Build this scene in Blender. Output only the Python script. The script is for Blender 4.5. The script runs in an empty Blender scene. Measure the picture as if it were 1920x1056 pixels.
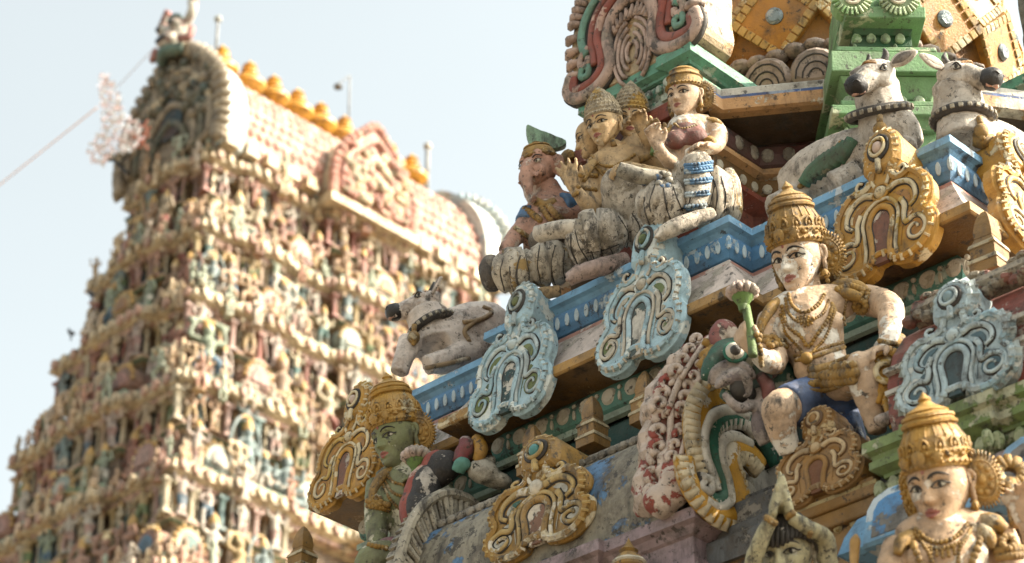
import bpy, bmesh, math, random
from mathutils import Vector, Matrix, Euler, noise
import numpy as np
random.seed(7)
R = math.radians
sc = bpy.context.scene
col = sc.collection
# ------------------------------------------------------------------ camera
F = 4650.0; PITCH = R(31.5); AZ = R(46.4)
CAM = Vector((0, 0, 1.6))
FH = Vector((-math.cos(AZ), math.sin(AZ), 0)); RT = Vector((math.sin(AZ), math.cos(AZ), 0))
FW = FH * math.cos(PITCH) + Vector((0, 0, math.sin(PITCH)))
UP = -FH * math.sin(PITCH) + Vector((0, 0, math.cos(PITCH)))
cd = bpy.data.cameras.new('camera'); cam = bpy.data.objects.new('camera', cd); col.objects.link(cam)
cam.matrix_world = Matrix((RT, UP, -FW)).transposed().to_4x4()
cam.location = CAM
cd.sensor_width = 36; cd.lens = F / 1920 * 36; cd.clip_end = 3000
cd.dof.use_dof = True; cd.dof.focus_distance = 15.3; cd.dof.aperture_fstop = 2.1
sc.camera = cam


def ray(px, py):
    return FW + RT * ((px - 960) / F) + UP * ((528 - py) / F)


def PH(px, py, h):          # point of the place seen at this spot, at horizontal distance h
    d = ray(px, py); return CAM + d * (h / d.dot(FH))


def PY(px, py, y):          # ... on the wall plane y
    d = ray(px, py); return CAM + d * (y / d.y)


def PX(px, py, x):
    d = ray(px, py); return CAM + d * (x / d.x)


# ------------------------------------------------------------------ world and light
SUN_EL, SUN_AZ = R(38), R(34)      # azimuth from +X towards +Y
sd = Vector((math.cos(SUN_EL) * math.cos(SUN_AZ), math.cos(SUN_EL) * math.sin(SUN_AZ), math.sin(SUN_EL)))
w = bpy.data.worlds.new('World'); sc.world = w; w.use_nodes = True
nt = w.node_tree; bg = nt.nodes['Background']
sky = nt.nodes.new('ShaderNodeTexSky'); sky.sky_type = 'NISHITA'; sky.sun_disc = False
sky.sun_elevation = SUN_EL; sky.sun_rotation = R(90) - SUN_AZ
sky.air_density = 1.0; sky.dust_density = 6.0; sky.ozone_density = 1.0
hs = nt.nodes.new('ShaderNodeHueSaturation'); hs.inputs['Saturation'].default_value = 0.28
nt.links.new(sky.outputs[0], hs.inputs['Color'])
ti = nt.nodes.new('ShaderNodeMix'); ti.data_type = 'RGBA'; ti.blend_type = 'MULTIPLY'; ti.inputs[0].default_value = 1; ti.inputs[7].default_value = (.985, 1.03, .965, 1)
hz = nt.nodes.new('ShaderNodeTexNoise'); hz.inputs['Scale'].default_value = 3.0; hz.inputs['Detail'].default_value = 5; hm = nt.nodes.new('ShaderNodeMapRange'); hm.inputs['To Min'].default_value = .95; hm.inputs['To Max'].default_value = 1.12      # thin uneven haze
nt.links.new(hz.outputs['Fac'], hm.inputs['Value']); nt.links.new(hm.outputs['Result'], hs.inputs['Value'])
nt.links.new(hs.outputs[0], ti.inputs[6]); nt.links.new(ti.outputs[2], bg.inputs['Color']); bg.inputs['Strength'].default_value = 0.15
ld = bpy.data.lights.new('sun', 'SUN'); ld.energy = 5.0; ld.angle = R(0.6); ld.color = (1, .86, .68)
lo = bpy.data.objects.new('sun', ld); col.objects.link(lo)
lo.rotation_euler = sd.to_track_quat('Z', 'Y').to_euler(); lo.location = (0, 0, 60)
sc.view_settings.view_transform = 'Standard'; sc.view_settings.look = 'None'
sc.view_settings.exposure = 1.42; sc.view_settings.gamma = 1
sc.render.engine = 'CYCLES'
sc.cycles.max_bounces = 6; sc.cycles.diffuse_bounces = 4


# ------------------------------------------------------------------ materials
def lin(c):
    if isinstance(c, str):
        c = [int(c[i:i + 2], 16) / 255 for i in (0, 2, 4)]
    return tuple(x / 12.92 if x <= .04045 else ((x + .055) / 1.055) ** 2.4 for x in c)


MATS = {}


def tone(c, k=.72, d=.0):      # old limewash: a little greyer and darker than fresh paint
    g = .3 * c[0] + .59 * c[1] + .11 * c[2]
    return tuple((x * (1 - d) + g * d) * k for x in c)


def paint(name, c, peel=None, pa=.0, dirt=.0, crack=.0, rough=.6, s=1.0, chip=.3, rnd=None, bump=1.0, var=.25):
    """weathered limewash or oil paint: flaking to plaster, rain streaks, chips, hairline cracks"""
    if name in MATS: return MATS[name]
    m = bpy.data.materials.new(name); MATS[name] = m; m.use_nodes = True
    n = m.node_tree.nodes; L = m.node_tree.links.new
    b = n['Principled BSDF']; b.inputs['Roughness'].default_value = rough
    b.inputs['Specular IOR Level'].default_value = .35
    tc = n.new('ShaderNodeTexCoord'); oi = n.new('ShaderNodeObjectInfo')
    vadd = n.new('ShaderNodeVectorMath'); vadd.operation = 'ADD'
    vs = n.new('ShaderNodeVectorMath'); vs.operation = 'SCALE'; vs.inputs['Scale'].default_value = 37.0
    cx = n.new('ShaderNodeCombineXYZ'); L(oi.outputs['Random'], cx.inputs[0]); L(oi.outputs['Random'], cx.inputs[1])
    L(cx.outputs[0], vs.inputs[0]); L(tc.outputs['Object'], vadd.inputs[0]); L(vs.outputs[0], vadd.inputs[1])
    co = vadd.outputs[0]

    def nz(scale, det=6, ro=.6, vec=None):
        t = n.new('ShaderNodeTexNoise'); t.inputs['Scale'].default_value = scale; t.inputs['Detail'].default_value = det
        t.inputs['Roughness'].default_value = ro; L(vec or co, t.inputs['Vector']); return t.outputs['Fac']

    def step(v, lo_, hi_):
        r = n.new('ShaderNodeMapRange'); r.inputs['From Min'].default_value = lo_; r.inputs['From Max'].default_value = hi_
        r.clamp = True; L(v, r.inputs['Value']); return r.outputs['Result']

    def mix(f, a, c2):
        x = n.new('ShaderNodeMix'); x.data_type = 'RGBA'
        if hasattr(f, 'links'): L(f, x.inputs[0])
        else: x.inputs[0].default_value = f
        for v, i in ((a, 6), (c2, 7)):
            if hasattr(v, 'links'): L(v, x.inputs[i])
            else: x.inputs[i].default_value = (*v, 1)
        return x.outputs[2]

    def mul(a, k):
        x = n.new('ShaderNodeMath'); x.operation = 'MULTIPLY'; L(a, x.inputs[0])
        if hasattr(k, 'links'): L(k, x.inputs[1])
        else: x.inputs[1].default_value = k
        return x.outputs[0]
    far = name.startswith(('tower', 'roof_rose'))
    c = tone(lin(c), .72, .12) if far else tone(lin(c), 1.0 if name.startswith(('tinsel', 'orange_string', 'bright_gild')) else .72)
    if rnd:
        cr = n.new('ShaderNodeValToRGB'); cr.color_ramp.interpolation = 'CONSTANT'
        e = cr.color_ramp.elements
        for i, cc in enumerate(rnd):
            el = e[i] if i < 2 else e.new(i / len(rnd)); el.position = i / len(rnd); el.color = (*tone(lin(cc), .60, .16), 1)
        L(oi.outputs['Random'], cr.inputs[0]); cur = cr.outputs[0]
        hv = n.new('ShaderNodeHueSaturation'); L(cur, hv.inputs['Color']); L(step(nz(9 * s), .2, .8), hv.inputs['Value']); cur = mix(var * 1.5, cur, hv.outputs[0])
    else:
        v = step(nz(7 * s, 8, .65), .3, .7)
        cur = mix(v, tuple(x * (1 - var) for x in c), tuple(min(1, x * (1 + var * .6)) for x in c))
    # sun bleaching in big patches
    cur = mix(mul(step(nz(1.7 * s, 3), .45, .75), .14), cur, (.46, .43, .38))
    if crack:
        vo = n.new('ShaderNodeTexVoronoi'); vo.feature = 'DISTANCE_TO_EDGE'; vo.inputs['Scale'].default_value = 6 * s
        va = n.new('ShaderNodeVectorMath'); va.operation = 'ADD'; L(co, va.inputs[0])
        nn = n.new('ShaderNodeTexNoise'); nn.inputs['Scale'].default_value = 5 * s; L(co, nn.inputs['Vector'])
        sc_ = n.new('ShaderNodeVectorMath'); sc_.operation = 'SCALE'; sc_.inputs['Scale'].default_value = .25
        L(nn.outputs['Color'], sc_.inputs[0]); L(sc_.outputs[0], va.inputs[1]); L(va.outputs[0], vo.inputs['Vector'])
        ck = step(vo.outputs['Distance'], .025, .0)
        ck = mul(ck, step(nz(2.2 * s, 2), .42, .6))
        cur = mix(mul(ck, crack), cur, (.045, .035, .028))
    bh = nz(55 * s, 5, .7)
    hgt = bh
    if pa > 0:
        th = .66 - .33 * pa
        pm = step(nz(3.2 * s, 12, .68), th, th + .018)
        cur = mix(pm, cur, tone(lin(peel or 'd9d0c2'), .78))
        a = n.new('ShaderNodeMath'); a.operation = 'SUBTRACT'; L(hgt, a.inputs[0]); L(mul(pm, .9), a.inputs[1]); hgt = a.outputs[0]
    if chip > 0:
        th = .80 - .16 * chip
        cm = step(nz(26 * s, 6, .6), th, th + .02)
        cur = mix(cm, cur, tone(lin('cfc6b8'), .8))
        cm2 = step(nz(31 * s, 5, .6), th, th + .03)
        cur = mix(mul(cm2, .85), cur, (.08, .066, .052))
    if dirt > 0:
        mp = n.new('ShaderNodeMapping'); mp.inputs['Scale'].default_value = (1, 1, .22); L(co, mp.inputs['Vector'])
        st = step(nz(11 * s, 8, .7, mp.outputs[0]), .47, .62)
        pt = step(nz(2.6 * s, 6, .65), .55 - .22 * dirt, .66 - .12 * dirt)
        f = mul(st, pt)
        cur = mix(mul(f, .92), cur, (.03, .026, .022))
        gr = step(nz(4.4 * s, 13, .76), .50, .62)
        cur = mix(mul(gr, min(.88, .22 + .75 * dirt)), cur, (.085, .068, .052))
        lk = step(nz(13 * s, 8, .75), .60 - .06 * dirt, .63 - .06 * dirt)
        cur = mix(mul(lk, .85), cur, (.04, .034, .028))
    L(cur, b.inputs['Base Color'])
    rr = step(bh, .2, .9)
    ra = n.new('ShaderNodeMapRange'); ra.inputs['To Min'].default_value = rough - .12; ra.inputs['To Max'].default_value = min(1, rough + .22)
    L(rr, ra.inputs['Value']); L(ra.outputs[0], b.inputs['Roughness'])
    bp = n.new('ShaderNodeBump'); bp.inputs['Strength'].default_value = .7 * bump; bp.inputs['Distance'].default_value = .009
    L(hgt, bp.inputs['Height']); L(bp.outputs[0], b.inputs['Normal'])
    return m


BLUE = lambda: paint('blue_paint', '86b8dc', 'ccd6da', .3, .1, chip=.5)
BLUE_D = lambda: paint('deep_blue_paint', '669bc8', 'bccad2', .28, .14, chip=.4)
DROP = lambda: paint('pale_blue_dabs', 'cfe0e6', '8fb4d0', .3, .1)
PINK = lambda: paint('pink_white_plaster', 'ead8cc', 'bfb4a4', .34, .2, chip=.5, s=1.0)
ROSE = lambda: paint('rose_wash', 'c8907e', 'e0d0c2', .3, .15, chip=.4)
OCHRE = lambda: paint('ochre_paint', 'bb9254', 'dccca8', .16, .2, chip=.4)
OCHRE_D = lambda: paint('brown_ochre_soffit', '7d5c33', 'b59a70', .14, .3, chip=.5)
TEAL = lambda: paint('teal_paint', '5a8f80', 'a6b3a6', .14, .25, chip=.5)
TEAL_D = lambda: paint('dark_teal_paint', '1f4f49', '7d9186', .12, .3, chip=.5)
CREAM = lambda: paint('cream_motif_paint', 'd6ccb6', 'b0a892', .25, .22, chip=.5)
WHITE = lambda: paint('old_white_paint', 'cfc9bc', 'a8a092', .2, .35, chip=.5)
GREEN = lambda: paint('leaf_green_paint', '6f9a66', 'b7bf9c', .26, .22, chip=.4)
GREEN_D = lambda: paint('recess_shade_green', '2b5a38', '7f9a78', .15, .35, chip=.4)
SEAG = lambda: paint('sea_green_paint', '6fa88e', 'b9c2ae', .35, .25, chip=.5)
MOSS = lambda: paint('olive_green_paint', '7b9150', 'b9b99a', .3, .35, chip=.6)
REDP = lambda: paint('brick_red_paint', '8f4b3a', 'c9a898', .25, .35, chip=.5)
ORANGE = lambda: paint('pale_orange_paint', 'd0a06c', 'd9cbb4', .3, .25, chip=.4)
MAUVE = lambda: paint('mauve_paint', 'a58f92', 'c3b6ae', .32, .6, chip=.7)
GREY = lambda: paint('slate_grey_paint', '6d6f70', '9a948a', .2, .5, chip=.6)
CEM = lambda: paint('bare_cement', 'a39a8a', '7e7668', .4, .7, chip=.7)
DARK = lambda: paint('black_contour_paint', '2e2925', '5d5346', .1, .1)
GOLD = lambda: paint('golden_ochre_paint', 'c8953a', 'e2d0a8', .22, .15, rough=.5, chip=.4)
GOLD_P = lambda: paint('pale_gold_edge', 'ead8b0', 'c4a45c', .3, .1, chip=.4)
GOLD_F = lambda: paint('faded_gold_jewellery', 'a9833f', 'cdbb98', .25, .5, chip=.5, s=2)
SKIN = lambda: paint('pale_skin_paint', 'd8b898', 'ece4d6', .35, .24, chip=.4, s=1.3)
SKIN_Y = lambda: paint('yellow_skin_paint', 'd2b183', 'dccbb0', .15, .3, chip=.35, s=1.5)
SKIN_P = lambda: paint('pink_skin_paint', 'c99a84', 'd8c3b2', .3, .4, chip=.4, s=1.5)
SKIN_G = lambda: paint('green_skin_paint', '878a60', 'd3ccb0', .36, .34, chip=.4, s=1.2)
SKIN_T = lambda: paint('bust_skin_paint', 'd2ae8a', 'e6d8c4', .26, .27, chip=.35, s=1.4)
SKIN_W = lambda: paint('olive_pale_skin_paint', 'bdb38c', 'd0c8b0', .25, .6, chip=.5, s=1.5)
STONE = lambda: paint('cracked_white_plaster', 'dcd0be', 'a39886', .28, .55, crack=1.0, chip=.6, s=1.4)
HIDE = lambda: paint('grey_white_hide', 'd6cabb', 'b9ad9d', .32, .3, crack=.5, chip=.6, s=1.4)
EYEW = lambda: paint('eye_white', 'd9d4c4', chip=0)
INK = lambda: paint('ink_black', '241f1c', chip=.1, rough=.4)
LIP = lambda: paint('lip_red', 'a5665a', chip=.1)
NAVY = lambda: paint('navy_cloth_paint', '3d5884', 'c4c8cc', .24, .15, chip=.6, s=1.5)
SKYB = lambda: paint('sky_blue_carving', 'b6d4de', 'e2e6de', .35, .08, chip=.5, s=1.3)
STONEP = lambda: paint('petal_pink_stone', 'b5a193', '9a8b7c', .3, .5, chip=.5)

# ------------------------------------------------------------------ object helpers
BASE = {}


def thing(name, label, cat, loc=(0, 0, 0), group=None, kind=None):
    o = bpy.data.objects.new(name, None); col.objects.link(o); o.location = loc; o.empty_display_size = .1
    if label: o['label'] = label
    if cat: o['category'] = cat
    if group: o['group'] = group
    if kind: o['kind'] = kind
    BASE[o] = Vector(loc); return o


def dup(root, loc=None, rotz=None, label=None, group=None, mat=None):
    c = root.copy(); col.objects.link(c)
    if loc is not None: c.location = loc
    if rotz is not None: c.rotation_euler.z = rotz
    if label: c['label'] = label
    if group: c['group'] = group
    for ch in list(root.children):
        d = ch.copy(); col.objects.link(d); d.parent = c
        for g in list(ch.children):
            e = g.copy(); col.objects.link(e); e.parent = d
    return c


def cr(pts, k=6):
    """catmull-rom through points (+ radii as 4th)"""
    P = [np.array(p, float) for p in pts]
    if len(P) < 3: 
        return [P[0] * (1 - t) + P[-1] * t for t in np.linspace(0, 1, k + 1)]
    P = [2 * P[0] - P[1]] + P + [2 * P[-1] - P[-2]]
    out = []
    for i in range(1, len(P) - 2):
        a, b, c, d = P[i - 1:i + 3]
        for j in range(k):
            t = j / k
            out.append(.5 * ((2 * b) + (c - a) * t + (2 * a - 5 * b + 4 * c - d) * t * t + (3 * b - a - 3 * c + d) * t ** 3))
    out.append(P[-2]); return out


class MB:
    def __init__(s): s.v = []; s.f = []; s.m = []; s.T = None

    def add(s, vs, fs, m=0):
        o = len(s.v)
        if s.T is not None: vs = [s.T @ Vector(v) for v in vs]
        s.v += [tuple(v) for v in vs]; s.f += [tuple(i + o for i in f) for f in fs]; s.m += [m] * len(fs)

    def box(s, c, d, m=0, rz=0, M=None):
        c = Vector(c); Rm = M or Matrix.Rotation(rz, 3, 'Z')
        vs = [c + Rm @ Vector((x * d[0] / 2, y * d[1] / 2, z * d[2] / 2)) for z in (-1, 1) for y in (-1, 1) for x in (-1, 1)]
        s.add(vs, [(0, 2, 3, 1), (4, 5, 7, 6), (0, 1, 5, 4), (2, 6, 7, 3), (0, 4, 6, 2), (1, 3, 7, 5)], m)

    def frus(s, c, d0, d1, h, m=0, rz=0):        # square frustum standing on c
        c = Vector(c); Rm = Matrix.Rotation(rz, 3, 'Z')
        vs = []
        for d, z in ((d0, 0), (d1, h)):
            vs += [c + Rm @ Vector((x * d[0] / 2, y * d[1] / 2, z)) for x, y in ((-1, -1), (1, -1), (1, 1), (-1, 1))]
        s.add(vs, [(3, 2, 1, 0), (4, 5, 6, 7)] + [(i, (i + 1) % 4, (i + 1) % 4 + 4, i + 4) for i in range(4)], m)

    def tube(s, pts, r=.02, n=8, m=0, closed=False, k=5, flat=1.0, nrm=None, raw=False):
        """pts: (x,y,z) or (x,y,z,r)"""
        pts = [tuple(p) + ((r,) if len(p) == 3 else ()) for p in pts]
        if not raw and len(pts) > 2 and k > 1:
            if closed: pts = pts + [pts[0]]
            pts = cr(pts, k)
            if closed: pts = pts[:-1]
        P = [Vector(p[:3]) for p in pts]; rs = [float(p[3]) for p in pts]; N = len(P)
        vs = []; up = None
        for i in range(N):
            a = P[i - 1] if (i > 0 or closed) else P[i]; b = P[(i + 1) % N] if (i < N - 1 or closed) else P[i]
            t = (b - a)
            t = t.normalized() if t.length > 1e-9 else Vector((0, 0, 1))
            if nrm is not None: u = Vector(nrm)
            elif up is None: u = Vector((0, 0, 1)) if abs(t.z) < .9 else Vector((1, 0, 0))
            else: u = up
            u = u - t * u.dot(t)
            if u.length < 1e-6: u = t.orthogonal()
            u.normalize(); up = u; w_ = t.cross(u)
            for j in range(n):
                q = 2 * math.pi * (j + .5) / n
                vs.append(P[i] + (u * (math.sin(q) * flat) + w_ * math.cos(q)) * rs[i])
        fs = [(i * n + j, i * n + (j + 1) % n, ((i + 1) % N) * n + (j + 1) % n, ((i + 1) % N) * n + j)
              for i in range(N if closed else N - 1) for j in range(n)]
        if not closed:
            c0 = len(vs); vs += [P[0] , P[-1]]
            fs += [(c0, (j + 1) % n, j) for j in range(n)] + [(c0 + 1, (N - 1) * n + j, (N - 1) * n + (j + 1) % n) for j in range(n)]
        s.add(vs, fs, m)

    def ell(s, c, r, m=0, M=None, n=12, k=8):
        if not hasattr(r, '__len__'): r = (r, r, r)
        c = Vector(c); vs = []; fs = []
        for i in range(k + 1):
            t = math.pi * i / k
            for j in range(n):
                a = 2 * math.pi * j / n
                p = Vector((r[0] * math.sin(t) * math.cos(a), r[1] * math.sin(t) * math.sin(a), r[2] * math.cos(t)))
                vs.append(c + (M @ p if M else p))
        for i in range(k):
            for j in range(n):
                fs.append((i * n + j, (i + 1) * n + j, (i + 1) * n + (j + 1) % n, i * n + (j + 1) % n))
        s.add(vs, fs, m)

    def lathe(s, c, prof, n=16, m=0, M=None, ph=0, mats=None):
        c = Vector(c); vs = []; K = len(prof)
        for r_, z in prof:
            for j in range(n):
                a = 2 * math.pi * (j + ph) / n; p = Vector((r_ * math.cos(a), r_ * math.sin(a), z)); vs.append(c + (M @ p if M else p))
        for i in range(K - 1):
            s.add(vs[i * n:(i + 2) * n], [(j, (j + 1) % n, n + (j + 1) % n, n + j) for j in range(n)], mats[i] if mats else m)
        s.add(vs[:n], [tuple(range(n - 1, -1, -1))], mats[0] if mats else m)
        s.add(vs[-n:], [tuple(range(n))], mats[-1] if mats else m)

    def slab(s, out, d0, d1, M, m=0, bev=.0, ms=None):
        """outline [(u,v)] extruded from depth d0 (back) to d1 (front); M maps (u,v,depth) to the place"""
        n = len(out); ms = m if ms is None else ms
        cen = Vector((sum(p[0] for p in out) / n, sum(p[1] for p in out) / n))
        area = sum(out[i][0] * out[(i + 1) % n][1] - out[(i + 1) % n][0] * out[i][1] for i in range(n))
        o = list(out) if area > 0 else list(out)[::-1]
        ins = []
        for i in range(n):
            a, b, c = Vector(o[i - 1]), Vector(o[i]), Vector(o[(i + 1) % n])
            t = (c - a)
            nr = Vector((-t.y, t.x)).normalized() if t.length > 1e-9 else Vector((0, 0))
            ins.append(b + nr * bev)
        vs = [M @ Vector((p[0], p[1], d0)) for p in o] + [M @ Vector((p[0], p[1], d1 - bev)) for p in o] + [M @ Vector((p.x, p.y, d1)) for p in ins]
        fs = [(i, (i + 1) % n, n + (i + 1) % n, n + i) for i in range(n)]
        s.add(vs, fs, ms)
        s.add(vs, [(n + i, n + (i + 1) % n, 2 * n + (i + 1) % n, 2 * n + i) for i in range(n)] + [tuple(range(2 * n, 3 * n))], m)
        s.add(vs, [tuple(range(n - 1, -1, -1))], ms)

    def sweep(s, path, prof, m=0, closed=False, mats=None, jit=0):
        """plan path [(x,y)] (outward = right of travel), profile [(offset,z)]"""
        n = len(path); nr = []
        for i in range(n):
            def seg(a, b):
                d = Vector((path[b][0] - path[a][0], path[b][1] - path[a][1])); d.normalize(); return Vector((d.y, -d.x))
            n0 = seg(i - 1, i) if (i > 0 or closed) else seg(i, i + 1)
            n1 = seg(i, (i + 1) % n) if (i < n - 1 or closed) else n0
            if i == 0 and not closed: n0 = n1
            k = 1 + n0.dot(n1)
            nr.append((n0 + n1) / max(k, .2))
        vs = []
        for o_, z in prof:
            for i in range(n):
                vs.append((path[i][0] + nr[i].x * o_, path[i][1] + nr[i].y * o_, z))
        for a in range(len(prof) - 1):
            fs = [(a * n + i, (a + 1) * n + i, (a + 1) * n + (i + 1) % n, a * n + (i + 1) % n) for i in range(n if closed else n - 1)]
            s.add(vs, fs, mats[a] if mats else m)
        if not closed:
            K = len(prof)
            s.add(vs, [tuple(a * n for a in range(K))], m); s.add(vs, [tuple(a * n + n - 1 for a in range(K - 1, -1, -1))], m)

    def mesh(s, name, off=Vector()):
        me = bpy.data.meshes.new(name)
        me.from_pydata([tuple(Vector(v) - off) for v in s.v], [], s.f); me.update(); return me

    def build(s, name, mats, parent=None, smooth=False, bevel=0, vox=0, sm=0, label=None, rec=True):
        if not isinstance(mats, (list, tuple)): mats = [mats]
        off = BASE.get(parent, Vector()) if parent else Vector()
        me = s.mesh(name, off)
        for x in mats: me.materials.append(x)
        if len(mats) > 1: me.polygons.foreach_set('material_index', s.m)
        if rec:
            bm = bmesh.new(); bm.from_mesh(me); bmesh.ops.recalc_face_normals(bm, faces=bm.faces); bm.to_mesh(me); bm.free()
        o = bpy.data.objects.new(name, me); col.objects.link(o)
        if vox:
            md = o.modifiers.new('r', 'REMESH'); md.mode = 'VOXEL'; md.voxel_size = vox; md.use_smooth_shade = True
            if sm:
                q = o.modifiers.new('s', 'SMOOTH'); q.iterations = sm; q.factor = .5
            dg = bpy.context.evaluated_depsgraph_get()
            nm = bpy.data.meshes.new_from_object(o.evaluated_get(dg)); o.modifiers.clear(); o.data = nm
            nm.name = name
            smooth = True
            if not nm.materials:
                nm.materials.append(mats[0])
        if (parent is not None and not off.length > 30 and parent.name.split('.')[0] not in ('shrine_tower',)):
            vv = o.data.vertices; a_ = .0035 if not vox else .0
            nn = [v.normal.copy() for v in vv] if vox else None
            for i_, v in enumerate(vv):
                p_ = v.co + off
                if vox: v.co = v.co + nn[i_] * (noise.noise(p_ * 26) * .0035 + noise.noise(p_ * 70) * .0022)
                else: v.co = v.co + noise.noise_vector(p_ * 16) * a_
        if smooth:
            o.data.polygons.foreach_set('use_smooth', [True] * len(o.data.polygons))
        if bevel:
            md = o.modifiers.new('b', 'BEVEL'); md.width = bevel; md.segments = 2; md.limit_method = 'ANGLE'; md.angle_limit = R(40)
        if parent: o.parent = parent; BASE[o] = off
        if label: o['label'] = label
        return o


def stag(o, **k):
    for a, b in k.items(): o[a] = b
    return o


# ------------------------------------------------------------------ the ground
g = MB(); g.add([(-900, -900, 0), (900, -900, 0), (900, 900, 0), (-900, 900, 0)], [(0, 1, 2, 3)])
stag(g.build('ground', paint('dusty_paving', '9a8f7e', '8a8072', .4, .4, s=.3), rec=False), kind='structure')

# ------------------------------------------------------------------ the shrine tower in front
X0, Y0 = -8.79, 12.77
HB, HC, PR = 2.5, 1.036, .22


def plan(h, hc, pr, x0=X0, y0=Y0):
    """square plan with a projecting centre bay on each side, counter-clockwise"""
    p = []
    for k in range(4):
        for u, v in ((-h, -h), (-hc, -h), (-hc, -h - pr), (hc, -h - pr), (hc, -h)):
            c, s_ = ((1, 0), (0, 1), (-1, 0), (0, -1))[k]
            p.append((x0 + u * c - v * s_, y0 + u * s_ + v * c))
    return p


PL = plan(HB, HC, PR)
temple = thing('shrine_tower', 'near weathered shrine tower with blue, ochre, teal and mauve stepped cornices under a gold dome', 'temple tower', (X0, Y0, 0))
# core masses
m = MB()
m.box((X0, Y0, 8.55), (4.7, 4.7, 2.4)); m.box((X0, Y0, 4.5), (6.0, 6.0, 5.8)); m.box((X0, Y0, .8), (8.4, 8.4, 1.6)); m.box((X0,Y0,2.2),(7.4,7.4,1.2))
m.build('core_wall', CEM(), temple, bevel=.02)


def along(path, step, off=0, start=.5):
    """points with outward normals spaced along the visible sides of a closed plan"""
    out = []
    n = len(path)
    for i in range(n):
        a, b = Vector(path[i]), Vector(path[(i + 1) % n]); d = b - a; l = d.length; d.normalize(); nr = Vector((d.y, -d.x))
        if nr.y > .5 or nr.x < -.5: continue
        k = max(1, round(l / step))
        if l < step * .6: k = 1 if l > step * .35 else 0
        for j in range(k):
            p = a + d * (l * (j + .5) / k)
            out.append((p + nr * off, d, nr, l / k))
    return out


def frame(p, d, nr, z, up=(0, 0, 1)):
    """matrix mapping (along, up, out) to the place"""
    u = Vector((d[0], d[1], 0)); n3 = Vector((nr[0], nr[1], 0))
    return Matrix((u, Vector(up), n3)).transposed().to_4x4() if p is None else Matrix.Translation((p[0], p[1], z)) @ Matrix((u, Vector(up), n3)).transposed().to_4x4()


def ellplate(mb, M, u, v, a, b, t, m=0, n=12):
    mb.slab([(u + a * math.cos(2 * math.pi * i / n), v + b * math.sin(2 * math.pi * i / n)) for i in range(n)], -.004, t, M, m, bev=min(t * .7, min(a,b)*.3))


# blue cornice
m = MB()
m.sweep(PL, [(-.5, 9.83), (0, 9.815), (.004, 9.762), (-.03, 9.752), (-.055, 9.722)], closed=True)
m.build('cornice', BLUE(), temple, bevel=.006)
m = MB()
m.sweep(PL, [(-.08, 9.724), (-.038, 9.712), (-.032, 9.68), (-.045, 9.62), (-.075, 9.575), (-.12, 9.562)], 0, True)
for p, d, nr, l in along(PL, .082, -.036):
    M = frame(p, d, nr, 9.648)
    ellplate(m, M, 0, 0, .019, .048, .006, 1, 10)
m.build('moulding', [BLUE_D(), DROP()], temple, smooth=False, label='blue roll moulding painted with a row of pale upright dabs')
# curved eave (kapota): pink to white plaster
m = MB()
pr = [(-.13, 9.575), (-.06, 9.545), (-.035, 9.50), (0.02, 9.40), (.085, 9.28), (.165, 9.17), (.185, 9.166)]
m.sweep(PL, pr, 0, True, mats=[1, 1, 0, 0, 0, 0])
m.build('eave', [PINK(), ROSE()], temple, bevel=.004)
m = MB()
m.sweep(PL, [(.14, 9.172), (.205, 9.165), (.21, 9.105), (.195, 9.092)], 0, True)
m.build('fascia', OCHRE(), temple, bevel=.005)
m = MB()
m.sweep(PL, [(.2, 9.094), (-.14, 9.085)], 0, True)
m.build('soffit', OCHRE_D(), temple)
# teal roll with discs and beads
m = MB()
m.sweep(PL, [(-.16, 9.086), (-.09, 9.07), (-.05, 9.02), (-.035, 8.95), (-.05, 8.885), (-.10, 8.84)], 0, True)
for p, d, nr, l in along(PL, .19, -.05):
    M = frame(p, d, nr, 8.965, )
    ellplate(m, M, 0, 0, .062, .058, .022, 1, 14)
    for zz, a, b in ((-.03, .014, .034), (.03, .016, .016)):
        ellplate(m, M, l * .5, zz, a, b, .022, 1, 8)
m.build('moulding', [TEAL(), CREAM()], temple, label='teal roll moulding painted with cream discs and beads')
m = MB()
m.sweep(PL, [(-.12, 8.845), (-.03, 8.84), (-.03, 8.80), (-.06, 8.79)], 0, True)
m.build('fillet', paint('pale_green_fillet', 'a9bba6', '6f8d7c', .3, .4, chip=.5), temple, bevel=.004)
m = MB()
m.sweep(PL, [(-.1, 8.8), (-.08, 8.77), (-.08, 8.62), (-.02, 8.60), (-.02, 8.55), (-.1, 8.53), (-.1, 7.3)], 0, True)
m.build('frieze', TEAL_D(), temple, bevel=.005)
# top deck behind the blue cornice
m = MB(); m.box((X0, Y0, 9.6), (4.6, 4.6, .4)); m.build('deck', CEM(), temple)

# ------------------------------------------------------------------ lower storey: ledges that carry the miniature shrines
m = MB(); SX = 1.17; SY = 9.43
zt = 7.585
def rectpath(x0, x1, y0, y1): return [(x0, y0), (x1, y0), (x1, y1), (x0, y1)]
sp = [(X0 - SX, SY), (X0 - .62, SY), (X0 - .62, SY - .05), (X0 + .52, SY - .05), (X0 + .52, SY), (X0 + SX, SY), (X0 + SX, 10.5), (X0 - SX, 10.5)]
m.sweep(sp, [(-.04, zt), (0, zt), (.004, zt - .07), (-.03, zt - .085), (-.06, zt - .12), (-.10, zt - .14), (-.115, zt - .19), (-.10, zt - .23), (-.07, zt - .25), (-.07, zt - .33), (-.2, zt - .35), (-.2, zt - 1.5)], 0, True)
m.box((X0, (SY + 10.5) / 2, zt - .2), (2 * SX - .16, 10.5 - SY - .16, .394))
m.build('ledge', MAUVE(), temple, bevel=.006, label='mauve painted ledge with stepped mouldings')
m = MB()     # slate steps in the recess
rp = rectpath(X0 + SX - .15, -6.3, 9.62, 10.9)
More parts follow.
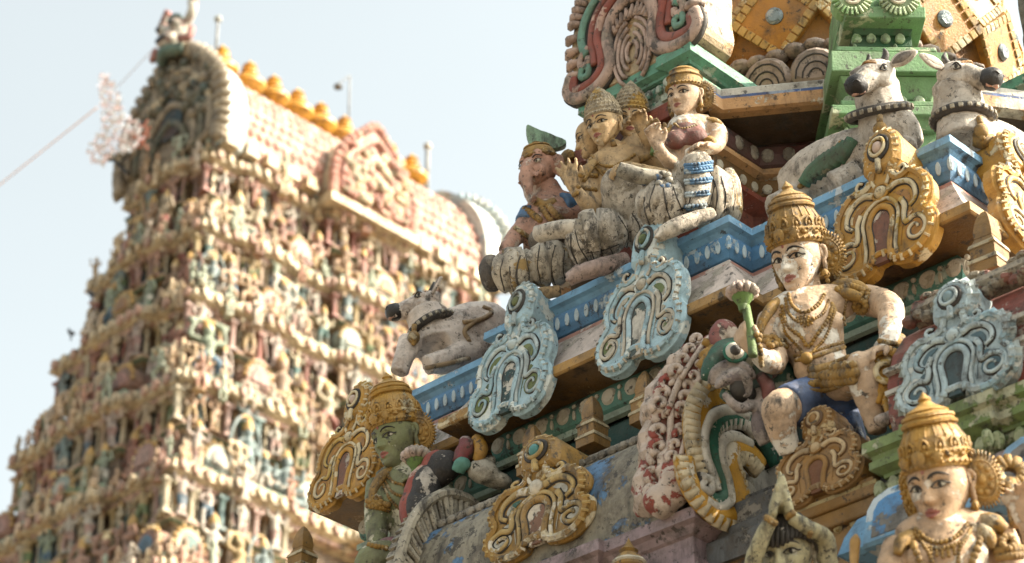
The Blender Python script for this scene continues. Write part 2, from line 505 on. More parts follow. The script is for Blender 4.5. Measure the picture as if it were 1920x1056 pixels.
for i, (o_, z0, z1) in enumerate(((.0, 7.30, 7.45), (-.05, 7.45, 7.53), (-.09, 7.53, 7.68), (-.17, 7.68, 7.75))):
    m.sweep(rp, [(-.4, z1), (o_ - .008, z1), (o_, z1 - .012), (o_, z0), (-.4, z0)], 0, True)
m.build('step', GREY(), temple, bevel=.004)
m = MB()
m.sweep(rectpath(-13, X0 - SX + .1, 9.62, 10.9), [(-.4, 7.6), (0, 7.6), (0, 7.3), (-.4, 7.3)], 0, True)
m.build('step', CEM(), temple, bevel=.006)
# olive ledge under the corner shrine, right
KX, KY, KH = -5.95, 9.93, .53
kp = [(KX - KH, KY - KH), (KX - KH + .26, KY - KH), (KX - KH + .26, KY - KH - .04), (KX + .3, KY - KH - .04), (KX + .3, KY - KH), (KX + KH, KY - KH), (KX + KH, KY + KH), (KX - KH, KY + KH)]
zk = 7.53
m = MB()
m.sweep(kp, [(-.03, zk), (0, zk), (.003, zk - .06), (-.03, zk - .075), (-.035, zk - .10), (-.02, zk-.11),(-.02, zk - .15), (-.05, zk - .165), (-.1, zk - .19)], 0, True)
m.box((KX, KY, zk - .1), (2 * KH - .14, 2 * KH - .14, .194))
m.build('ledge', MOSS(), temple, bevel=.006, label='olive green ledge under the corner miniature shrine')
m = MB()
q = [(-.2, zk - .17), (-.09, zk - .19), (-.06, zk - .24), (-.09, zk - .30), (-.16, zk - .34), (-.2, zk - .34)]
m.sweep(kp, q, 0, True)
for p, d, nr, l in along(kp, .1, -.08):
    ellplate(m, frame(p, d, nr, zk - .25), 0, 0, .036, .052, .028, 1, 10)
for p, d, nr, l in along(kp, .3, -.2):
    m.box((p[0], p[1], zk - .42), (.07, .07, .16), 1)
m.build('moulding', [paint('dull_olive_paint', '5f7040', 'a3a482', .3, .5, chip=.5), paint('pale_olive_petals', 'b7bd93', '8a9568', .3, .4, chip=.5)], temple, bevel=.003, label='olive moulding with pale rounded petals')
m = MB(); m.sweep(kp, [(-.22, zk - .18), (-.22, 6.6)], 0, True); m.sweep(kp, [(-.3, zk - .46), (-.06, zk - .47), (-.03, zk - .53), (-.03, zk-.6), (-.3, zk - .62)], 0, True)
m.build('wall', paint('rough_grey_plaster', '8d8780', '6c665f', .4, .8, chip=.9), temple, bevel=.01)
# blue lower eave
m = MB()
bp = [(X0 - 3.4, 14), (X0 - 3.4, 9.22), (X0 + 2.22, 9.22), (X0 + 3.55, 9.22), (X0 + 3.55, 14)]
bp = [(-6.52, 10.2), (-6.52, 9.24), (-5.2, 9.24), (-5.2, 10.2)]
z = 7.06
m.sweep(bp, [(-.3, z + .06), (-.12, z + .05), (-.05, z + .0), (.0, z - .1), (.03, z - .2), (.0, z - .22), (-.3, z - .2)], 0, False)
m.build('eave', BLUE(), temple, bevel=.008)
m = MB()
m.sweep(bp, [(-.3, z + .13), (-.13, z + .12), (-.12, z + .055), (-.3, z + .05)], 0, False)
m.build('fillet', paint('dusty_pink_plaster', 'b7a3a0', '8c8580', .4, .6, chip=.7), temple, bevel=.006)
for k, ux in enumerate((-6.2, -5.42)):
    m = MB(); M = Matrix.Translation((ux, 9.24, z - .23)) @ Matrix(((1, 0, 0), (0, .25, -1), (0, 1, .0))).to_4x4()
    o_ = [(-.17, 0), (.17, 0), (.17, .22), (.13, .29), (.05, .32), (-.05, .32), (-.13, .29), (-.17, .22)]
    m.slab(o_, -.15, .075, M, 0, bev=.02); m.slab([(a * .66, b * .72 + .035) for a, b in o_], 0, .08, M, 1, bev=.005)
    m.build('antefix', [BLUE(), paint('worn_grey_patch', '8c8880', '5f93c2', .35, .4, chip=.8)], temple, label='blue rounded upright tab with worn grey face')
m = MB(); m.box((-5.9, 9.95, 6.2), (1.0, 1.0, 1.2)); m.box((-7.6, 10.0, 6.5), (3.2, .7, 1.6)); m.build('wall', paint('dark_ochre_wall', '7a5a36', 'a08a68', .3, .5, chip=.6), temple)
# red-brown lower wall under mauve ledge
m = MB(); m.box((X0, 9.95, 6.6), (2.1, .8, 1.3)); m.build('wall', paint('maroon_wall', '6e3f43', 'a3898a', .25, .5, chip=.5), temple)
m = MB()
for i in range(7):
    ux = X0 - .3 + i * .2; m.box((ux, 9.53, 7.06), (.1, .08, .16)); m.frus((ux, 9.53, 7.14), (.1, .08), (.17, .13), .06)
m.build('bracket', MAUVE(), temple, bevel=.005)

# miniature barrel-roofed shrine (sala) on the mauve ledge
m = MB()
AX, AZ_ = 9.86, 7.60
prof = []
for i in range(15):
    a = math.pi * i / 14
    r = .40 + .03 * math.sin(a) ** 2
    prof.append((AX - r * math.cos(a) * (1 + .06 * math.sin(2 * a) * (1 if a < 1.57 else -1)), AZ_ + .73 * math.sin(a) ** .8))
vs = [(X0 - SX + .08, y, z_) for y, z_ in prof] + [(X0 + SX - .14, y, z_) for y, z_ in prof]; n = len(prof)
m.add(vs, [(i, i + 1, n + i + 1, n + i) for i in range(n - 1)] + [tuple(range(n)), tuple(range(2 * n - 1, n - 1, -1))])
barrel = m.build('roof', paint('barrel_roof_paint', '9f9784', '6489ad', .40, .8, chip=.9, s=.8), temple, smooth=False, label='rounded barrel roof of grey plaster with patches of blue paint')
m = MB()
m.box((X0 - .05, AX - .02, AZ_ + .73), (2 * SX - .3, .24, .06)); m.box((X0 - .05, AX - .17, AZ_ + .66), (2 * SX - .34, .1, .07))
for i in range(26):
    m.ell((X0 - 1.05 + i * .082, AX - .235, AZ_ + .66), (.04, .02, .03), n=8, k=5)
m.build('ridge', CEM(), temple, bevel=.01)
# corner shrine roof, right: brick red with ragged garlanded ridge
m = MB(); vs = []
a_, b_ = KX - KH + .16, KX + KH + .5
prof = [(KY - .47, zk - .01), (KY - .5, zk + .12), (KY - .49, zk + .3), (KY - .42, zk + .5), (KY - .30, zk + .66), (KY - .14, zk + .78), (KY + .14, zk + .78), (KY + .4, zk + .4), (KY + .45, zk)]
vs = [(a_, y, z_) for y, z_ in prof] + [(b_, y, z_) for y, z_ in prof]; n = len(prof)
m.add(vs, [(i, i + 1, n + i + 1, n + i) for i in range(n - 1)] + [tuple(range(n)), tuple(range(2 * n - 1, n - 1, -1))])
m.build('roof', paint('red_barrel_paint', '8e4a3e', 'c0ada0', .3, .5, chip=.8), temple, bevel=.01, label='brick red barrel roof with white painted bands')
m = MB(); m.sweep([(a_ + .12, KY - .33), (b_, KY - .33)], [(-.1, zk + .80), (0.02, zk + .80), (.06, zk + .74), (.03, zk + .68), (-.02, zk + .66)], 0)
for i in range(22):
    x = a_ + .1 + i * .06; m.ell((x, KY - .36 - .02 * random.random(), zk + .69 + .02 * math.sin(i * 2.1)), (.045, .05, .035), n=8, k=5)
    m.ell((x + .03, KY - .30, zk + .80 + .03 * math.sin(i * 1.3)), (.05, .06, .03), n=8, k=5)
m.build('ridge', paint('crumbling_plaster', 'a3957f', '8a5a4c', .4, .8, chip=.9, s=1.6), temple)
m = MB()
for dz in (.23, .36): m.sweep([(a_, KY - .5), (b_, KY - .5)], [(-.04, zk + dz + .03), (.012, zk + dz + .025), (.012, zk + dz), (-.04, zk + dz - .005)], 0)
m.build('band', WHITE(), temple)

# ------------------------------------------------------------------ neck and dome
NP = HC * .5
nx, ny = .54, 10.46
npth = [(X0 - nx, 12), (X0 - nx, ny), (X0 + nx, ny), (X0 + nx, 11.9)]
A1 = (X0 + .59, Y0 - 2.15); Bd = (X0 + 1.52, Y0 - 1.52); A2 = (X0 + 2.15, Y0 - .59)
def oct_path(k=1.0, nasi=0.0):
    q = []
    for c, s_ in ((1, 0), (0, 1), (-1, 0), (0, -1)):
        for u, v in ((.59, -2.15), (1.52, -1.52)):
            q.append((X0 + k * (u * c - v * s_), Y0 + k * (u * s_ + v * c)))
    # order: start with front-left
    return q
OP = oct_path()
def rot4(p):
    out = []
    for c, s_ in ((1, 0), (0, 1), (-1, 0), (0, -1)):
        out += [(X0 + u * c - v * s_, Y0 + u * s_ + v * c) for u, v in p]
    return out
ze = 11.12
NB = rot4([(-.59, -2.15), (-.59, -2.31), (.59, -2.31), (.59, -2.15), (1.52, -1.52)])
# eave of the neck: red fascia at the projecting bays, ochre and blue band round the rest
m = MB()
m.sweep(NB, [(-.5, ze + .20), (-.06, ze + .195), (-.006, ze + .15), (-.006, ze + .085)], 0, True)
m.build('eave', WHITE(), temple, bevel=.006)
m = MB(); m.sweep(NB, [(-.1, ze + .098), (.0, ze + .096), (.0, ze + .07), (-.1, ze + .07)], 0, True); m.build('band', paint('cobalt_line_paint', '4a67a0', '9aa6b8', .3, .2), temple)
m = MB()
m.sweep(NB, [(-.1, ze + .075), (.004, ze + .072), (.008, ze - .02), (-.02, ze - .03), (-.1, ze - .03)], 0, True)
m.build('fascia', ORANGE(), temple, bevel=.005)
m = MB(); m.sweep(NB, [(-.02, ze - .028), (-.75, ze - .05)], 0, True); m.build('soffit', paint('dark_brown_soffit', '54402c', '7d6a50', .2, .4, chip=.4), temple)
for k in range(2):
    m = MB()
    c, s_ = ((1, 0), (0, 1), (-1, 0), (0, -1))[k]
    for u, v, dx, dy in ((0, -2.335, 1.15, .04),):
        m.box((X0 + u * c - v * s_, Y0 + u * s_ + v * c, ze + .03), (dx, dy, .125) if k % 2 == 0 else (dy, dx, .125))
    m.build('fascia', REDP(), temple, bevel=.006)
# neck walls: inner ring
NI = rot4([(-.53, -1.72), (-.53, -2.2), (.53, -2.2), (.53, -1.72), (1.22, -1.22)])
m = MB()
m.sweep(NI, [(-.3, ze - .04), (-.02, ze - .045), (.03, ze - .1), (.045, ze - .17), (.03, ze - .24), (-.03, ze - .29)], 0, True)
for p, d, nr, l in along(NI, .15, .02):
    ellplate(m, frame(p, d, nr, ze - .17), 0, 0, .045, .055, .034, 1, 10)
m.build('moulding', [paint('charcoal_red_paint', '5b342f', '3f4446', .3, .4), paint('dim_cream_discs', 'a89d8c', '7a7064', .3, .4)], temple, label='dark roll moulding under the eave painted with cream discs')
m = MB()
m.sweep(NI, [(-.2, ze - .285), (.06, ze - .29), (.07, ze - .34), (.0, ze - .36), (-.2, ze - .36)], 0, True)
m.build('fillet', ORANGE(), temple, bevel=.004)
m = MB()
m.sweep(NI, [(-.2, ze - .355), (.02, ze - .36), (.0, ze - .46), (-.05, ze - .5), (-.2, ze - .5)], 0, True)
for p, d, nr, l in along(NI, .11, .005): ellplate(m, frame(p, d, nr, ze - .42), 0, 0, .035, .04, .016, 1, 8)
m.build('moulding', [OCHRE_D(), CREAM()], temple, label='brown moulding with small cream petals')
m = MB(); m.sweep(NI, [(-.2, ze - .49), (.04, ze - .5), (.04, ze - .54), (-.1, ze - .56), (-.1, ze - 1.35)], 0, True); m.build('wall', REDP(), temple, bevel=.005)
# green ledge below each gable of the dome
zg = 11.60
for k in range(2):
    m = MB()
    c, s_ = ((1, 0), (0, 1))[k]
    q = [(X0 + u * c - v * s_, Y0 + u * s_ + v * c) for u, v in ((-.52, -1.1), (-.52, -2.33), (0.22, -2.33), (.22, -2.37), (.52, -2.37), (.52, -1.1))]
    m.sweep(q, [(-.03, zg), (0.0, zg), (.004, zg - .085), (-.05, zg - .11), (-.06, zg - .13)], 0, False)
    m.box((X0 + 0 * c + 1.7 * s_, Y0 + 0 * s_ - 1.7 * c, zg - .065), (.9, 1.18, .122) if k == 0 else (1.18, .9, .122))
    m.build('ledge', SEAG(), temple, bevel=.006, label='sea green ledge under a dome gable')
m = MB()
for k in range(2):
    c, s_ = ((1, 0), (0, 1))[k]
    q = [(X0 + u * c - v * s_, Y0 + u * s_ + v * c) for u, v in ((-.47, -1.5), (-.47, -2.3), (.22, -2.3), (.22, -2.33), (.47, -2.33), (.47, -1.5))]
    m.sweep(q, [(-.08, zg - .12), (-.05, zg - .125), (-.02, zg - .16), (-.015, zg - .2), (-.04, zg - .27), (0.0, zg - .29), (0.0, zg - .34), (-.04, zg - .34)], 0, False)
    m.box((X0 + 1.7 * s_, Y0 - 1.7 * c, zg - .24), (.78, 1.05, .2) if k == 0 else (1.05, .78, .2))
    for i in range(9):
        u = -.36 + i * .09; v = -2.29 if u < .2 else -2.32
        M = frame((X0 + u * c - v * s_, Y0 + u * s_ + v * c), (c, s_), (s_, -c), zg - .205); ellplate(m, M, 0, 0, .027, .035, .022, 1, 9)
m.build('moulding', [SEAG(), paint('pale_sea_green_dots', 'c3cbb8', '86ad98', .25, .3)], temple, bevel=.004, label='sea green moulding with a row of pale dots')
# dome
m = MB()
DZ = 11.62
m.lathe((X0, Y0, DZ), [(1.7, -.6), (1.66, -.2), (1.32, .1), (1.22, .28)], n=64)
m.build('drum', STONEP(), temple, smooth=False)
m = MB(); DR = [(1.12, .3), (1.26, .52), (1.36, .8), (1.37, 1.08), (1.29, 1.42), (1.12, 1.74), (.86, 2.0), (.55, 2.2), (.26, 2.3), (.24, 2.45)]
dd = cr([(a, b, 0) for a, b in DR], 4)
m.lathe((X0, Y0, DZ), [(p[0], p[1]) for p in dd], n=72)
dome = m.build('dome', paint('dome_ochre_paint', 'a5712a', 'd0b98e', .15, .45, chip=.4, rough=.45), temple, smooth=True)
def dome_pt(a, z):
    for i in range(len(dd) - 1):
        if dd[i][1] <= z <= dd[i + 1][1]:
            t = (z - dd[i][1]) / (dd[i + 1][1] - dd[i][1]); r = dd[i][0] * (1 - t) + dd[i + 1][0] * t
            sl = math.atan2(dd[i + 1][0] - dd[i][0], dd[i + 1][1] - dd[i][1])
            return Vector((X0 + r * math.cos(a), Y0 + r * math.sin(a), DZ + z)), sl
    return Vector((X0, Y0, DZ + z)), 0
# lotus petals round the dome's foot
for i in range(24):
    a = 2 * math.pi * i / 24
    if not (-2.2 < ((a + math.pi) % (2 * math.pi) - math.pi) < .6): continue
    m = MB(); n3 = Vector((math.cos(a), math.sin(a), 0)); d = Vector((-math.sin(a), math.cos(a), 0))
    M = Matrix.Translation((X0 + 1.30 * n3.x, Y0 + 1.30 * n3.y, DZ + .16)) @ Matrix((d, (n3 * .25 + Vector((0, 0, 1))).normalized(), n3)).transposed().to_4x4()
    o_ = [(.185 * math.cos(t), .11 + .19 * math.sin(t) * (1 if math.sin(t) > 0 else .5)) for t in np.linspace(0, 2 * math.pi, 18)[:-1]]
    m.slab(o_, -.05, .06, M, 0, bev=.035)
    for kk in (.78, .52, .28):
        m.tube([M @ Vector((.185 * kk * math.cos(t), .06 + .22 * kk * math.sin(t), .064)) for t in np.linspace(0, math.pi, 9)], .006, 5, 1, k=1)
    m.build('petal', [STONEP(), DARK()], temple)
m = MB()
for j in range(60):
    a = 2 * math.pi * j / 60; m.ell((X0 + 1.32 * math.cos(a), Y0 + 1.32 * math.sin(a), DZ + .50 + .02 * math.cos(12 * a)), (.09, .09, .05), n=8, k=5)
m.build('rim', STONEP(), temple, smooth=True)
# lozenges on the dome
GE = paint('lozenge_gold_paint', 'c4862c', 'd8bd88', .2, .2, rough=.42, chip=.4); GX = paint('lozenge_edge_paint', 'd3a95e', 'e0cfa8', .3, .35, chip=.4)
MIR = paint('clouded_mirror_glass', '8fa0a8', 'b9bfbf', .3, .2, rough=.15, chip=.2)
for row, z_ in enumerate((.80, 1.15, 1.50, 1.83)):
    for j in range(14):
        a = 2 * math.pi * (j + .5 * (row % 2)) / 14 - math.pi / 4
        an = (a + math.pi) % (2 * math.pi) - math.pi
        if not (-2.3 < an < .75): continue
        p, sl = dome_pt(a, z_)
        n3 = Vector((math.cos(a), math.sin(a), 0)); up = (n3 * math.sin(sl) + Vector((0, 0, math.cos(sl)))).normalized()
        d = Vector((-math.sin(a), math.cos(a), 0)); no = d.cross(up)
        M = Matrix.Translation(p) @ Matrix((d, up, no)).transposed().to_4x4()
        hw = .34 * (p - Vector((X0, Y0, p.z))).length / 1.37; hh = .34
        m = MB(); T = .04
        m.slab([(hw, 0), (0, hh), (-hw, 0), (0, -hh)], -.07, T, M, 0, bev=.012)
        cs = [(hw, 0), (0, hh), (-hw, 0), (0, -hh)]
        for q in range(4):
            a0, a1 = Vector(cs[q]), Vector(cs[(q + 1) % 4]); e = a1 - a0; L_ = e.length; e.normalize()
            for t in range(7):
                c2 = a0 + e * (L_ * (t + .5) / 7) - Vector((e.y, -e.x)) * -.0
                inn = Vector((-e.y, e.x)) * .028
                c3 = c2 + inn
                Mr = M @ Matrix.Translation((c3.x, c3.y, T)) @ Matrix.Rotation(math.atan2(e.y, e.x), 4, 'Z')
                m.T = Mr; m.box((0, 0, 0), (L_ / 7 * .86, .062, .03), 1); m.T = None
        o = m.build('lozenge', [GE, GX], dome, bevel=.006)
        m = MB(); ellplate(m, M, 0, 0, .065, .065, T + .03, 0, 14); ellplate(m, M, 0, 0, .08, .08, T + .012, 1, 14)
        m.build('mirror_stud', [MIR, DARK()], dome)
# green pedestal on the diagonal
dn = Vector((1, -1, 0)).normalized(); dt = Vector((1, 1, 0)).normalized()
PC = Vector((X0 + 1.50, Y0 - 1.50, 0))
ped = MB(); pedd = MB()
def pblock(mb, z0, z1, w0, w1, dep, m=0, fw=.0):
    c = PC + dn * (fw)
    vs = []
    for w_, z_ in ((w0, z0), (w1, z1)):
        dd_ = dep + (w_ - w0) * .5
        vs += [c + dt * sx * w_ / 2 + dn * (dd_ if sy > 0 else -.5) + Vector((0, 0, z_)) for sx, sy in ((-1, 1), (1, 1), (1, -1), (-1, -1))]
    mb.add(vs, [(3, 2, 1, 0), (4, 5, 6, 7)] + [(i, (i + 1) % 4, (i + 1) % 4 + 4, i + 4) for i in range(4)], m)

PC += dt * -.07
def zz(px, py, h): return PH(px, py, h).z
HP = 13.02                        # horizontal distance of the pedestal's face
def pb(mb, y0, y1, w0, w1, dep, m=0):
    pblock(mb, zz(1655, y0, HP - dep + .1), zz(1655, y1, HP - dep + .1), w0 / 289, w1 / 289, .17 + dep, m)
pb(ped, 300, 262, 190, 190, .02); pb(ped, 262, 232, 160, 200, .06)
pb(ped, 232, 215, 230, 230, .14); pb(ped, 216, 206, 190, 190, .10)
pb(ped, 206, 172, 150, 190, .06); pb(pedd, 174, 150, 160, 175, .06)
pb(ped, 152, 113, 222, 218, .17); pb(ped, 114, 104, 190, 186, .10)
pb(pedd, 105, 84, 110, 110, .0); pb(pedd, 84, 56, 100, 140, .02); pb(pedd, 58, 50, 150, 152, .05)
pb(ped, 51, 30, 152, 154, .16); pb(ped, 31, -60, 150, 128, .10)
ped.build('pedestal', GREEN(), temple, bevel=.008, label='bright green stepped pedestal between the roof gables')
o = pedd.build('pedestal_recess', GREEN_D(), temple, bevel=.004)  # darker copy of the green: shade of the recesses put into the colour
m = MB()
def pface(mb, px, py, a, b, dep, mm=0, h=None, n=12):
    p = PH(px, py, HP - dep - .0)
    M = Matrix.Translation(p) @ Matrix((dt, Vector((0, 0, 1)), dn)).transposed().to_4x4()
    mb.slab([(a * math.cos(2 * math.pi * i / n), (b if math.sin(2 * math.pi * i / n) > 0 else b * .55) * math.sin(2 * math.pi * i / n)) for i in range(n)], -.06, .01, M, mm, bev=.012)
for i in range(4): pface(m, 1607 + i * 27, 73, .033, .05, .02)
for i in range(5): pface(m, 1592 + i * 33, 192, .040, .055, .075)
for i in range(9): pface(m, 1588 + i * 17, 246, .018, .03, .075)
for x in (1604, 1680): pface(m, x, 95, .016, .06, .01)
m.build('petal_band', paint('pale_green_petals', 'a9c09a', '7fa070', .3, .3, chip=.5), temple)
m = MB()
def spiral(M, u, v, r, turns=1.4, dirn=1, ph=0, d=.0, n=22, r1=.12):
    return [M @ Vector((u + dirn * r * (1 - (1 - r1) * t) * math.cos(ph + 2 * math.pi * turns * t), v + r * (1 - (1 - r1) * t) * math.sin(ph + 2 * math.pi * turns * t), d)) for t in np.linspace(0, 1, n)]
for sx, px in ((-1, 1594), (1, 1684)):
    p = PH(px, 4, HP - .14); M = Matrix.Translation(p) @ Matrix((dt, Vector((0, 0, 1)), dn)).transposed().to_4x4()
    for i in range(24):
        a = 2 * math.pi * i / 24
        m.tube([M @ Vector((.085 * math.cos(a), .085 * math.sin(a), .05)), M @ Vector((.135 * math.cos(a), .135 * math.sin(a), .04))], .016, 6, 0, k=1, flat=.6)
    m.slab([(.12 * math.cos(a), .12 * math.sin(a)) for a in np.linspace(0, 6.2832, 22)[:-1]], -.08, .03, M, 0, bev=.02)
    m.tube(spiral(M, 0, 0, .08, 1.3, sx, .5, .05), .013, 6, 1, k=1); m.ell(M @ Vector((0, 0, .05)), .025, 2)
m.build('volute', [paint('pale_green_scroll', 'b4c99c', '86a870', .25, .25, chip=.5), CREAM(), REDP()], temple, smooth=False)

# ------------------------------------------------------------------ horseshoe gable ornaments (kudu)
KO = [(.065, .06), (.10, .0), (.2, -.035), (.33, -.02), (.45, .07), (.5, .2), (.485, .32), (.425, .40), (.455, .48), (.45, .60), (.385, .72), (.29, .785), (.20, .77), (.135, .80),
      (.115, .87), (.145, .96), (.17, 1.05), (.155, 1.15), (.10, 1.24), (.0, 1.275)]
def smooth_closed(p, k=3):
    P = [np.array((a, b, 0.)) for a, b in p]; n = len(P); out = []
    for i in range(n):
        a, b, c, d = P[i - 1], P[i], P[(i + 1) % n], P[(i + 2) % n]
        for j in range(k):
            t = j / k; q = .5 * ((2 * b) + (c - a) * t + (2 * a - 5 * b + 4 * c - d) * t * t + (3 * b - a - 3 * c + d) * t ** 3); out.append((q[0], q[1]))
    return out
def inset(o, d):
    n = len(o); r = []
    area = sum(o[i][0] * o[(i + 1) % n][1] - o[(i + 1) % n][0] * o[i][1] for i in range(n)); sg = 1 if area > 0 else -1
    for i in range(n):
        a, c = Vector(o[i - 2]), Vector(o[(i + 2) % n]); t = (c - a).normalized(); nr = Vector((-t.y, t.x)) * sg
        r.append((o[i][0] + nr.x * d, o[i][1] + nr.y * d))
    return r


def kudu(label, B, T, wid, dirx, mats, style='gold', name='gable_ornament', thick=.11, hood=True, group='horseshoe gable ornaments on the ledges'):
    """mats: body, edge, fill, contour, hole, eye"""
    B = Vector(B); T = Vector(T)
    up = (T - B); H = up.length; u = Vector((dirx[0], dirx[1], 0)).normalized(); up = (up - u * up.dot(u)).normalized(); no = u.cross(up).normalized()
    root = thing(name, label, 'gable ornament', B, group)
    S = wid; sv = H / 1.275
    M = Matrix.Translation(B) @ Matrix((u * S, up * sv, no * S)).transposed().to_4x4()
    body, edge, fill, cont, hole, eye = mats
    half = KO; out = half + [(-a, b) for a, b in half[::-1][1:]]
    o_ = smooth_closed(out + [(-.0, .16)] if False else out, 3)
    rk = random.Random(int(abs(B.x * 1000))); lean = rk.uniform(-.03, .03); fat = rk.uniform(.95, 1.05); amp = rk.uniform(.008, .014)
    wob = [(a * fat + lean * b + amp * noise.noise(Vector((a * 7, b * 7, B.x * 9))), b + amp * noise.noise(Vector((a * 7, b * 7, B.y * 5 + 3)))) for a, b in o_]
    m = MB(); m.slab(inset(wob, -.014), -thick * .5, -.03, M, 0, bev=.01)
    m.slab(wob, -thick * 1.2, .0, M, 0, bev=.03)
    # cowl behind the head
    if hood:
        hd = [p for p in wob if p[1] > .83]
        m.slab(inset(smooth_closed([(-.15, .86), (.15, .86), (.19, 1.05), (.14, 1.2), (0, 1.285), (-.14, 1.2), (-.19, 1.05)], 3), .006), -.42, .035, M, 0, bev=.05)
    m.build('backplate', [body, cont], root, bevel=0)
    # rim
    m = MB()
    ins = inset(wob, .035)
    keep = [p for p in ins]
    m.tube([M @ Vector((a, b, .004)) for a, b in keep], .03 * S, 6, 0, closed=True, k=1, flat=.8, nrm=no)
    n = len(wob); acc = 0; stepd = .052 if style != 'leaf' else .07
    for i in range(n):
        a0 = Vector(wob[i]); a1 = Vector(wob[(i + 1) % n]); acc += (a1 - a0).length
        if acc > stepd:
            acc = 0; e = (a1 - a0).normalized(); ip = Vector(inset(wob, .03)[i])
            sgn = 1
            d_in = (ip - a0).normalized()
            if style == 'leaf':
                m.add([M @ Vector((a0.x - e.x * .035, a0.y - e.y * .035, -.05)), M @ Vector((a0.x + e.x * .035, a0.y + e.y * .035, -.05)), M @ Vector((a0.x - d_in.x * .045 + e.x * .03, a0.y - d_in.y * .045 + e.y * .03, -.02)), M @ Vector((a0.x + d_in.x * .04, a0.y + d_in.y * .04, .05))],
                      [(0, 1, 2), (0, 3, 1), (1, 3, 2), (0, 2, 3)], 0)
            else:
                L_ = .028 + .012 * random.random()
                m.tube([M @ Vector((a0.x - d_in.x * .004, a0.y - d_in.y * .004, .0)), M @ Vector((a0.x + d_in.x * L_, a0.y + d_in.y * L_, .03))], .0155 * S, 5, 1, k=1, flat=.7)
    m.build('rim', [body if style != 'leaf' else edge, edge], root, smooth=False)
    # relief scrolls with dark painted contours
    m = MB()
    def line(pts, r, mt=1, c=True, d=.012, k=4, taper=True):
        for sx in (-1, 1):
            q = cr([(a, b, 0) for a, b in pts], k)
            N = len(q)
            rr = [r * (1 - .55 * i / N if taper else 1) for i in range(N)]
            if c: m.tube([tuple(M @ Vector((sx * p[0], p[1], .0))) + ((rr[i] + .014) * S,) for i, p in enumerate(q)], n=6, m=2, k=1, flat=.35, nrm=no, raw=True)
            m.tube([tuple(M @ Vector((sx * p[0], p[1], d))) + (rr[i] * S,) for i, p in enumerate(q)], n=7, m=mt, k=1, flat=.75, nrm=no, raw=True)
    arch = [(.09, .03), (.085, .15), (.10, .28), (.115, .38), (.09, .47), (.04, .515), (0, .525)]
    line(arch, .028, 0, True, .01, taper=False)
    inner = [(.15, .06), (.14, .16), (.155, .3), (.17, .40), (.14, .51), (.07, .575), (0, .59)]
    if style != 'plain': line(inner, .017, 1, False, .012, taper=False)
    sp_ = [(.32 + .125 * (1 - .8 * t) * math.cos(2.3 - 8.5 * t), .19 + .125 * (1 - .8 * t) * math.sin(2.3 - 8.5 * t)) for t in np.linspace(0, 1, 14)]
    line([(.07, .655), (.16, .685), (.26, .65), (.325, .56), (.325, .47), (.27, .42)] , .03, 1)
    line([(.19, .52), (.225, .44), (.22, .36)] + sp_, .024, 1)
    line([(.145, .06), (.17, .0), (.25, .02), (.37, .05), (.43, .14), (.44, .23), (.40, .31)], .018, 0, False)
    line([(.11, .80), (.15, .76), (.21, .76), (.235, .80), (.21, .835), (.175, .82)], .022, 1)
    line([(.05, .72), (.085, .80), (.08, .88), (.11, .98)], .018, 1, False)
    m.build('scroll', [body, edge, cont], root, smooth=True)
    for sx in (-1, 1):
        m = MB()
        cres = [(.14, .60), (.22, .60), (.275, .53), (.27, .47), (.235, .50), (.2, .545)]
        m.slab([(sx * a, b) for a, b in smooth_closed(cres, 3)], -.02, .006, M, 0)
        m.slab([(sx * (.32 + .10 * math.cos(t)), .19 + .10 * math.sin(t)) for t in np.linspace(0, 6.2832, 15)[:-1]], -.02, .006, M, 0)
        m.slab([(sx * a, b) for a, b in smooth_closed([(.185, .10), (.2, .3), (.235, .38), (.30, .36), (.2, .26)], 2)], -.02, .005, M, 0)
        m.build('inlay', fill, root)
    m = MB(); ho = [(-.06, .02), (.06, .02), (.055, .16), (.085, .30), (.085, .40), (.05, .47), (0, .49), (-.05, .47), (-.085, .40), (-.085, .30), (-.055, .16)]
    m.slab(ho, -.03, .007, M, 0); m.build('niche', hole, root)
    m = MB()
    m.ell(M @ Vector((0, .665, .0)), (.06 * S, .06 * S, .06 * S), 1); m.tube([M @ Vector((.075 * math.cos(a), .665 + .075 * math.sin(a), .015)) for a in np.linspace(0, 6.2832, 13)[:-1]], .012 * S, 6, 0, closed=True, k=1)
    ez = 1.07; dz = .04
    for r_, mt, d_ in ((.095, 2, .0), (.07, 1, .018)):
        m.tube([M @ Vector((r_ * math.cos(a), ez + r_ * 1.15 * math.sin(a), dz + d_)) for a in np.linspace(0, 6.2832, 17)[:-1]], .016 * S, 6, mt, closed=True, k=1)
    m.ell(M @ Vector((0, ez, dz)), (.05 * S, .05 * S, .055 * S), 3)
    m.tube([M @ Vector((0, .84, .04)), M @ Vector((0, .91, .045)), M @ Vector((0, .955, .04))], .028 * S, 6, 1, k=3)
    m.build('medallion', [body, edge, cont, eye], root, smooth=True)
    return root


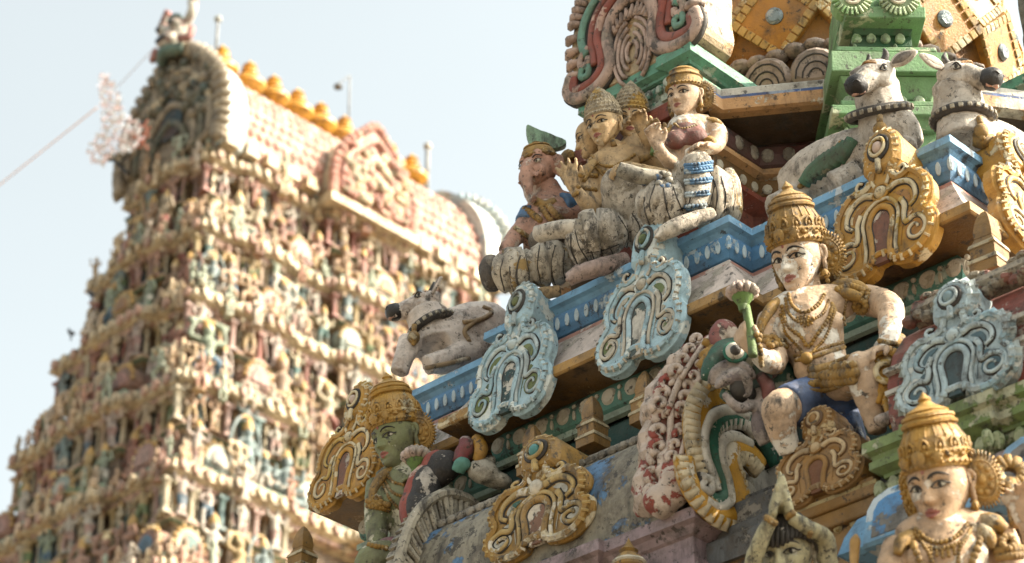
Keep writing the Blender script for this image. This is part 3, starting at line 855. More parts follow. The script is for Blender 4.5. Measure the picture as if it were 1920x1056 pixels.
OLIVE = paint('olive_scroll_fill', '76824a', '4f5c3c', .3, .3); 
gm = (GOLD(), GOLD_P(), paint('amber_fill', 'b37f3a', 'd9b98c', .3, .3), DARK(), paint('brown_pink_niche', '8a5f4c', 'd0c2b0', .4, .3), paint('pink_white_boss', 'd9bfae', chip=.2))
bm_ = (SKYB(), paint('pale_sky_edge', 'c3d0cf', '9db9c0', .3, .3, chip=.4), OLIVE, DARK(), paint('dark_teal_niche', '35504f', 'cfc8ba', .35, .3), OLIVE)
bm2 = (SKYB(), paint('cream_scroll', 'd2c8b4', '9db9c0', .3, .3, chip=.4), paint('flaked_fill', 'c9c0ac', '6d7a4c', .35, .3), DARK(), paint('dark_teal_niche', '35504f'), OLIVE)
def kud_y(label, bot, top, yb, yt, wpx, mats, style='gold', **k):
    b = PY(*bot, yb); t = PY(*top, yt); t.x = b.x = (b.x + t.x) / 2
    kudu(label, b, t, wpx, (1, 0), mats, style, **k)
kud_y('sky blue horseshoe ornament with olive green scrolls, on the eave above the green guardian', (968, 768), (957, 543), 9.76, 9.93, .68, bm_, 'blue')
kud_y('sky blue horseshoe ornament with flaking cream scrolls, below the white cracked seated statues', (1213, 662), (1196, 424), 9.76, 9.93, .69, bm2, 'blue')
kud_y('golden horseshoe ornament on the eave under the white bull, right of the guardian', (1668, 490), (1638, 250), 10.0, 10.12, .73, gm)
kud_y('golden horseshoe ornament at the far corner of the eave, beside the green guardian', (654, 925), (655, 728), 10.0, 10.15, .63, gm)
# on the sunny side of the corner
b = PX(1962, 478, -6.03); t = PX(1962, 300, -6.15); t.y = b.y
kudu('golden horseshoe ornament on the side eave, cut off by the picture edge', b, t, .74, (0, 1), gm)
# on the mauve ledge
gm2 = (paint('worn_gold_paint', 'ab843f', 'd8c8a6', .3, .35, rough=.5, chip=.6), paint('worn_gold_edge', 'c9ab6e', 'e0d6c2', .4, .3, chip=.5), paint('white_teal_inlay', 'c4c0b2', '3f7268', .3, .3), DARK(), paint('rust_niche', '8c6248', 'dccfbc', .4, .3), paint('turquoise_boss', '4f918c', chip=.2, rough=.3))
kud_y('worn gold horseshoe ornament with turquoise eye, standing on the mauve ledge', (1008, 1022), (1010, 820), 9.40, 9.45, .86, gm2)
m = MB()
lb = (paint('ice_blue_carving', 'b9cdd2', 'd8dad2', .35, .3, chip=.5, s=1.3), paint('ice_blue_edge', 'c6d6d8', '9fbcc6', .3, .3, chip=.5), paint('slate_blue_fill', '53707a', '8fa5ab', .3, .3), DARK(), paint('deep_teal_niche', '2f4a50', '7d959a', .2, .3), paint('grey_boss', '8aa0a5'))
kud_y('ice blue jagged horseshoe ornament on the olive green ledge', (1800, 742), (1778, 532), 9.36, 9.44, .70, lb, 'leaf')
# brown block with its own ornament
pan = thing('ornament_block', 'brown stepped block with a plain horseshoe ornament, between guardian and praying figure', 'pedestal', PY(1530, 960, 9.6))
m = MB(); bx = PY(1556, 940, 9.5).x; zb = PY(1535, 950, 9.5).z
Bz = [(-.36, -.13, .20), (-.13, -.05, .27), (-.05, .0, .31), (.0, .05, .29)]
for z0, z1, hw in Bz: m.frus((bx, 9.72, zb + z0), (hw * 2, hw * 1.5), (hw * 2 + (.03 if z0 < -.1 else 0), hw * 1.5 + .03), z1 - z0)
m.build('block', paint('block_ochre', '96703a', 'c8b083', .2, .4, chip=.5), pan, bevel=.01)
m = MB()
for i in range(5): ellplate(m, Matrix.Translation((bx - .2 + i * .1, 9.56, zb - .10)) @ Matrix(((1, 0, 0), (0, 0, -1), (0, 1, 0))).to_4x4(), 0, 0, .035, .06, .02, 0)
m.frus((bx, 9.72, zb - .01), (.6, .46), (.62, .48), .03)
m.build('petal_band', paint('straw_petals', 'c1ad7c', '8f7340', .3, .3), pan)
pm = (paint('toffee_paint', 'a3793f', 'cdb488', .15, .3, chip=.4), paint('toffee_edge', 'd2b68c', 'a57d48', .2, .2), paint('toffee_fill', '94692f'), paint('toffee_contour', '6b4a26'), paint('brown_niche', '7a4f30'), paint('toffee_boss', 'a3793f'))
b = Vector((bx - .04, 9.44, zb + .04)); t = PY(1522, 768, 9.5); t.x = b.x
kudu('plain toffee brown horseshoe ornament with pale outlines, on the stepped block', b, t, .56, (1, 0), pm, 'plain', thick=.5)

# ------------------------------------------------------------------ little stepped pyramid finials
def mkfin():
    r = thing('pyramid_finial', '', 'finial', (0, 0, 0), 'stepped pyramid finials on the shrine roofs')
    a, b = MB(), MB()
    a.frus((0, 0, 0), (.20, .20), (.20, .20), .07); b.frus((0, 0, .07), (.215, .215), (.205, .205), .03)
    a.frus((0, 0, .10), (.175, .175), (.18, .18), .075); b.frus((0, 0, .175), (.2, .2), (.185, .185), .03)
    a.frus((0, 0, .205), (.165, .165), (.12, .12), .045); 
    q = [(.066, .25), (.069, .29), (.06, .35), (.043, .40), (.02, .44), (.004, .455)]
    a.lathe((0, 0, 0), [(p[0] * 1.35, p[1]) for p in q], n=4, ph=.5)
    a.build('block', paint('finial_ochre', '9a753e', 'c4a873', .2, .4, chip=.5), r, bevel=.006)
    b.build('edge_band', paint('finial_cream', 'cdbc98', 'a3854e', .25, .3, chip=.4), r, bevel=.004)
    return r
f0 = mkfin(); f0.location = (-8.77, 9.84, 8.46); f0['label'] = 'ochre stepped pyramid finial standing free on the shrine ridge, right of the worn gold ornament'
first = True
for (px, py, y, lab, k) in ((1213, 797, 9.84, 'ochre stepped pyramid finial on the shrine ridge, tucked against the dragon gable', 1),
                            (1000, 895, 9.84, 'ochre stepped pyramid finial half hidden behind the worn gold ornament', 1),
                            (1860, 520, 9.9, 'large ochre stepped pyramid finial on the crumbling ridge above the ice blue ornament', 1.15),
                            (565, 1085, 9.9, 'ochre stepped pyramid finial low at the corner, in front of the far tower', 1.05)):
    q = dup(f0, PY(px, py, y), label=lab); q.scale = (.74 * k, .74 * k, .8 * k); q.rotation_euler.z = random.uniform(-.06, .06)
q = PY(1112, 843, 9.84); f0.location = q; f0.scale = (.74, .74, .8)

# ------------------------------------------------------------------ big carved gables of the dome
PAINT_ARCH = [paint('arch_pink_plaster', 'c9ab9a', 'a49484', .3, .6, chip=.5), paint('arch_red_paint', '9c5344', 'c9a593', .25, .3, chip=.5), paint('arch_green_paint', '6f9c88', 'b9bfae', .3, .4, chip=.5), DARK()]
def biggable(label, O, u, no, S=1.0):
    O = Vector(O); u = Vector(u); no = Vector(no); root = thing('dome_gable', label, 'gable', O, 'carved gables round the dome')
    M = Matrix.Translation(O) @ Matrix((u * S, Vector((0, 0, S)), no * S)).transposed().to_4x4()
    pink, red, grn, drk = PAINT_ARCH
    # outline: horseshoe with flared feet
    half = [(.0, .0), (.22, .0), (.42, .0), (.56, .05), (.6, .17), (.585, .30), (.60, .46), (.585, .64), (.53, .82), (.43, .97), (.30, 1.08), (.15, 1.15), (.07, 1.25), (0, 1.38)]
    out = smooth_closed(half + [(-a, b) for a, b in half[::-1][1:-1]], 3)
    m = MB(); m.slab(out, -.34, .0, M, 0, bev=.03); m.build('gable_body', paint('warm_gable_side', 'd5bd98', 'b98c5c', .3, .6, chip=.5) if S == 1.0 else paint('dark_gable_side', '6f675c', 'a89a86', .3, .9, chip=.6), root)  # second gable gets a darker, greyer body colour
    m = MB()      # feathered outer border
    n = len(out); acc = 0
    ii = inset(out, .05)
    for i in range(n):
        a0 = Vector(out[i]); a1 = Vector(out[(i + 1) % n]); acc += (a1 - a0).length
        if acc > .062 and a0.y > .18:
            acc = 0; d_in = (Vector(ii[i]) - a0).normalized(); e = (a1 - a0).normalized()
            m.tube([tuple(M @ Vector((a0.x - d_in.x * .03 - e.x * .01, a0.y - d_in.y * .03 - e.y * .01, -.02))) + (.022,), tuple(M @ Vector((a0.x + d_in.x * .04, a0.y + d_in.y * .04, .03))) + (.036,), tuple(M @ Vector((a0.x + d_in.x * .11, a0.y + d_in.y * .11, .01))) + (.02,)], n=6, k=3)
    m.build('leaf_border', pink, root, smooth=True)
    m = MB()
    def ln(pts, r, mt, d=.03, c=True, ends=1.0, sxs=(-1, 1)):
        for sx in sxs:
            q = cr([(a, b, 0) for a, b in pts], 5)
            if c: m.tube([tuple(M @ Vector((sx * p[0], p[1], .004))) + (r + .016,) for p in q], n=6, m=3, k=1, flat=.5, nrm=no, raw=True)
            m.tube([tuple(M @ Vector((sx * p[0], p[1], d))) + (r,) for p in q], n=8, m=mt, k=1, flat=.7, nrm=no, raw=True)
    band = [(.56, .24), (.585, .13), (.52, .045), (.40, .03), (.27, .07), (.19, .17), (.20, .30), (.215, .42), (.17, .55), (.08, .63), (0, .65)]
    ln(band, .05, 0)
    band2 = [(.53, .22), (.53, .12), (.42, .10), (.31, .14), (.265, .22), (.275, .34), (.30, .46), (.25, .62), (.13, .72), (0, .745)]
    ln(band2, .04, 1)
    band3 = [(.335, .24), (.345, .34), (.365, .46), (.33, .62), (.25, .73), (.12, .81), (0, .83)]
    ln(band3, .03, 1)
    ln([(.45, .30), (.46, .2), (.40, .19), (.39, .25), (.43, .27)], .026, 2)
    ln([(.40, .36), (.44, .44), (.45, .56), (.40, .70), (.31, .80)], .034, 2)
    ln([(.385, .42), (.46, .36), (.46, .29), (.40, .29), (.39, .34)], .03, 0)
    ln([(.35, .84), (.27, .90), (.18, .89), (.12, .86)], .03, 0)
    ln([(.14, .93), (.2, .99), (.28, .98), (.31, .92)], .03, 2)
    m.build('scroll_band', [pink, red, grn, drk], root, smooth=True)
    m = MB()     # acanthus in the opening
    for r_ in (.05, .09, .13, .165):
        ln_pts = [(r_ * math.sin(t) * 1.0, .22 + r_ * 1.5 * math.cos(t) * -1) for t in np.linspace(.3, 2.6, 9)]
        for sx in (-1, 1):
            m.tube([M @ Vector((sx * r_ * math.sin(t), .19 + r_ * 1.7 * -math.cos(t), .02)) for t in np.linspace(.5, 2.9, 10)], .016, 6, 0, k=1)
    for i in range(9):
        t = -1.1 + i * .275
        m.tube([tuple(M @ Vector((.15 * math.sin(t), .36 + .12 * math.cos(t), .02))) + (.028,), tuple(M @ Vector((.2 * math.sin(t + .12), .42 + .16 * math.cos(t), .03))) + (.012,)], n=6, k=1)
    m.build('acanthus', pink, root, smooth=True)
    m = MB()     # shell and mask over the arch
    for i in range(11):
        t = -1.5 + i * .3
        m.tube([tuple(M @ Vector((0, .93, .05))) + (.03,), tuple(M @ Vector((.16 * math.sin(t), .93 - .13 * math.cos(t), .05))) + (.022,)], n=6, k=1)
    m.ell(M @ Vector((0, 1.02, .06)), (.17, .12, .14), n=14, k=10)
    m.build('shell', pink, root, smooth=True)
    return root
biggable('big horseshoe gable of pink and red scrolls on the sea green ledge', (X0, Y0 - 2.33, zg - .01), (1, 0, 0), (0, -1, 0), 1.0)
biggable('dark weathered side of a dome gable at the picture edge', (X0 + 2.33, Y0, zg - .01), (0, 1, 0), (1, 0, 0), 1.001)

# ------------------------------------------------------------------ sculpted figures
from mathutils.bvhtree import BVHTree


def head_pts(n=76, mm=70, jaw=.33, nose=1.0):
    vs = []
    for i in range(mm + 1):
        t = math.pi * i / mm; z = math.cos(t); s_ = math.sin(t)
        for j in range(n):
            a = 2 * math.pi * j / n; aw = a - .45 * math.sin(a)
            dx = s_ * math.sin(aw); dy = -s_ * math.cos(aw)
            x = .37 * dx; y = .44 * dy if dy > 0 else -.40 * abs(dy) ** .8; zz_ = .5 * z
            k = max(0, min(1, (.06 - zz_) / .56)); k = k * k * (3 - 2 * k)
            x *= 1 - jaw * k; y = y * (1 - .4 * k) if dy > 0 else y
            y -= .20 * k * k
            if dy < 0:
                f = 0
                def G(cx, cz, sx, sz, am):
                    return am * math.exp(-((abs(x) - cx) / sx) ** 2 - ((zz_ - cz) / sz) ** 2)
                nz_ = max(0, min(1, (.12 - zz_) / .24)) if zz_ > -.125 else max(0, 1 - (-.125 - zz_) / .045)
                f += nose * .125 * nz_ * math.exp(-(x / (.035 + .025 * nz_)) ** 2)
                f += G(.055, -.115, .03, .032, .035) * nose
                f += G(.155, .03, .085, .055, -.055) + G(.16, .13, .11, .035, .022) + G(.2, -.10, .09, .08, .025)
                f += G(0, -.225, .085, .022, .036) + G(.035, -.222, .03, .02, .01) + G(0, -.285, .07, .024, .04) + G(0, -.253, .1, .01, -.022) + G(0, -.335, .07, .022, -.022)
                f += G(0, -.41, .075, .06, .035) + G(0, .26, .2, .12, .015)
                y -= f
            vs.append((x, y, zz_))
    fs = []
    for i in range(mm):
        for j in range(n): fs.append((i * n + j, (i + 1) * n + j, (i + 1) * n + (j + 1) % n, i * n + (j + 1) % n))
    return vs, fs


HV, HF = head_pts()


def surf(x, z):
    best = None
    for v in HV:
        if v[1] < 0:
            d = (v[0] - x) ** 2 + (v[2] - z) ** 2
            if best is None or d < best[0]: best = (d, v[1])
    return best[1]


SURF = {}


def sy(x, z):
    k = (round(abs(x), 3), round(z, 3))
    if k not in SURF: SURF[k] = surf(abs(x), z)
    return SURF[k]


def head(th, c, h, yaw, pitch, roll, skin, crown='kirita', cmat=None, hair=None, discs=True, ears=True, name='head', gaze=0, marks=True, sx=1.0, brow=INK, discpos=.40, cs=1.0):
    """a carved face: c centre, h height chin to top"""
    cmat = cmat or GOLD_F()
    M = Matrix.Translation(c) @ Matrix.Rotation(R(yaw), 4, 'Z') @ Matrix.Rotation(R(pitch), 4, 'X') @ Matrix.Rotation(R(roll), 4, 'Y') @ Matrix.Diagonal((h * sx, h, h, 1))
    m = MB(); m.T = M
    m.add(HV, HF)
    for f in range(len(m.f)):
        q = m.f[f]; vx = sum(HV[i][0] for i in q) / 4; vz = sum(HV[i][2] for i in q) / 4; vy = sum(HV[i][1] for i in q) / 4
        w_ = .095 * (1 - ((vz + .253) / .062) ** 2)
        if vy < -.2 and abs(vx) < w_: m.m[f] = 1
    if ears:
        for s_ in (-1, 1):
            m.T = M
            m.tube([(s_ * .345, .03, .10, .03), (s_ * .40, .07, .08, .04), (s_ * .405, .07, -.02, .035), (s_ * .375, .03, -.09, .035), (s_ * .37, .03, -.2, .035), (s_ * .37, .03, -.25, .028)], n=8, k=4)
            m.ell((s_ * .365, .04, .02), (.03, .06, .09))
    m.build(name, [skin, LIP()], th, smooth=True)
    for s_ in (-1, 1):
        m = MB(); m.T = M
        ex, ez = s_ * .152, .03; y = sy(ex, ez)
        m.ell((ex, y + .012, ez), (.082, .034, .036), 0, n=14, k=10)
        m.ell((ex + gaze, y - .012, ez), (.034, .014, .034), 1, n=12, k=8)
        m.tube([(ex + s_ * u, sy(ex + s_ * u, ez + v) - .014, ez + v) for u, v in ((-.085, -.012), (-.05, .026), (0, .042), (.05, .03), (.095, -.002), (.13, -.008))], .0105, 6, 1, k=3)
        m.tube([(ex + s_ * u, sy(ex + s_ * u, ez + v) - .006, ez + v) for u, v in ((-.075, -.02), (0, -.036), (.07, -.018))], .006, 5, 1, k=3)
        m.build('eye', [EYEW(), INK()], th, smooth=True)
    for s_ in (-1, 1):
        m = MB(); m.T = M
        m.tube([(s_ * u, sy(s_ * u, v) - .004, v) + (r_,) for u, v, r_ in ((.055, .115, .010), (.10, .15, .016), (.17, .162, .015), (.24, .135, .011), (.275, .10, .006))], n=6, k=4)
        m.build('eyebrow', brow(), th, smooth=True)
    if marks:
        m = MB(); m.T = M; m.ell((0, sy(0, .2) - .0, .2), (.024, .012, .03)); m.build('forehead_mark', LIP(), th, smooth=True)
    if crown:
        m = MB()
        m.T = M @ Matrix.Translation((0, .03, .0)) @ Matrix.Rotation(R(-7), 4, 'X') @ Matrix.Translation((0, 0, .17 * (1 - cs))) @ Matrix.Diagonal((1, 1.12, cs, 1))
        if crown == 'kirita':
            P = [(.34, .16), (.40, .17), (.425, .215), (.40, .26), (.395, .30), (.425, .33), (.43, .36), (.41, .38), (.40, .45), (.375, .56), (.33, .66), (.29, .71), (.335, .725), (.345, .76), (.31, .78), (.30, .80), (.32, .815), (.315, .85), (.26, .87), (.25, .885), (.26, .90), (.22, .93), (.12, .98), (.07, 1.03), (.085, 1.06), (.05, 1.10), (.0, 1.16)]
        elif crown == 'low':
            P = [(.34, .15), (.40, .17), (.42, .21), (.40, .26), (.39, .32), (.37, .42), (.40, .45), (.36, .50), (.32, .56), (.33, .60), (.22, .68), (.10, .72), (0, .78)]
        else:      # matted cone
            P = [(.34, .15), (.40, .18), (.41, .22), (.38, .27), (.40, .32), (.37, .37), (.38, .42), (.34, .47), (.35, .52), (.30, .58), (.30, .63), (.24, .69), (.23, .74), (.15, .80), (.12, .86), (.08, .92), (0, 1.0)]
        m.lathe((0, 0, 0), P, n=30)
        zt_ = P[-1][1]
        for i in range(34):
            a = 2 * math.pi * i / 34; m.ell((.425 * math.cos(a), .425 * math.sin(a), .215), .024, n=7, k=5)
            if crown == 'kirita': m.ell((.435 * math.cos(a), .435 * math.sin(a), .345), .018, n=6, k=4)
        if crown == 'kirita':
            for i in range(14):
                a = 2 * math.pi * i / 14
                m.tube([(.41 * math.cos(a + q) , .41 * math.sin(a + q), z_) for q, z_ in ((-.12, .40), (-.10, .47), (0, .52), (.10, .47), (.12, .40))], .018, 6, k=2)
                m.ell((.415 * math.cos(a), .415 * math.sin(a), .43), (.025, .025, .03), n=6, k=5)
                m.ell((.40 * math.cos(a + .22), .40 * math.sin(a + .22), .30), (.05, .05, .03), n=7, k=5)
            for i in range(20):
                a = 2 * math.pi * i / 20; m.tube([(.385 * math.cos(a), .385 * math.sin(a), .54, .012), (.30 * math.cos(a), .30 * math.sin(a), .71, .01)], n=5, k=1)
            m.ell((0, -.43, .30), (.09, .04, .10), n=10, k=8); m.ell((-.22, -.37, .29), (.07, .04, .08)); m.ell((.22, -.37, .29), (.07, .04, .08))
            for s_ in (-1, 0, 1):
                for q in range(8):
                    a = q * .785; m.ell((s_ * .22 + .07 * math.cos(a), -.43 + .06 * abs(s_), .30 + .075 * math.sin(a)), .022, n=6, k=4)
        elif crown == 'matted':
            for k_ in range(26):
                a = 2 * math.pi * k_ / 26; m.tube([(r_ * 1.02 * math.cos(a + z_ * .6), r_ * 1.02 * math.sin(a + z_ * .6), z_, .014) for r_, z_ in P[4:-2]], n=5, k=1)
        m.build('crown', [cmat], th, smooth=False, bevel=0)
        for p_ in th.children[-1:]:
            p_.data.polygons.foreach_set('use_smooth', [True] * len(p_.data.polygons))
    if hair:
        m = MB(); m.T = M
        m.lathe((0, .04, 0), [(.30, .15), (.40, .18), (.42, .3), (.36, .45), (.2, .56), (0, .6)], n=24)
        for i in range(40):
            a = 2 * math.pi * i / 40; m.tube([(.42 * math.cos(a), .04 + .44 * math.sin(a), .14 + .04 * math.sin(5 * a), .03), (.42 * math.cos(a + .1), .04 + .44 * math.sin(a + .1), .3, .035), (.24 * math.cos(a + .3), .04 + .26 * math.sin(a + .3), .52, .03)], n=6, k=3)
        for s_ in (-1, 1): m.tube([(s_ * .38, .08, .2, .08), (s_ * .43, .12, -.05, .09), (s_ * .42, .12, -.3, .08), (s_ * .45, .12, -.5, .04)], n=8)
        m.build('hair', [hair], th, smooth=True)
    if discs:
        for s_ in (-1, 1):
            m = MB()
            Md = M @ Matrix.Translation((s_ * discpos, .14, -.03)) @ Matrix.Rotation(R(s_ * 30), 4, 'Z') @ Matrix.Rotation(R(90), 4, 'X')
            m.slab([(.23 * math.cos(t), .3 * math.sin(t)) for t in np.linspace(0, 6.2832, 25)[:-1]], -.06, .03, Md, 0, bev=.02)
            m.T = Md
            for i in range(36):
                a = 2 * math.pi * i / 36
                m.tube([(.20 * math.cos(a), .27 * math.sin(a), .035, .011), (.265 * math.cos(a), .335 * math.sin(a), .0, .013)], n=6, k=1)
            for i in range(9):
                a = 2 * math.pi * i / 9; m.ell((.115 * math.cos(a), .15 * math.sin(a), .035), (.04, .04, .025), n=8, k=5)
            m.tube([(.17 * math.cos(a), .22 * math.sin(a), .035) for a in np.linspace(0, 6.2832, 19)[:-1]], .013, 6, closed=True, k=1)
            m.ell((0, 0, .04), (.05, .06, .03)); m.T = None
            m.build('ear_disc', cmat, th, smooth=True)
        for s_ in (-1, 1):
            m = MB(); m.T = M
            m.ell((s_ * .375, -.02, -.30), (.055, .055, .07)); m.ell((s_ * .375, -.02, -.40), (.035, .035, .04))
            for q in range(7): a = q * .9; m.ell((s_ * .375 + .05 * math.cos(a), -.02 + .05 * math.sin(a), -.31), .02, n=6, k=4)
            m.build('earring', cmat, th, smooth=True)
    return M


def FR(): return Matrix((RT, FH * -1, Vector((0, 0, 1)))).transposed()


def hand(m, W, d, n, s=1.4, curl=.35, thumb=1, spread=.25, mt=0):
    """five fingered hand: W wrist, d pointing along the fingers, n the palm side"""
    W = Vector(W); d = Vector(d).normalized(); n = Vector(n); n = (n - d * n.dot(d)).normalized(); sd_ = d.cross(n) * thumb
    k = s
    for o_ in (-.024, -.008, .008, .024):
        m.tube([tuple(W + sd_ * o_ * k * .6) + (.016 * k,), tuple(W + d * .05 * k + sd_ * o_ * k) + (.017 * k,), tuple(W + d * .088 * k + sd_ * o_ * 1.1 * k) + (.0135 * k,)], n=8, m=mt, k=3)
    for i, (o_, L_) in enumerate(((.036, .066), (.0125, .078), (-.0125, .074), (-.036, .056))):
        p = W + d * .085 * k + sd_ * o_ * k; a = curl * (.8 + .12 * i); q = [tuple(p) + (.0105 * k,)]
        dd_ = (d + sd_ * spread * o_ / .036 * .5).normalized()
        for j, fl in enumerate((.45, .3, .25)):
            v = dd_ * math.cos(a * (j + .7)) + n * math.sin(a * (j + .7)); p = p + v * L_ * fl * k; q.append(tuple(p) + ((.0105, .0095, .0075)[j] * k,))
        m.tube(q, n=8, m=mt, k=3)
    p = W + d * .025 * k + sd_ * .026 * k
    q = [tuple(p) + (.016 * k,)]
    for L_, v, r_ in ((.035, sd_ * .8 + d * .6 + n * .25, .013), (.028, sd_ * .3 + d * .9 + n * .4, .0115), (.022, d + n * .5, .0085)):
        p = p + v.normalized() * L_ * k; q.append(tuple(p) + (r_ * k,))
    m.tube(q, n=8, m=mt, k=3)


def chains(m, H, cs, mt=0):
    for c in cs:
        m.tube([tuple(PH(x, y, H - o_)) + (r_,) for x, y, o_, r_ in c], n=14, m=mt, k=6)


def blobs(m, H, es, mt=0):
    Fm = FR()
    for x, y, o_, r_ in es: m.ell(PH(x, y, H - o_), r_, mt, Fm, 18, 12)


def bvh_of(o):
    off = BASE[o]; me = o.data
    return BVHTree.FromPolygons([v.co + off for v in me.vertices], [tuple(p.vertices) for p in me.polygons])


def cast(b, px, py, lift=.0, fb=None):
    d = ray(px, py).normalized(); h = b.ray_cast(CAM, d, 60)
    if h[0] is None: return None
    return h[0] - d * lift


def strand(m, b, pts, r=.012, bead=False, mt=0, k=5, lift=None, step_=1.7):
    """a string of jewellery laid over the carved body; pts are traced where the photograph shows it"""
    q = cr([(x, y, 0) for x, y in pts], k * 2) if len(pts) > 2 else cr([(x, y, 0) for x, y in pts], 10)
    P = [cast(b, p[0], p[1], (r * .4 if lift is None else lift)) for p in q]; P = [p for p in P if p is not None]
    if len(P) < 2: return
    # keep the string continuous
    R_ = [P[0]]
    for p in P[1:]:
        if (p - R_[-1]).length < .2: R_.append(p)
    if len(R_) < 2: return
    if not bead: m.tube(R_, r, 7, mt, k=1); return
    acc = 0; m.ell(R_[0], r, mt, n=7, k=5)
    for a, c in zip(R_[:-1], R_[1:]):
        L_ = (c - a).length; t = step_ * r - acc
        while t < L_:
            m.ell(a + (c - a) * (t / L_), r * random.uniform(.88, 1.1), mt, n=7, k=5); t += step_ * r
        acc = (L_ - (t - step_ * r))

# ================================================================== statues
# ---- pale guardian sitting in the corner of the eave
H = 11.85
G = thing('guardian_statue', 'large pale guardian statue in blue shorts holding up a lotus, seated under the eave', 'statue', PH(1560, 850, H))
m = MB()
chains(m, H, [
    [(1508, 520, .03, .085), (1512, 560, .0, .09), (1515, 575, 0, .10)],
    [(1450, 592, .02, .085), (1490, 582, .03, .12), (1550, 572, .03, .12), (1597, 560, 0, .085)],
    [(1513, 575, .0, .15), (1520, 625, .02, .185), (1538, 680, .0, .15), (1556, 730, .0, .17)],
    [(1450, 595, .02, .088), (1442, 640, .03, .082), (1455, 678, .10, .072)],
    [(1455, 680, .10, .070), (1435, 676, .20, .060), (1418, 662, .26, .042)],
    [(1597, 560, .0, .088), (1640, 566, .08, .088), (1668, 578, .20, .08), (1669, 610, .32, .066), (1664, 640, .40, .05), (1650, 655, .44, .043)],
    [(1570, 735, .04, .13), (1590, 712, .28, .115), (1612, 690, .48, .088)],
    [(1613, 692, .48, .088), (1625, 730, .46, .085), (1638, 775, .42, .068), (1646, 812, .40, .05)],
    [(1540, 745, .02, .13), (1500, 755, .14, .12), (1460, 766, .26, .098)],
    [(1460, 768, .26, .098), (1466, 805, .22, .082), (1480, 850, .16, .058)],
])
blobs(m, H, [(1487, 612, .13, (.085, .06, .07)), (1556, 604, .13, (.085, .06, .07)), (1535, 690, .09, (.14, .1, .12)), (1612, 690, .49, (.085, .085, .09)), (1460, 768, .27, (.095, .09, .1))])
hand(m, PH(1420, 663, H - .27), PH(1398, 640, H - .30) - PH(1420, 663, H - .27), (PH(1400, 620, H - .22) - PH(1400, 650, H - .33)) * 1 + RT * .2, 1.45, 1.05, -1, .1)
hand(m, PH(1652, 655, H - .45), PH(1615, 668, H - .56) - PH(1652, 655, H - .45), Vector((0, 0, -1)), 1.5, .5, 1, .2)
body = m.build('body', SKIN(), G, vox=.011, sm=3)
bb = bvh_of(body)
MH = head(G, PH(1499, 487, H - .07), .40, 3, 27, 5, SKIN(), 'kirita', GOLD_F(), sx=.95)
m = MB()
chains(m, H, [[(1572, 740, .02, .142), (1590, 722, .19, .135), (1598, 710, .26, .122)], [(1545, 745, .02, .14), (1515, 752, .10, .134), (1488, 759, .19, .124), (1476, 763, .23, .112)], [(1545, 722, 0, .17), (1560, 742, .01, .185), (1570, 760, .0, .18)],
               [(1575, 760, .10, .09), (1590, 800, .12, .085), (1595, 840, .08, .09), (1585, 870, .04, .06)], [(1585, 765, .16, .03), (1600, 800, .18, .035), (1612, 830, .16, .03)], [(1570, 770, .17, .025), (1580, 810, .19, .03), (1590, 850, .16, .03)]])
m.build('shorts', NAVY(), G, vox=.012, sm=2)
m = MB()      # broad carved belt
for row, (dy, off) in enumerate(((0, 0), (14, 5), (27, 0))):
    for i in range(12):
        x = 1522 + i * 7 + off * .5; p = cast(bb, x, 690 + dy - (x - 1560) * .12 + 0, .018)
        if p: m.ell(p, (.028, .028, .028) if row != 1 else (.034, .034, .034), n=8, k=6)
for dy in (-10, 36):
    strand(m, bb, [(1516, 696 + dy), (1535, 698 + dy), (1560, 692 + dy), (1590, 680 + dy)], .016)
m.build('belt', GOLD_F(), G, smooth=True)
m = MB()
strand(m, bb, [(1478, 552), (1485, 572), (1505, 585), (1530, 575), (1546, 552)], .013, True)
strand(m, bb, [(1472, 560), (1480, 590), (1503, 604), (1540, 590), (1556, 560)], .010, True)
strand(m, bb, [(1466, 575), (1476, 610), (1500, 630), (1515, 650), (1530, 630), (1552, 600), (1562, 570)], .013, True)
strand(m, bb, [(1463, 590), (1473, 625), (1498, 652), (1512, 672), (1528, 655), (1552, 625), (1566, 580)], .010, True)
for q in range(5): strand(m, bb, [(1495 + q * 7, 592 + 2 * abs(q - 2)), (1497 + q * 6, 615 - 3 * abs(q - 2))], .009, True)
strand(m, bb, [(1490, 668), (1520, 662), (1560, 648), (1590, 640)], .010, True); strand(m, bb, [(1492, 676), (1522, 671), (1562, 657), (1592, 648)], .012)
p = cast(bb, 1512, 672, .02); m.ell(p, .035) if p else None
strand(m, bb, [(1590, 545), (1585, 575), (1582, 600), (1590, 630)], .010, True)
m.build('necklace', GOLD_F(), G, smooth=True)
m = MB()
def band_at(m, b, x0, y0, x1, y1, n=7, r=.022, rows=1):
    for i in range(n):
        t = i / (n - 1); p = cast(b, x0 + (x1 - x0) * t, y0 + (y1 - y0) * t, .006)
        if p: m.ell(p, r, n=8, k=6)
for dx, dy in ((0, 0), (4, 9)): band_at(m, bb, 1418 + dx, 628 + dy, 1470 + dx, 640 + dy, 9, .018)
for i in range(8): 
    a = i * .785; p = cast(bb, 1448 + 9 * math.cos(a), 640 + 9 * math.sin(a), .02); m.ell(p, .02, n=7, k=5) if p else None
m.build('armlet', GOLD_F(), G, smooth=True); m = MB()
band_at(m, bb, 1618, 545, 1606, 598, 9, .02); band_at(m, bb, 1629, 545, 1616, 600, 9, .016)
for i in range(10):
    a = i * .628; p = cast(bb, 1613 + 11 * math.cos(a), 575 + 11 * math.sin(a), .025); m.ell(p, .018, n=7, k=5) if p else None
m.build('armlet', GOLD_F(), G, smooth=True); m = MB()
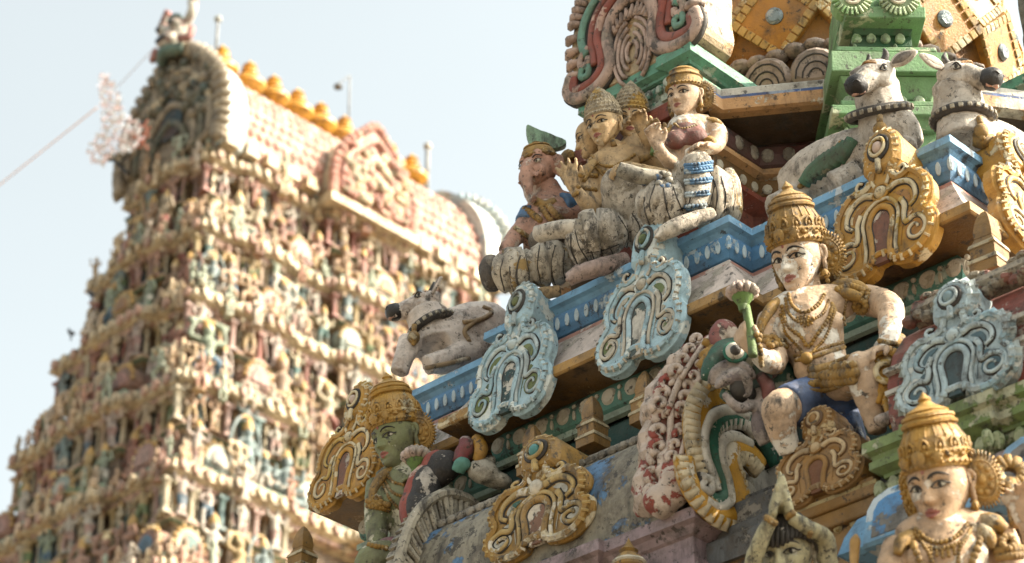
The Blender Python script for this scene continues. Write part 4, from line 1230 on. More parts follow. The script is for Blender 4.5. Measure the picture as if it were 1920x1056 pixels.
band_at(m, bb, 1650, 640, 1678, 645, 7, .016); m.build('bracelet', GOLD_F(), G, smooth=True); m = MB(); band_at(m, bb, 1425, 650, 1428, 684, 6, .016)
m.build('bracelet', GOLD_F(), G, smooth=True)
m = MB()      # shoulder scarves
for ch in ([(1555, 545, .06, .03), (1580, 535, .08, .04), (1610, 540, .10, .04), (1630, 552, .12, .025)], [(1556, 548, .08, .025), (1585, 550, .12, .035), (1615, 560, .13, .03)], [(1470, 560, .06, .03), (1450, 575, .10, .035), (1432, 600, .10, .03), (1424, 625, .10, .02)],
           [(1552, 552, .09, .02), (1562, 580, .13, .02), (1574, 605, .13, .018)], [(1690, 635, .22, .03), (1675, 640, .27, .035), (1665, 636, .3, .02)]):
    chains(m, H, [ch])
for i in range(9):
    p = PH(1570 + i * 6, 536 + abs(i - 4) * 2, H - .13); m.ell(p, .022, n=7, k=5)
m.build('shoulder_scarf', GOLD_F(), G, smooth=True)
# the lotus he holds
def lotus(label, H, stem, bud, r, mats=None, closed=False):
    t = thing('lotus_flower', label, 'flower', PH(*stem[-1], H), None)
    m = MB(); m.tube([PH(x, y, H) for x, y in stem], .024 if not closed else .02, 10, k=5)
    p = PH(*bud, H)
    if not closed: m.lathe(p - Vector((0, 0, r * 1.5)), [(.3 * r, 0), (.38 * r, .5 * r), (.8 * r, 1.15 * r), (.75 * r, 1.25 * r)], n=14)
    m.build('stem', paint('stem_green', '6d8a48', 'aeb284', .2, .3), t, smooth=True)
    m = MB()
    if closed: m.lathe(p, [(.2 * r, -1.4 * r), (.75 * r, -.4 * r), (.95 * r, .5 * r), (.6 * r, 1.3 * r), (.05 * r, 1.6 * r)], n=12)
    for ring, (k_, up_) in enumerate(((1, 0), (.75, .35), (.4, .55))) if not closed else ():
        for i in range(12):
            a = 2 * math.pi * (i + .5 * ring) / 12
            m.tube([tuple(p + Vector((.6 * k_ * r * math.cos(a), .6 * k_ * r * math.sin(a), -.2 * r))) + (.2 * r,), tuple(p + Vector((1.05 * k_ * r * math.cos(a), 1.05 * k_ * r * math.sin(a), .1 * r + up_ * r * .6))) + (.24 * r,), tuple(p + Vector((.85 * k_ * r * math.cos(a), .85 * k_ * r * math.sin(a), .5 * r + up_ * r * .6))) + (.08 * r,)], n=7, k=3)
    m.build('bloom', paint('lotus_pink_white', 'd0b8aa', 'a89a8c', .35, .4, chip=.5), t, smooth=True)
lotus('pale pink lotus on a green stem in the hand of the pale guardian', H - .36, [(1398, 575), (1405, 610), (1409, 640), (1411, 668)], (1392, 550), .075)

# ---- green guardian at the left
H = 14.35
G = thing('guardian_statue', 'green skinned guardian statue in a tall gold crown, leaning on his knee at the left', 'statue', PH(760, 1056, H))
m = MB()
chains(m, H, [
    [(748, 858, .04, .085), (756, 890, .0, .095)],
    [(712, 908, .02, .085), (745, 900, .0, .12), (790, 900, -.04, .12), (822, 905, -.12, .09)],
    [(756, 900, 0, .15), (768, 950, .02, .17), (775, 1010, .0, .15), (778, 1060, 0, .18)],
    [(712, 908, .03, .09), (707, 940, .05, .082), (706, 985, .09, .078), (708, 1020, .15, .062), (715, 1040, .20, .05)],
    [(775, 1062, .05, .14), (735, 1050, .20, .125), (700, 1052, .28, .11), (690, 1090, .25, .1)],
    [(822, 905, -.1, .085), (838, 950, .0, .07), (812, 960, .12, .06), (790, 940, .2, .05)],
])
blobs(m, H, [(740, 938, .13, (.08, .05, .065)), (800, 935, .11, (.08, .05, .065))])
hand(m, PH(716, 1040, H - .21), PH(745, 1046, H - .33) - PH(716, 1040, H - .21), Vector((0, 0, -1)), 1.5, .35, -1, .2)
hand(m, PH(790, 938, H - .21), PH(778, 905, H - .26) - PH(790, 938, H - .21), RT * -1, 1.4, 1.0, 1, .1)
body = m.build('body', SKIN_G(), G, vox=.012, sm=3); bb = bvh_of(body)
head(G, PH(746, 822, H - .07), .40, -4, 23, 0, SKIN_G(), 'kirita', paint('crown_gold', 'bd913f', 'd8c49a', .2, .3, rough=.5, chip=.4, s=1.5))
m = MB()
strand(m, bb, [(722, 882), (735, 902), (755, 908), (775, 900), (785, 882)], .013, True); strand(m, bb, [(718, 892), (733, 920), (756, 930), (780, 915), (792, 890)], .011, True)
strand(m, bb, [(716, 905), (735, 940), (760, 965), (770, 985)], .011, True); strand(m, bb, [(795, 905), (785, 945), (772, 985)], .011, True)
band_at(m, bb, 690, 940, 728, 946, 8, .022); band_at(m, bb, 690, 949, 728, 956, 8, .018); band_at(m, bb, 692, 1022, 724, 1028, 6, .018)
for i in range(8):
    a = i * .785; p = cast(bb, 706 + 9 * math.cos(a), 940 + 9 * math.sin(a), .02); m.ell(p, .018, n=7, k=5) if p else None
chains(m, H, [[(735, 880, .08, .025), (715, 895, .12, .035), (700, 920, .12, .03), (698, 945, .11, .02)], [(795, 880, .05, .03), (815, 890, .02, .03), (802, 850, .03, .02)]])
m.build('jewellery', GOLD_F(), G, smooth=True)
m = MB(); chains(m, H, [[(775, 1055, .05, .155), (740, 1046, .17, .138), (722, 1046, .22, .125)], [(778, 1040, 0, .17), (778, 1070, 0, .19)]])
m.build('lower_garment', paint('mauve_pink_cloth', '9d6f72', 'cbb5ad', .35, .4, chip=.5), G, vox=.014, sm=2)
lotus('pale lotus on a thick green stem in front of the green guardian', H - .34, [(778, 880), (778, 905), (772, 935)], (781, 858), .085)

# ---- crowned bust, bottom right
H = 10.3
G = thing('guardian_statue', 'crowned guardian bust with gold necklaces and round ear discs at the lower right', 'statue', PH(1790, 1100, H))
m = MB()
chains(m, H, [
    [(1762, 960, .02, .085), (1772, 1000, .0, .09)],
    [(1692, 1022, .02, .085), (1735, 1008, .02, .12), (1810, 1000, .02, .12), (1868, 1000, 0, .09)],
    [(1775, 1010, 0, .16), (1782, 1070, .02, .18), (1790, 1130, .0, .16), (1792, 1180, .0, .19)],
    [(1770, 1190, .0, .16), (1705, 1200, .16, .13), (1735, 1215, .32, .09), (1790, 1222, .36, .07)], [(1815, 1185, .0, .16), (1885, 1185, .16, .13), (1860, 1208, .32, .09), (1800, 1226, .38, .07)],
    [(1690, 1022, .02, .085), (1675, 1070, .04, .08), (1670, 1120, .06, .07)],
    [(1868, 1002, .0, .09), (1888, 1050, .05, .085), (1905, 1085, .1, .08)],
    [(1965, 1080, .2, .06), (1945, 1025, .24, .055), (1926, 985, .26, .044)]])
blobs(m, H, [(1735, 1045, .13, (.085, .05, .07)), (1820, 1035, .13, (.085, .05, .07))])
hand(m, PH(1928, 988, H - .26), PH(1910, 940, H - .28) - PH(1928, 988, H - .26), (FH * -1 + RT * -.6), 1.4, .55, 1, .4)
body = m.build('body', SKIN_T(), G, vox=.011, sm=3); bb = bvh_of(body)
head(G, PH(1765, 912, H - .07), .41, 5, 28, 4, SKIN_T(), 'kirita', paint('bust_crown_gold', 'b98d3c', 'd0b882', .2, .3, rough=.5, chip=.4, s=1.5), discpos=.47, cs=.93, sx=.92)
m = MB()
strand(m, bb, [(1718, 992), (1740, 1012), (1770, 1016), (1800, 1000), (1818, 978)], .013, True); strand(m, bb, [(1715, 1000), (1738, 1024), (1772, 1028), (1806, 1012), (1824, 985)], .011, True)
strand(m, bb, [(1708, 1010), (1722, 1045), (1735, 1080)], .02, True); strand(m, bb, [(1840, 990), (1835, 1020), (1822, 1055), (1815, 1080)], .02, True)
strand(m, bb, [(1722, 1005), (1745, 1045), (1752, 1080)], .011, True); strand(m, bb, [(1826, 985), (1800, 1030), (1795, 1080)], .011, True)
for i in range(5): strand(m, bb, [(1745 + i * 11, 1026 + 3 * (2 - abs(i - 2))), (1746 + i * 11, 1042 + 3 * (2 - abs(i - 2)))], .010, True)
band_at(m, bb, 1870, 1035, 1912, 1030, 8, .024); band_at(m, bb, 1872, 1046, 1914, 1042, 8, .02)
chains(m, H, [[(1835, 975, .09, .025), (1860, 978, .12, .04), (1885, 995, .11, .03)], [(1840, 990, .12, .03), (1855, 1010, .14, .035), (1858, 1030, .13, .02)], [(1712, 1000, .1, .025), (1692, 1015, .12, .035), (1682, 1040, .12, .02)]])
for i in range(9):
    a = i * .7; p = cast(bb, 1890 + 11 * math.cos(a), 1018 + 11 * math.sin(a), .025); m.ell(p, .02, n=7, k=5) if p else None
m.build('jewellery', GOLD_F(), G, smooth=True)
m = MB()
for i in range(12):
    a = 2 * math.pi * i / 12
    p0 = PH(1893, 890, H - .05); d_ = RT * math.cos(a) + Vector((0, 0, 1)) * math.sin(a)
    m.tube([tuple(p0 + d_ * .03) + (.03,), tuple(p0 + d_ * .10) + (.02,)], n=7, k=1)
m.tube([PH(1893, 900, H - .06), PH(1905, 985, H - .1)], .03, 8, k=1)
stag(m.build('emblem', GOLD_F(), G, smooth=True))

# ---- praying figure
H = 11.1
G = thing('praying_statue', 'pale green praying statue with black hair and hands joined overhead at the bottom edge', 'statue', PH(1480, 1120, H))
m = MB()
chains(m, H, [[(1478, 1085, 0, .08), (1480, 1110, 0, .1), (1482, 1160, .0, .14), (1484, 1230, .0, .13), (1484, 1290, .0, .15)], [(1470, 1290, .02, .11), (1465, 1380, .04, .085), (1466, 1460, .02, .06)], [(1500, 1290, .02, .11), (1505, 1380, .04, .085), (1505, 1460, .02, .06)], [(1440, 1115, 0, .08), (1480, 1105, 0, .1), (1530, 1112, 0, .08)],
    [(1415, 1110, .0, .055), (1412, 1060, .12, .046), (1426, 1015, .19, .042), (1446, 974, .24, .033)],
    [(1556, 1110, .0, .06), (1552, 1050, .06, .05), (1547, 1010, .12, .046), (1515, 990, .2, .042), (1482, 970, .24, .033)]])
hand(m, PH(1447, 970, H - .24), PH(1459, 912, H - .24) - PH(1447, 970, H - .24), RT, 1.45, .03, 1, .02)
hand(m, PH(1480, 966, H - .24), PH(1468, 912, H - .24) - PH(1480, 966, H - .24), RT * -1, 1.45, .03, -1, .02)
body = m.build('body', SKIN_W(), G, vox=.011, sm=3); bb = bvh_of(body)
head(G, PH(1475, 1040, H - .04), .36, 20, 24, 0, SKIN_W(), None, hair=paint('weathered_black_hair', '322d29', 'b5afa4', .22, .3, chip=.9, s=1.5), discs=False, marks=False)
m = MB(); band_at(m, bb, 1433, 968, 1458, 984, 6, .018); band_at(m, bb, 1466, 982, 1486, 962, 6, .018); band_at(m, bb, 1520, 1000, 1512, 1022, 5, .014)
m.build('bracelet', GOLD_F(), G, smooth=True)

# ---- three faced seated figure
H = 13.55
G = thing('seated_statue', 'three faced seated statue with cone crowns, one palm raised, above the blue cornice', 'statue', PH(1150, 480, H))
m = MB()
chains(m, H, [
    [(1140, 268, .02, .075), (1146, 292, .0, .08)], [(1190, 262, -.02, .075), (1175, 292, 0, .08)],
    [(1108, 318, .0, .07), (1140, 305, .02, .10), (1185, 300, .02, .10), (1232, 300, .0, .07)],
    [(1155, 305, .0, .13), (1158, 340, .02, .14), (1155, 400, .0, .15)],
    [(1108, 320, .0, .07), (1098, 360, .04, .066), (1112, 395, .12, .058), (1098, 380, .2, .05), (1078, 356, .24, .038)],
    [(1232, 302, 0, .07), (1262, 320, .05, .06), (1268, 335, .10, .055), (1215, 324, .22, .05), (1172, 312, .30, .036)],
    [(1232, 300, -.02, .062), (1250, 295, .08, .055), (1246, 280, .16, .045), (1238, 270, .19, .036)],
    [(1215, 290, -.02, .06), (1222, 275, .08, .05), (1208, 256, .14, .036)]])
hand(m, PH(1077, 354, H - .24), PH(1062, 310, H - .25) - PH(1077, 354, H - .24), FH * -1 + RT * -.3, 1.4, .08, 1, .5)
hand(m, PH(1172, 312, H - .30), PH(1143, 322, H - .36) - PH(1172, 312, H - .30), Vector((0, 0, -1)), 1.35, .7, 1, .3)
hand(m, PH(1209, 256, H - .14), PH(1200, 225, H - .18) - PH(1209, 256, H - .14), FH * -1 + RT * -.5, 1.3, .7, 1, .3)
hand(m, PH(1239, 271, H - .2), PH(1228, 248, H - .22) - PH(1239, 271, H - .2), FH * -1 + RT * -.4, 1.3, .8, 1, .2)
body = m.build('body', SKIN_Y(), G, vox=.011, sm=3); bb = bvh_of(body)
MAT_H = paint('matted_crown_paint', 'c2b296', 'b28f48', .35, .45, chip=.5, s=2)
head(G, PH(1134, 237, H - .06), .30, 4, 22, 0, SKIN_Y(), 'matted', MAT_H, discs=False)
head(G, PH(1184, 228, H + .02), .30, 34, 22, 2, SKIN_Y(), 'matted', MAT_H, discs=False)
head(G, PH(1113, 260, H + .06), .28, -48, 22, 0, SKIN_Y(), None, discs=False, marks=False)
m = MB()
strand(m, bb, [(1110, 292), (1125, 308), (1150, 312), (1172, 302), (1190, 290)], .013, True); strand(m, bb, [(1106, 300), (1125, 320), (1152, 322), (1180, 308), (1200, 292)], .011, True)
strand(m, bb, [(1120, 318), (1140, 335), (1165, 345), (1185, 340)], .010, True); band_at(m, bb, 1085, 350, 1116, 356, 7, .018); band_at(m, bb, 1082, 362, 1066, 372, 6, .016)
band_at(m, bb, 1088, 328, 1118, 330, 7, .018)
chains(m, H, [[(1118, 300, .08, .02), (1104, 315, .1, .03), (1092, 340, .1, .025)], [(1148, 262, .1, .015), (1152, 275, .1, .02)], [(1225, 292, .06, .02), (1200, 300, .1, .025)]])
m.build('jewellery', GOLD_F(), G, smooth=True)
lotus('closed pale lotus bud held up by the three faced statue', H - .24, [(1228, 262), (1226, 275), (1224, 290)], (1229, 245), .045, closed=True)
# cloth covered legs and cushions of cracked white plaster
def lump(m, H, x, y, o_, r_, rot=0, grooves=0):
    Fm = FR() @ Matrix.Rotation(R(rot), 3, 'Y'); c = PH(x, y, H - o_)
    vs0 = len(m.v); m.ell(c, r_, 0, Fm, 40, 26)
    Fi = Fm.inverted()
    for i in range(vs0, len(m.v)):
        l = Fi @ (Vector(m.v[i]) - c); a = l.x / r_[0]
        n1 = noise.noise(Vector(m.v[i]) * 7) * .02 + noise.noise(Vector(m.v[i]) * 22) * .006
        g_ = 0
        if grooves:
            ph = (a * .5 + .5) * grooves; g_ = -.045 * max(0, 1 - abs((ph % 1) - .5) / .09)
        s_ = 1 + (n1 + g_) / max(.08, l.length)
        b_ = Fm @ (l * s_); m.v[i] = tuple(c + b_)
m = MB()
chains(m, H, [[(1165, 400, .10, .13), (1162, 365, .22, .12), (1164, 350, .26, .11)], [(1164, 352, .26, .11), (1175, 385, .22, .1), (1185, 410, .15, .09)]])
lump(m, H, 1165, 352, .24, (.135, .13, .12)); 
m.build('raised_knee', STONE(), G, vox=.014, sm=2)
m = MB()
lump(m, H, 1122, 437, .22, (.19, .16, .165), -8, 3); lump(m, H, 1085, 460, .18, (.09, .12, .13), -20)
m.build('draped_thigh', STONE(), G, smooth=True)
m = MB(); lump(m, H, 1192, 428, .12, (.13, .14, .15), -10, 2); lump(m, H, 1165, 410, .02, (.2, .16, .1), -20); m.build('cushion', STONE(), G, smooth=True)
m = MB()
chains(m, H, [[(1065, 525, .28, .045), (1090, 512, .3, .055), (1130, 500, .3, .06), (1175, 486, .24, .05)]])
for i in range(5): chains(m, H, [[(1072 + i * 3, 520 - i * 5, .32, .02), (1062 + i * 3, 526 - i * 5, .34, .016)]])
m.build('foot', paint('pinkish_plaster', 'bfa498', '8f8378', .3, .6, crack=.6, chip=.6, s=1.4), G, vox=.012, sm=2)
m = MB(); chains(m, H, [[(1008, 440, .1, .06), (1040, 432, .2, .062), (1075, 428, .25, .06), (1095, 430, .24, .05)]]); m.build('sash', STONE(), G, vox=.013, sm=2)


def folds(name, root, lines, r=.0065):  # dark lines drawn along the folds: crease shade put into the colour
    bs_ = [bvh_of(c) for c in root.children if c.name.split('.')[0] in ('draped_thigh', 'cushion', 'raised_knee', 'skirt_fold', 'shin', 'rock_seat')]
    m = MB()
    for q in lines:
        qq = cr([(x, y, 0) for x, y in q], 8) if len(q) > 2 else cr([(x, y, 0) for x, y in q], 14)
        P = []
        for p in qq:
            hs_ = [h for h in (cast(b, p[0], p[1], .001) for b in bs_) if h is not None]
            if hs_: P.append(min(hs_, key=lambda h: (h - CAM).length))
        R_ = P[:1]
        for p in P[1:]:
            if (p - R_[-1]).length < .12: R_.append(p)
        if len(R_) > 2: m.tube([tuple(p) + (r * (.5 + 1.0 * abs(noise.noise(p * 9))),) for p in R_], n=6, k=1)
    if m.v: m.build(name, DARK(), root, smooth=True)
folds('fold_shade_line', G, [[(1078, 432), (1086, 462), (1104, 492)], [(1160, 405), (1178, 440), (1172, 478)], [(1098, 475), (1130, 470), (1160, 458)], [(1108, 470), (1116, 490), (1122, 498)], [(1126, 466), (1134, 486), (1140, 494)], [(1142, 462), (1150, 478), (1156, 486)], [(1070, 440), (1072, 470), (1084, 498)], [(1185, 400), (1200, 430), (1192, 470)], [(1215, 392), (1205, 425), (1212, 455)]])
# ---- elephant headed figure
H = 13.98
G = thing('elephant_statue', 'elephant headed seated statue with a gold crown, leftmost on the blue cornice', 'statue', PH(1000, 560, H))
m = MB()
chains(m, H, [[(1018, 345, -.02, .1), (1030, 380, -.04, .12)],
    [(998, 398, .0, .075), (1030, 385, -.02, .12), (1075, 385, -.04, .08)],
    [(1028, 390, .0, .14), (1030, 420, .02, .17), (1030, 470, .0, .18)],
    [(998, 398, .02, .075), (982, 425, .06, .065), (962, 450, .12, .06), (946, 472, .16, .05)],
    [(1075, 386, -.02, .07), (1080, 405, .06, .06), (1050, 402, .16, .052), (1030, 400, .2, .045)]])
hand(m, PH(948, 470, H - .16), PH(935, 482, H - .2) - PH(948, 470, H - .16), Vector((0, 0, -1)), 1.2, .5, 1)
body = m.build('body', SKIN_P(), G, vox=.012, sm=3); bb = bvh_of(body)
c = PH(1012, 322, H - .05); Mh = Matrix.Translation(c) @ Matrix.Rotation(R(4), 4, 'Z') @ Matrix.Rotation(R(14), 4, 'X') @ Matrix.Scale(.30, 4)
m = MB(); m.T = Mh
m.ell((0, .05, .12), (.40, .42, .38), n=22, k=16); m.ell((0, -.12, -.05), (.32, .30, .30), n=20, k=14)
for s_ in (-1, 1): m.ell((s_ * .17, -.2, .28), (.16, .16, .16)); m.ell((s_ * .2, -.28, -.12), (.14, .12, .16))
m.tube([(0, -.28, .14, .17), (0, -.46, -.04, .165), (.0, -.56, -.28, .145), (.02, -.60, -.52, .125), (.03, -.62, -.74, .105), (.10, -.66, -.90, .09), (.2, -.72, -.92, .075), (.27, -.74, -.84, .06)], n=14)
for s_ in (-1, 1): m.tube([(s_ * .17, -.36, -.2, .06), (s_ * .22, -.5, -.3, .045), (s_ * .24, -.58, -.33, .02)], n=8)
m.build('head', SKIN_P(), G, vox=.008, sm=2)
for s_ in (-1, 1):
    m = MB(); m.T = Mh
    m.slab([(s_ * (.1 + a * .62), b * .7) for a, b in smooth_closed([(.34, .25), (.55, .36), (.8, .3), (.88, .05), (.78, -.25), (.6, -.42), (.45, -.3), (.34, -.1)], 3)], -.02, .05, Matrix.Translation((0, .08, 0)) @ Matrix.Rotation(R(90), 4, 'X') @ Matrix.Identity(4), 0, bev=.02)
    m.build('ear', SKIN_P(), G, smooth=True)
for s_ in (-1, 1):
    m = MB(); m.T = Mh
    m.ell((s_ * .23, -.355, .10), (.075, .03, .04), 0, n=12, k=8); m.ell((s_ * .22, -.375, .10), (.03, .015, .03), 1); m.tube([(s_ * .13, -.385, .09), (s_ * .22, -.39, .145), (s_ * .32, -.34, .11)], .012, 6, 1)
    m.tube([(s_ * .1, -.37, .21), (s_ * .22, -.36, .26), (s_ * .34, -.28, .2)], .014, 6, 1)
    m.build('eye', [EYEW(), INK()], G, smooth=True)
m = MB(); m.T = Mh @ Matrix.Translation((0, .05, .14)) @ Matrix.Translation((0, 0, .05)) @ Matrix.Diagonal((.94, .94, .66, 1))
m.lathe((0, 0, 0), [(.38, .14), (.44, .17), (.45, .24), (.42, .28), (.42, .36), (.38, .5), (.30, .58), (.34, .60), (.33, .65), (.22, .70), (.1, .74), (.08, .8), (.1, .83), (0, .9)], n=26)
for i in range(28): a = i * 2 * math.pi / 28; m.ell((.45 * math.cos(a), .45 * math.sin(a), .2), .035, n=7, k=5)
m.build('crown', paint('elephant_crown_gold', 'aa8645', 'c9b28a', .25, .4, chip=.5, s=2), G, smooth=True)
m = MB(); band_at(m, bb, 985, 392, 1012, 412, 7, .024); band_at(m, bb, 968, 428, 992, 446, 7, .02); band_at(m, bb, 1030, 388, 1052, 412, 7, .024); band_at(m, bb, 1015, 390, 1040, 420, 8, .022)
chains(m, H, [[(1058, 330, .0, .02), (1062, 305, .0, .02)], [(1053, 302, 0, .03), (1066, 290, 0, .04), (1072, 300, 0, .03)], [(1000, 375, .12, .03), (1020, 385, .16, .035), (1040, 378, .14, .03)]])
m.build('jewellery', GOLD_F(), G, smooth=True)
m = MB(); chains(m, H, [[(996, 402, .03, .085), (985, 420, .06, .078)], [(1050, 385, .06, .09), (1075, 388, .0, .085)]]); m.build('sleeve', paint('sleeve_blue', '5a83ad', 'b5bec2', .3, .4, chip=.6), G, vox=.013, sm=2)
m = MB()
lump(m, H, 968, 508, .22, (.16, .15, .17), -12, 2); lump(m, H, 1028, 495, .2, (.17, .15, .16), -10, 3)
m.build('cushion', paint('cracked_plaster_ochre_foot', 'd6cab6', 'b0925c', .33, .5, crack=.9, chip=.6, s=1.3), G, smooth=True)
m = MB(); lump(m, H, 922, 512, .14, (.085, .12, .14), -10); lump(m, H, 1025, 455, .16, (.13, .12, .10), -15); m.build('rock_seat', paint('lichen_grey_stone', '8a7f70', '5a5147', .4, .8, crack=.5, chip=.9, s=2), G, vox=.014, sm=1)
m = MB(); chains(m, H, [[(985, 558, .26, .035), (1015, 552, .28, .045), (1050, 545, .26, .04)]]); m.build('foot', SKIN_Y(), G, vox=.012, sm=2)
m = MB(); p = PH(1022, 272, H + .1); Mx = Matrix.Translation(p) @ FR().to_4x4() @ Matrix.Rotation(R(90), 4, 'X') @ Matrix.Diagonal((1.0, 1.1, 1, 1))
m.slab(smooth_closed([(-.13, .08), (-.10, -.02), (-.06, -.09), (.02, -.06), (.12, -.03), (.14, .01), (.04, .06), (-.06, .10), (-.12, .13)], 3), -.04, .03, Mx, 0, bev=.015)
ax = m.build('axe_blade', paint('faded_axe_green', '86a888', 'c5cdbd', .42, .5, chip=.6), G)
m = MB(); m.tube([p, PH(1062, 345, H + .06)], .018, 8, k=1); m.build('axe_handle', GOLD_F(), G)

folds('fold_shade_line', G, [[(1012, 460), (1008, 500), (1018, 545)], [(1040, 460), (1034, 500), (1042, 540)], [(1058, 470), (1056, 505), (1062, 535)], [(975, 480), (968, 515), (976, 550)], [(985, 478), (992, 515), (990, 552)], [(945, 480), (938, 510), (946, 545)], [(955, 500), (958, 530), (964, 548)]])
# ---- seated woman
H = 13.05
G = thing('woman_statue', 'seated woman statue in maroon bodice with blue banded skirt, right of the three faced statue', 'statue', PH(1300, 430, H))
m = MB()
chains(m, H, [[(1283, 203, .04, .07), (1287, 228, .0, .075)],
    [(1258, 250, .0, .065), (1285, 240, .02, .10), (1330, 236, .0, .07)],
    [(1288, 242, .0, .12), (1288, 265, .03, .13), (1288, 310, .0, .12), (1295, 350, 0, .16)],
    [(1336, 238, .0, .07), (1347, 255, .04, .062), (1340, 275, .12, .05), (1322, 277, .18, .04)],
    [(1258, 252, .0, .064), (1248, 285, .04, .056), (1258, 305, .12, .05), (1244, 292, .2, .042), (1235, 276, .22, .036)]])
blobs(m, H, [(1268, 262, .12, (.07, .06, .065)), (1305, 258, .12, (.07, .06, .065))])
hand(m, PH(1323, 277, H - .18), PH(1300, 274, H - .27) - PH(1323, 277, H - .18), Vector((0, 0, -1)), 1.3, .4, 1, .2)
hand(m, PH(1235, 277, H - .22), PH(1228, 258, H - .24) - PH(1235, 277, H - .22), FH * -1, 1.2, .9, 1, .2)
body = m.build('body', SKIN(), G, vox=.011, sm=3); bb = bvh_of(body)
head(G, PH(1285, 183, H - .06), .29, 6, 18, 5, SKIN(), 'low', GOLD_F(), discs=True)
m = MB(); chains(m, H, [[(1288, 252, .01, .125), (1288, 268, .035, .138), (1288, 282, .02, .125)], [(1257, 262, .01, .07), (1250, 285, .04, .063)]]); blobs(m, H, [(1268, 263, .125, (.075, .06, .068)), (1305, 259, .125, (.075, .06, .068))])
m.build('bodice', paint('maroon_bodice', '7c4a42', 'b59a88', .3, .4, chip=.6, s=1.5), G, vox=.012, sm=2)
bo = bvh_of(G.children[-1])
m = MB(); strand(m, bo, [(1258, 250), (1270, 262), (1290, 262), (1312, 250)], .010, True); strand(m, bo, [(1258, 278), (1285, 284), (1315, 275)], .010, True); strand(m, bb, [(1264, 232), (1280, 242), (1305, 235)], .010, True)
chains(m, H, [[(1262, 238, .07, .02), (1252, 250, .09, .026), (1246, 262, .09, .02)], [(1318, 226, .06, .02), (1338, 228, .06, .028), (1352, 236, .05, .02)], [(1240, 285, .2, .045), (1238, 292, .2, .045)], [(1335, 268, .14, .05), (1328, 272, .15, .05)]])
m.build('jewellery', GOLD_F(), G, smooth=True)
m = MB()
chains(m, H, [[(1300, 345, .02, .13), (1306, 315, .2, .11), (1310, 298, .28, .085)], [(1310, 298, .28, .085), (1308, 345, .28, .085), (1303, 395, .28, .06)]])
m.build('shin', STONE(), G, vox=.012, sm=2); bs = bvh_of(G.children[-1])
m = MB()
for y in (308, 318, 338, 362, 386): 
    strand(m, bs, [(1285, y + 2), (1308, y), (1335, y - 4)], .014, True); strand(m, bs, [(1285, y + 7), (1308, y + 5), (1335, y + 1)], .010)
m.build('anklet_bands', paint('band_blue', '5f8db5', 'b9c4c8', .3, .3, chip=.4), G, smooth=True)
m = MB(); lump(m, H, 1243, 385, .18, (.17, .17, .19), 12, 4); m.build('draped_thigh', STONE(), G, smooth=True)
m = MB(); lump(m, H, 1335, 372, .12, (.15, .15, .23), 4, 3); lump(m, H, 1368, 370, .02, (.08, .12, .2)); m.build('skirt_fold', paint('plaster_ochre_hem', 'd8cab4', 'b0945a', .3, .45, crack=.8, chip=.6, s=1.3), G, smooth=True)
m = MB(); chains(m, H, [[(1230, 445, .3, .04), (1262, 428, .33, .055), (1310, 408, .3, .05), (1335, 400, .24, .04)]])
for i in range(4): chains(m, H, [[(1238 + i * 4, 440 - i * 4, .34, .018), (1228 + i * 4, 446 - i * 4, .36, .014)]])
m.build('foot', STONE(), G, vox=.012, sm=2)
m = MB()
for i in range(7): 
    a = i * .9; m.ell(PH(1245 + 10 * math.cos(a), 340 + 13 * math.sin(a), H - .33), .03, n=8, k=6)
chains(m, H, [[(1160, 318, .28, .05), (1200, 330, .28, .055), (1245, 335, .26, .05)]])
m.build('blue_sash', paint('sash_blue', 'a39c8c', '4f7094', .42, .7, chip=.8), G, smooth=True)

folds('fold_shade_line', G, [[(1228, 345), (1218, 385), (1230, 430)], [(1245, 352), (1250, 390), (1262, 425)], [(1262, 350), (1275, 385), (1286, 410)], [(1208, 370), (1210, 400), (1222, 430)], [(1330, 320), (1345, 360), (1340, 405)], [(1352, 330), (1360, 365), (1358, 400)], [(1340, 350), (1332, 380), (1326, 402)], [(1372, 335), (1378, 365), (1374, 395)], [(1270, 395), (1290, 385), (1296, 360)]])
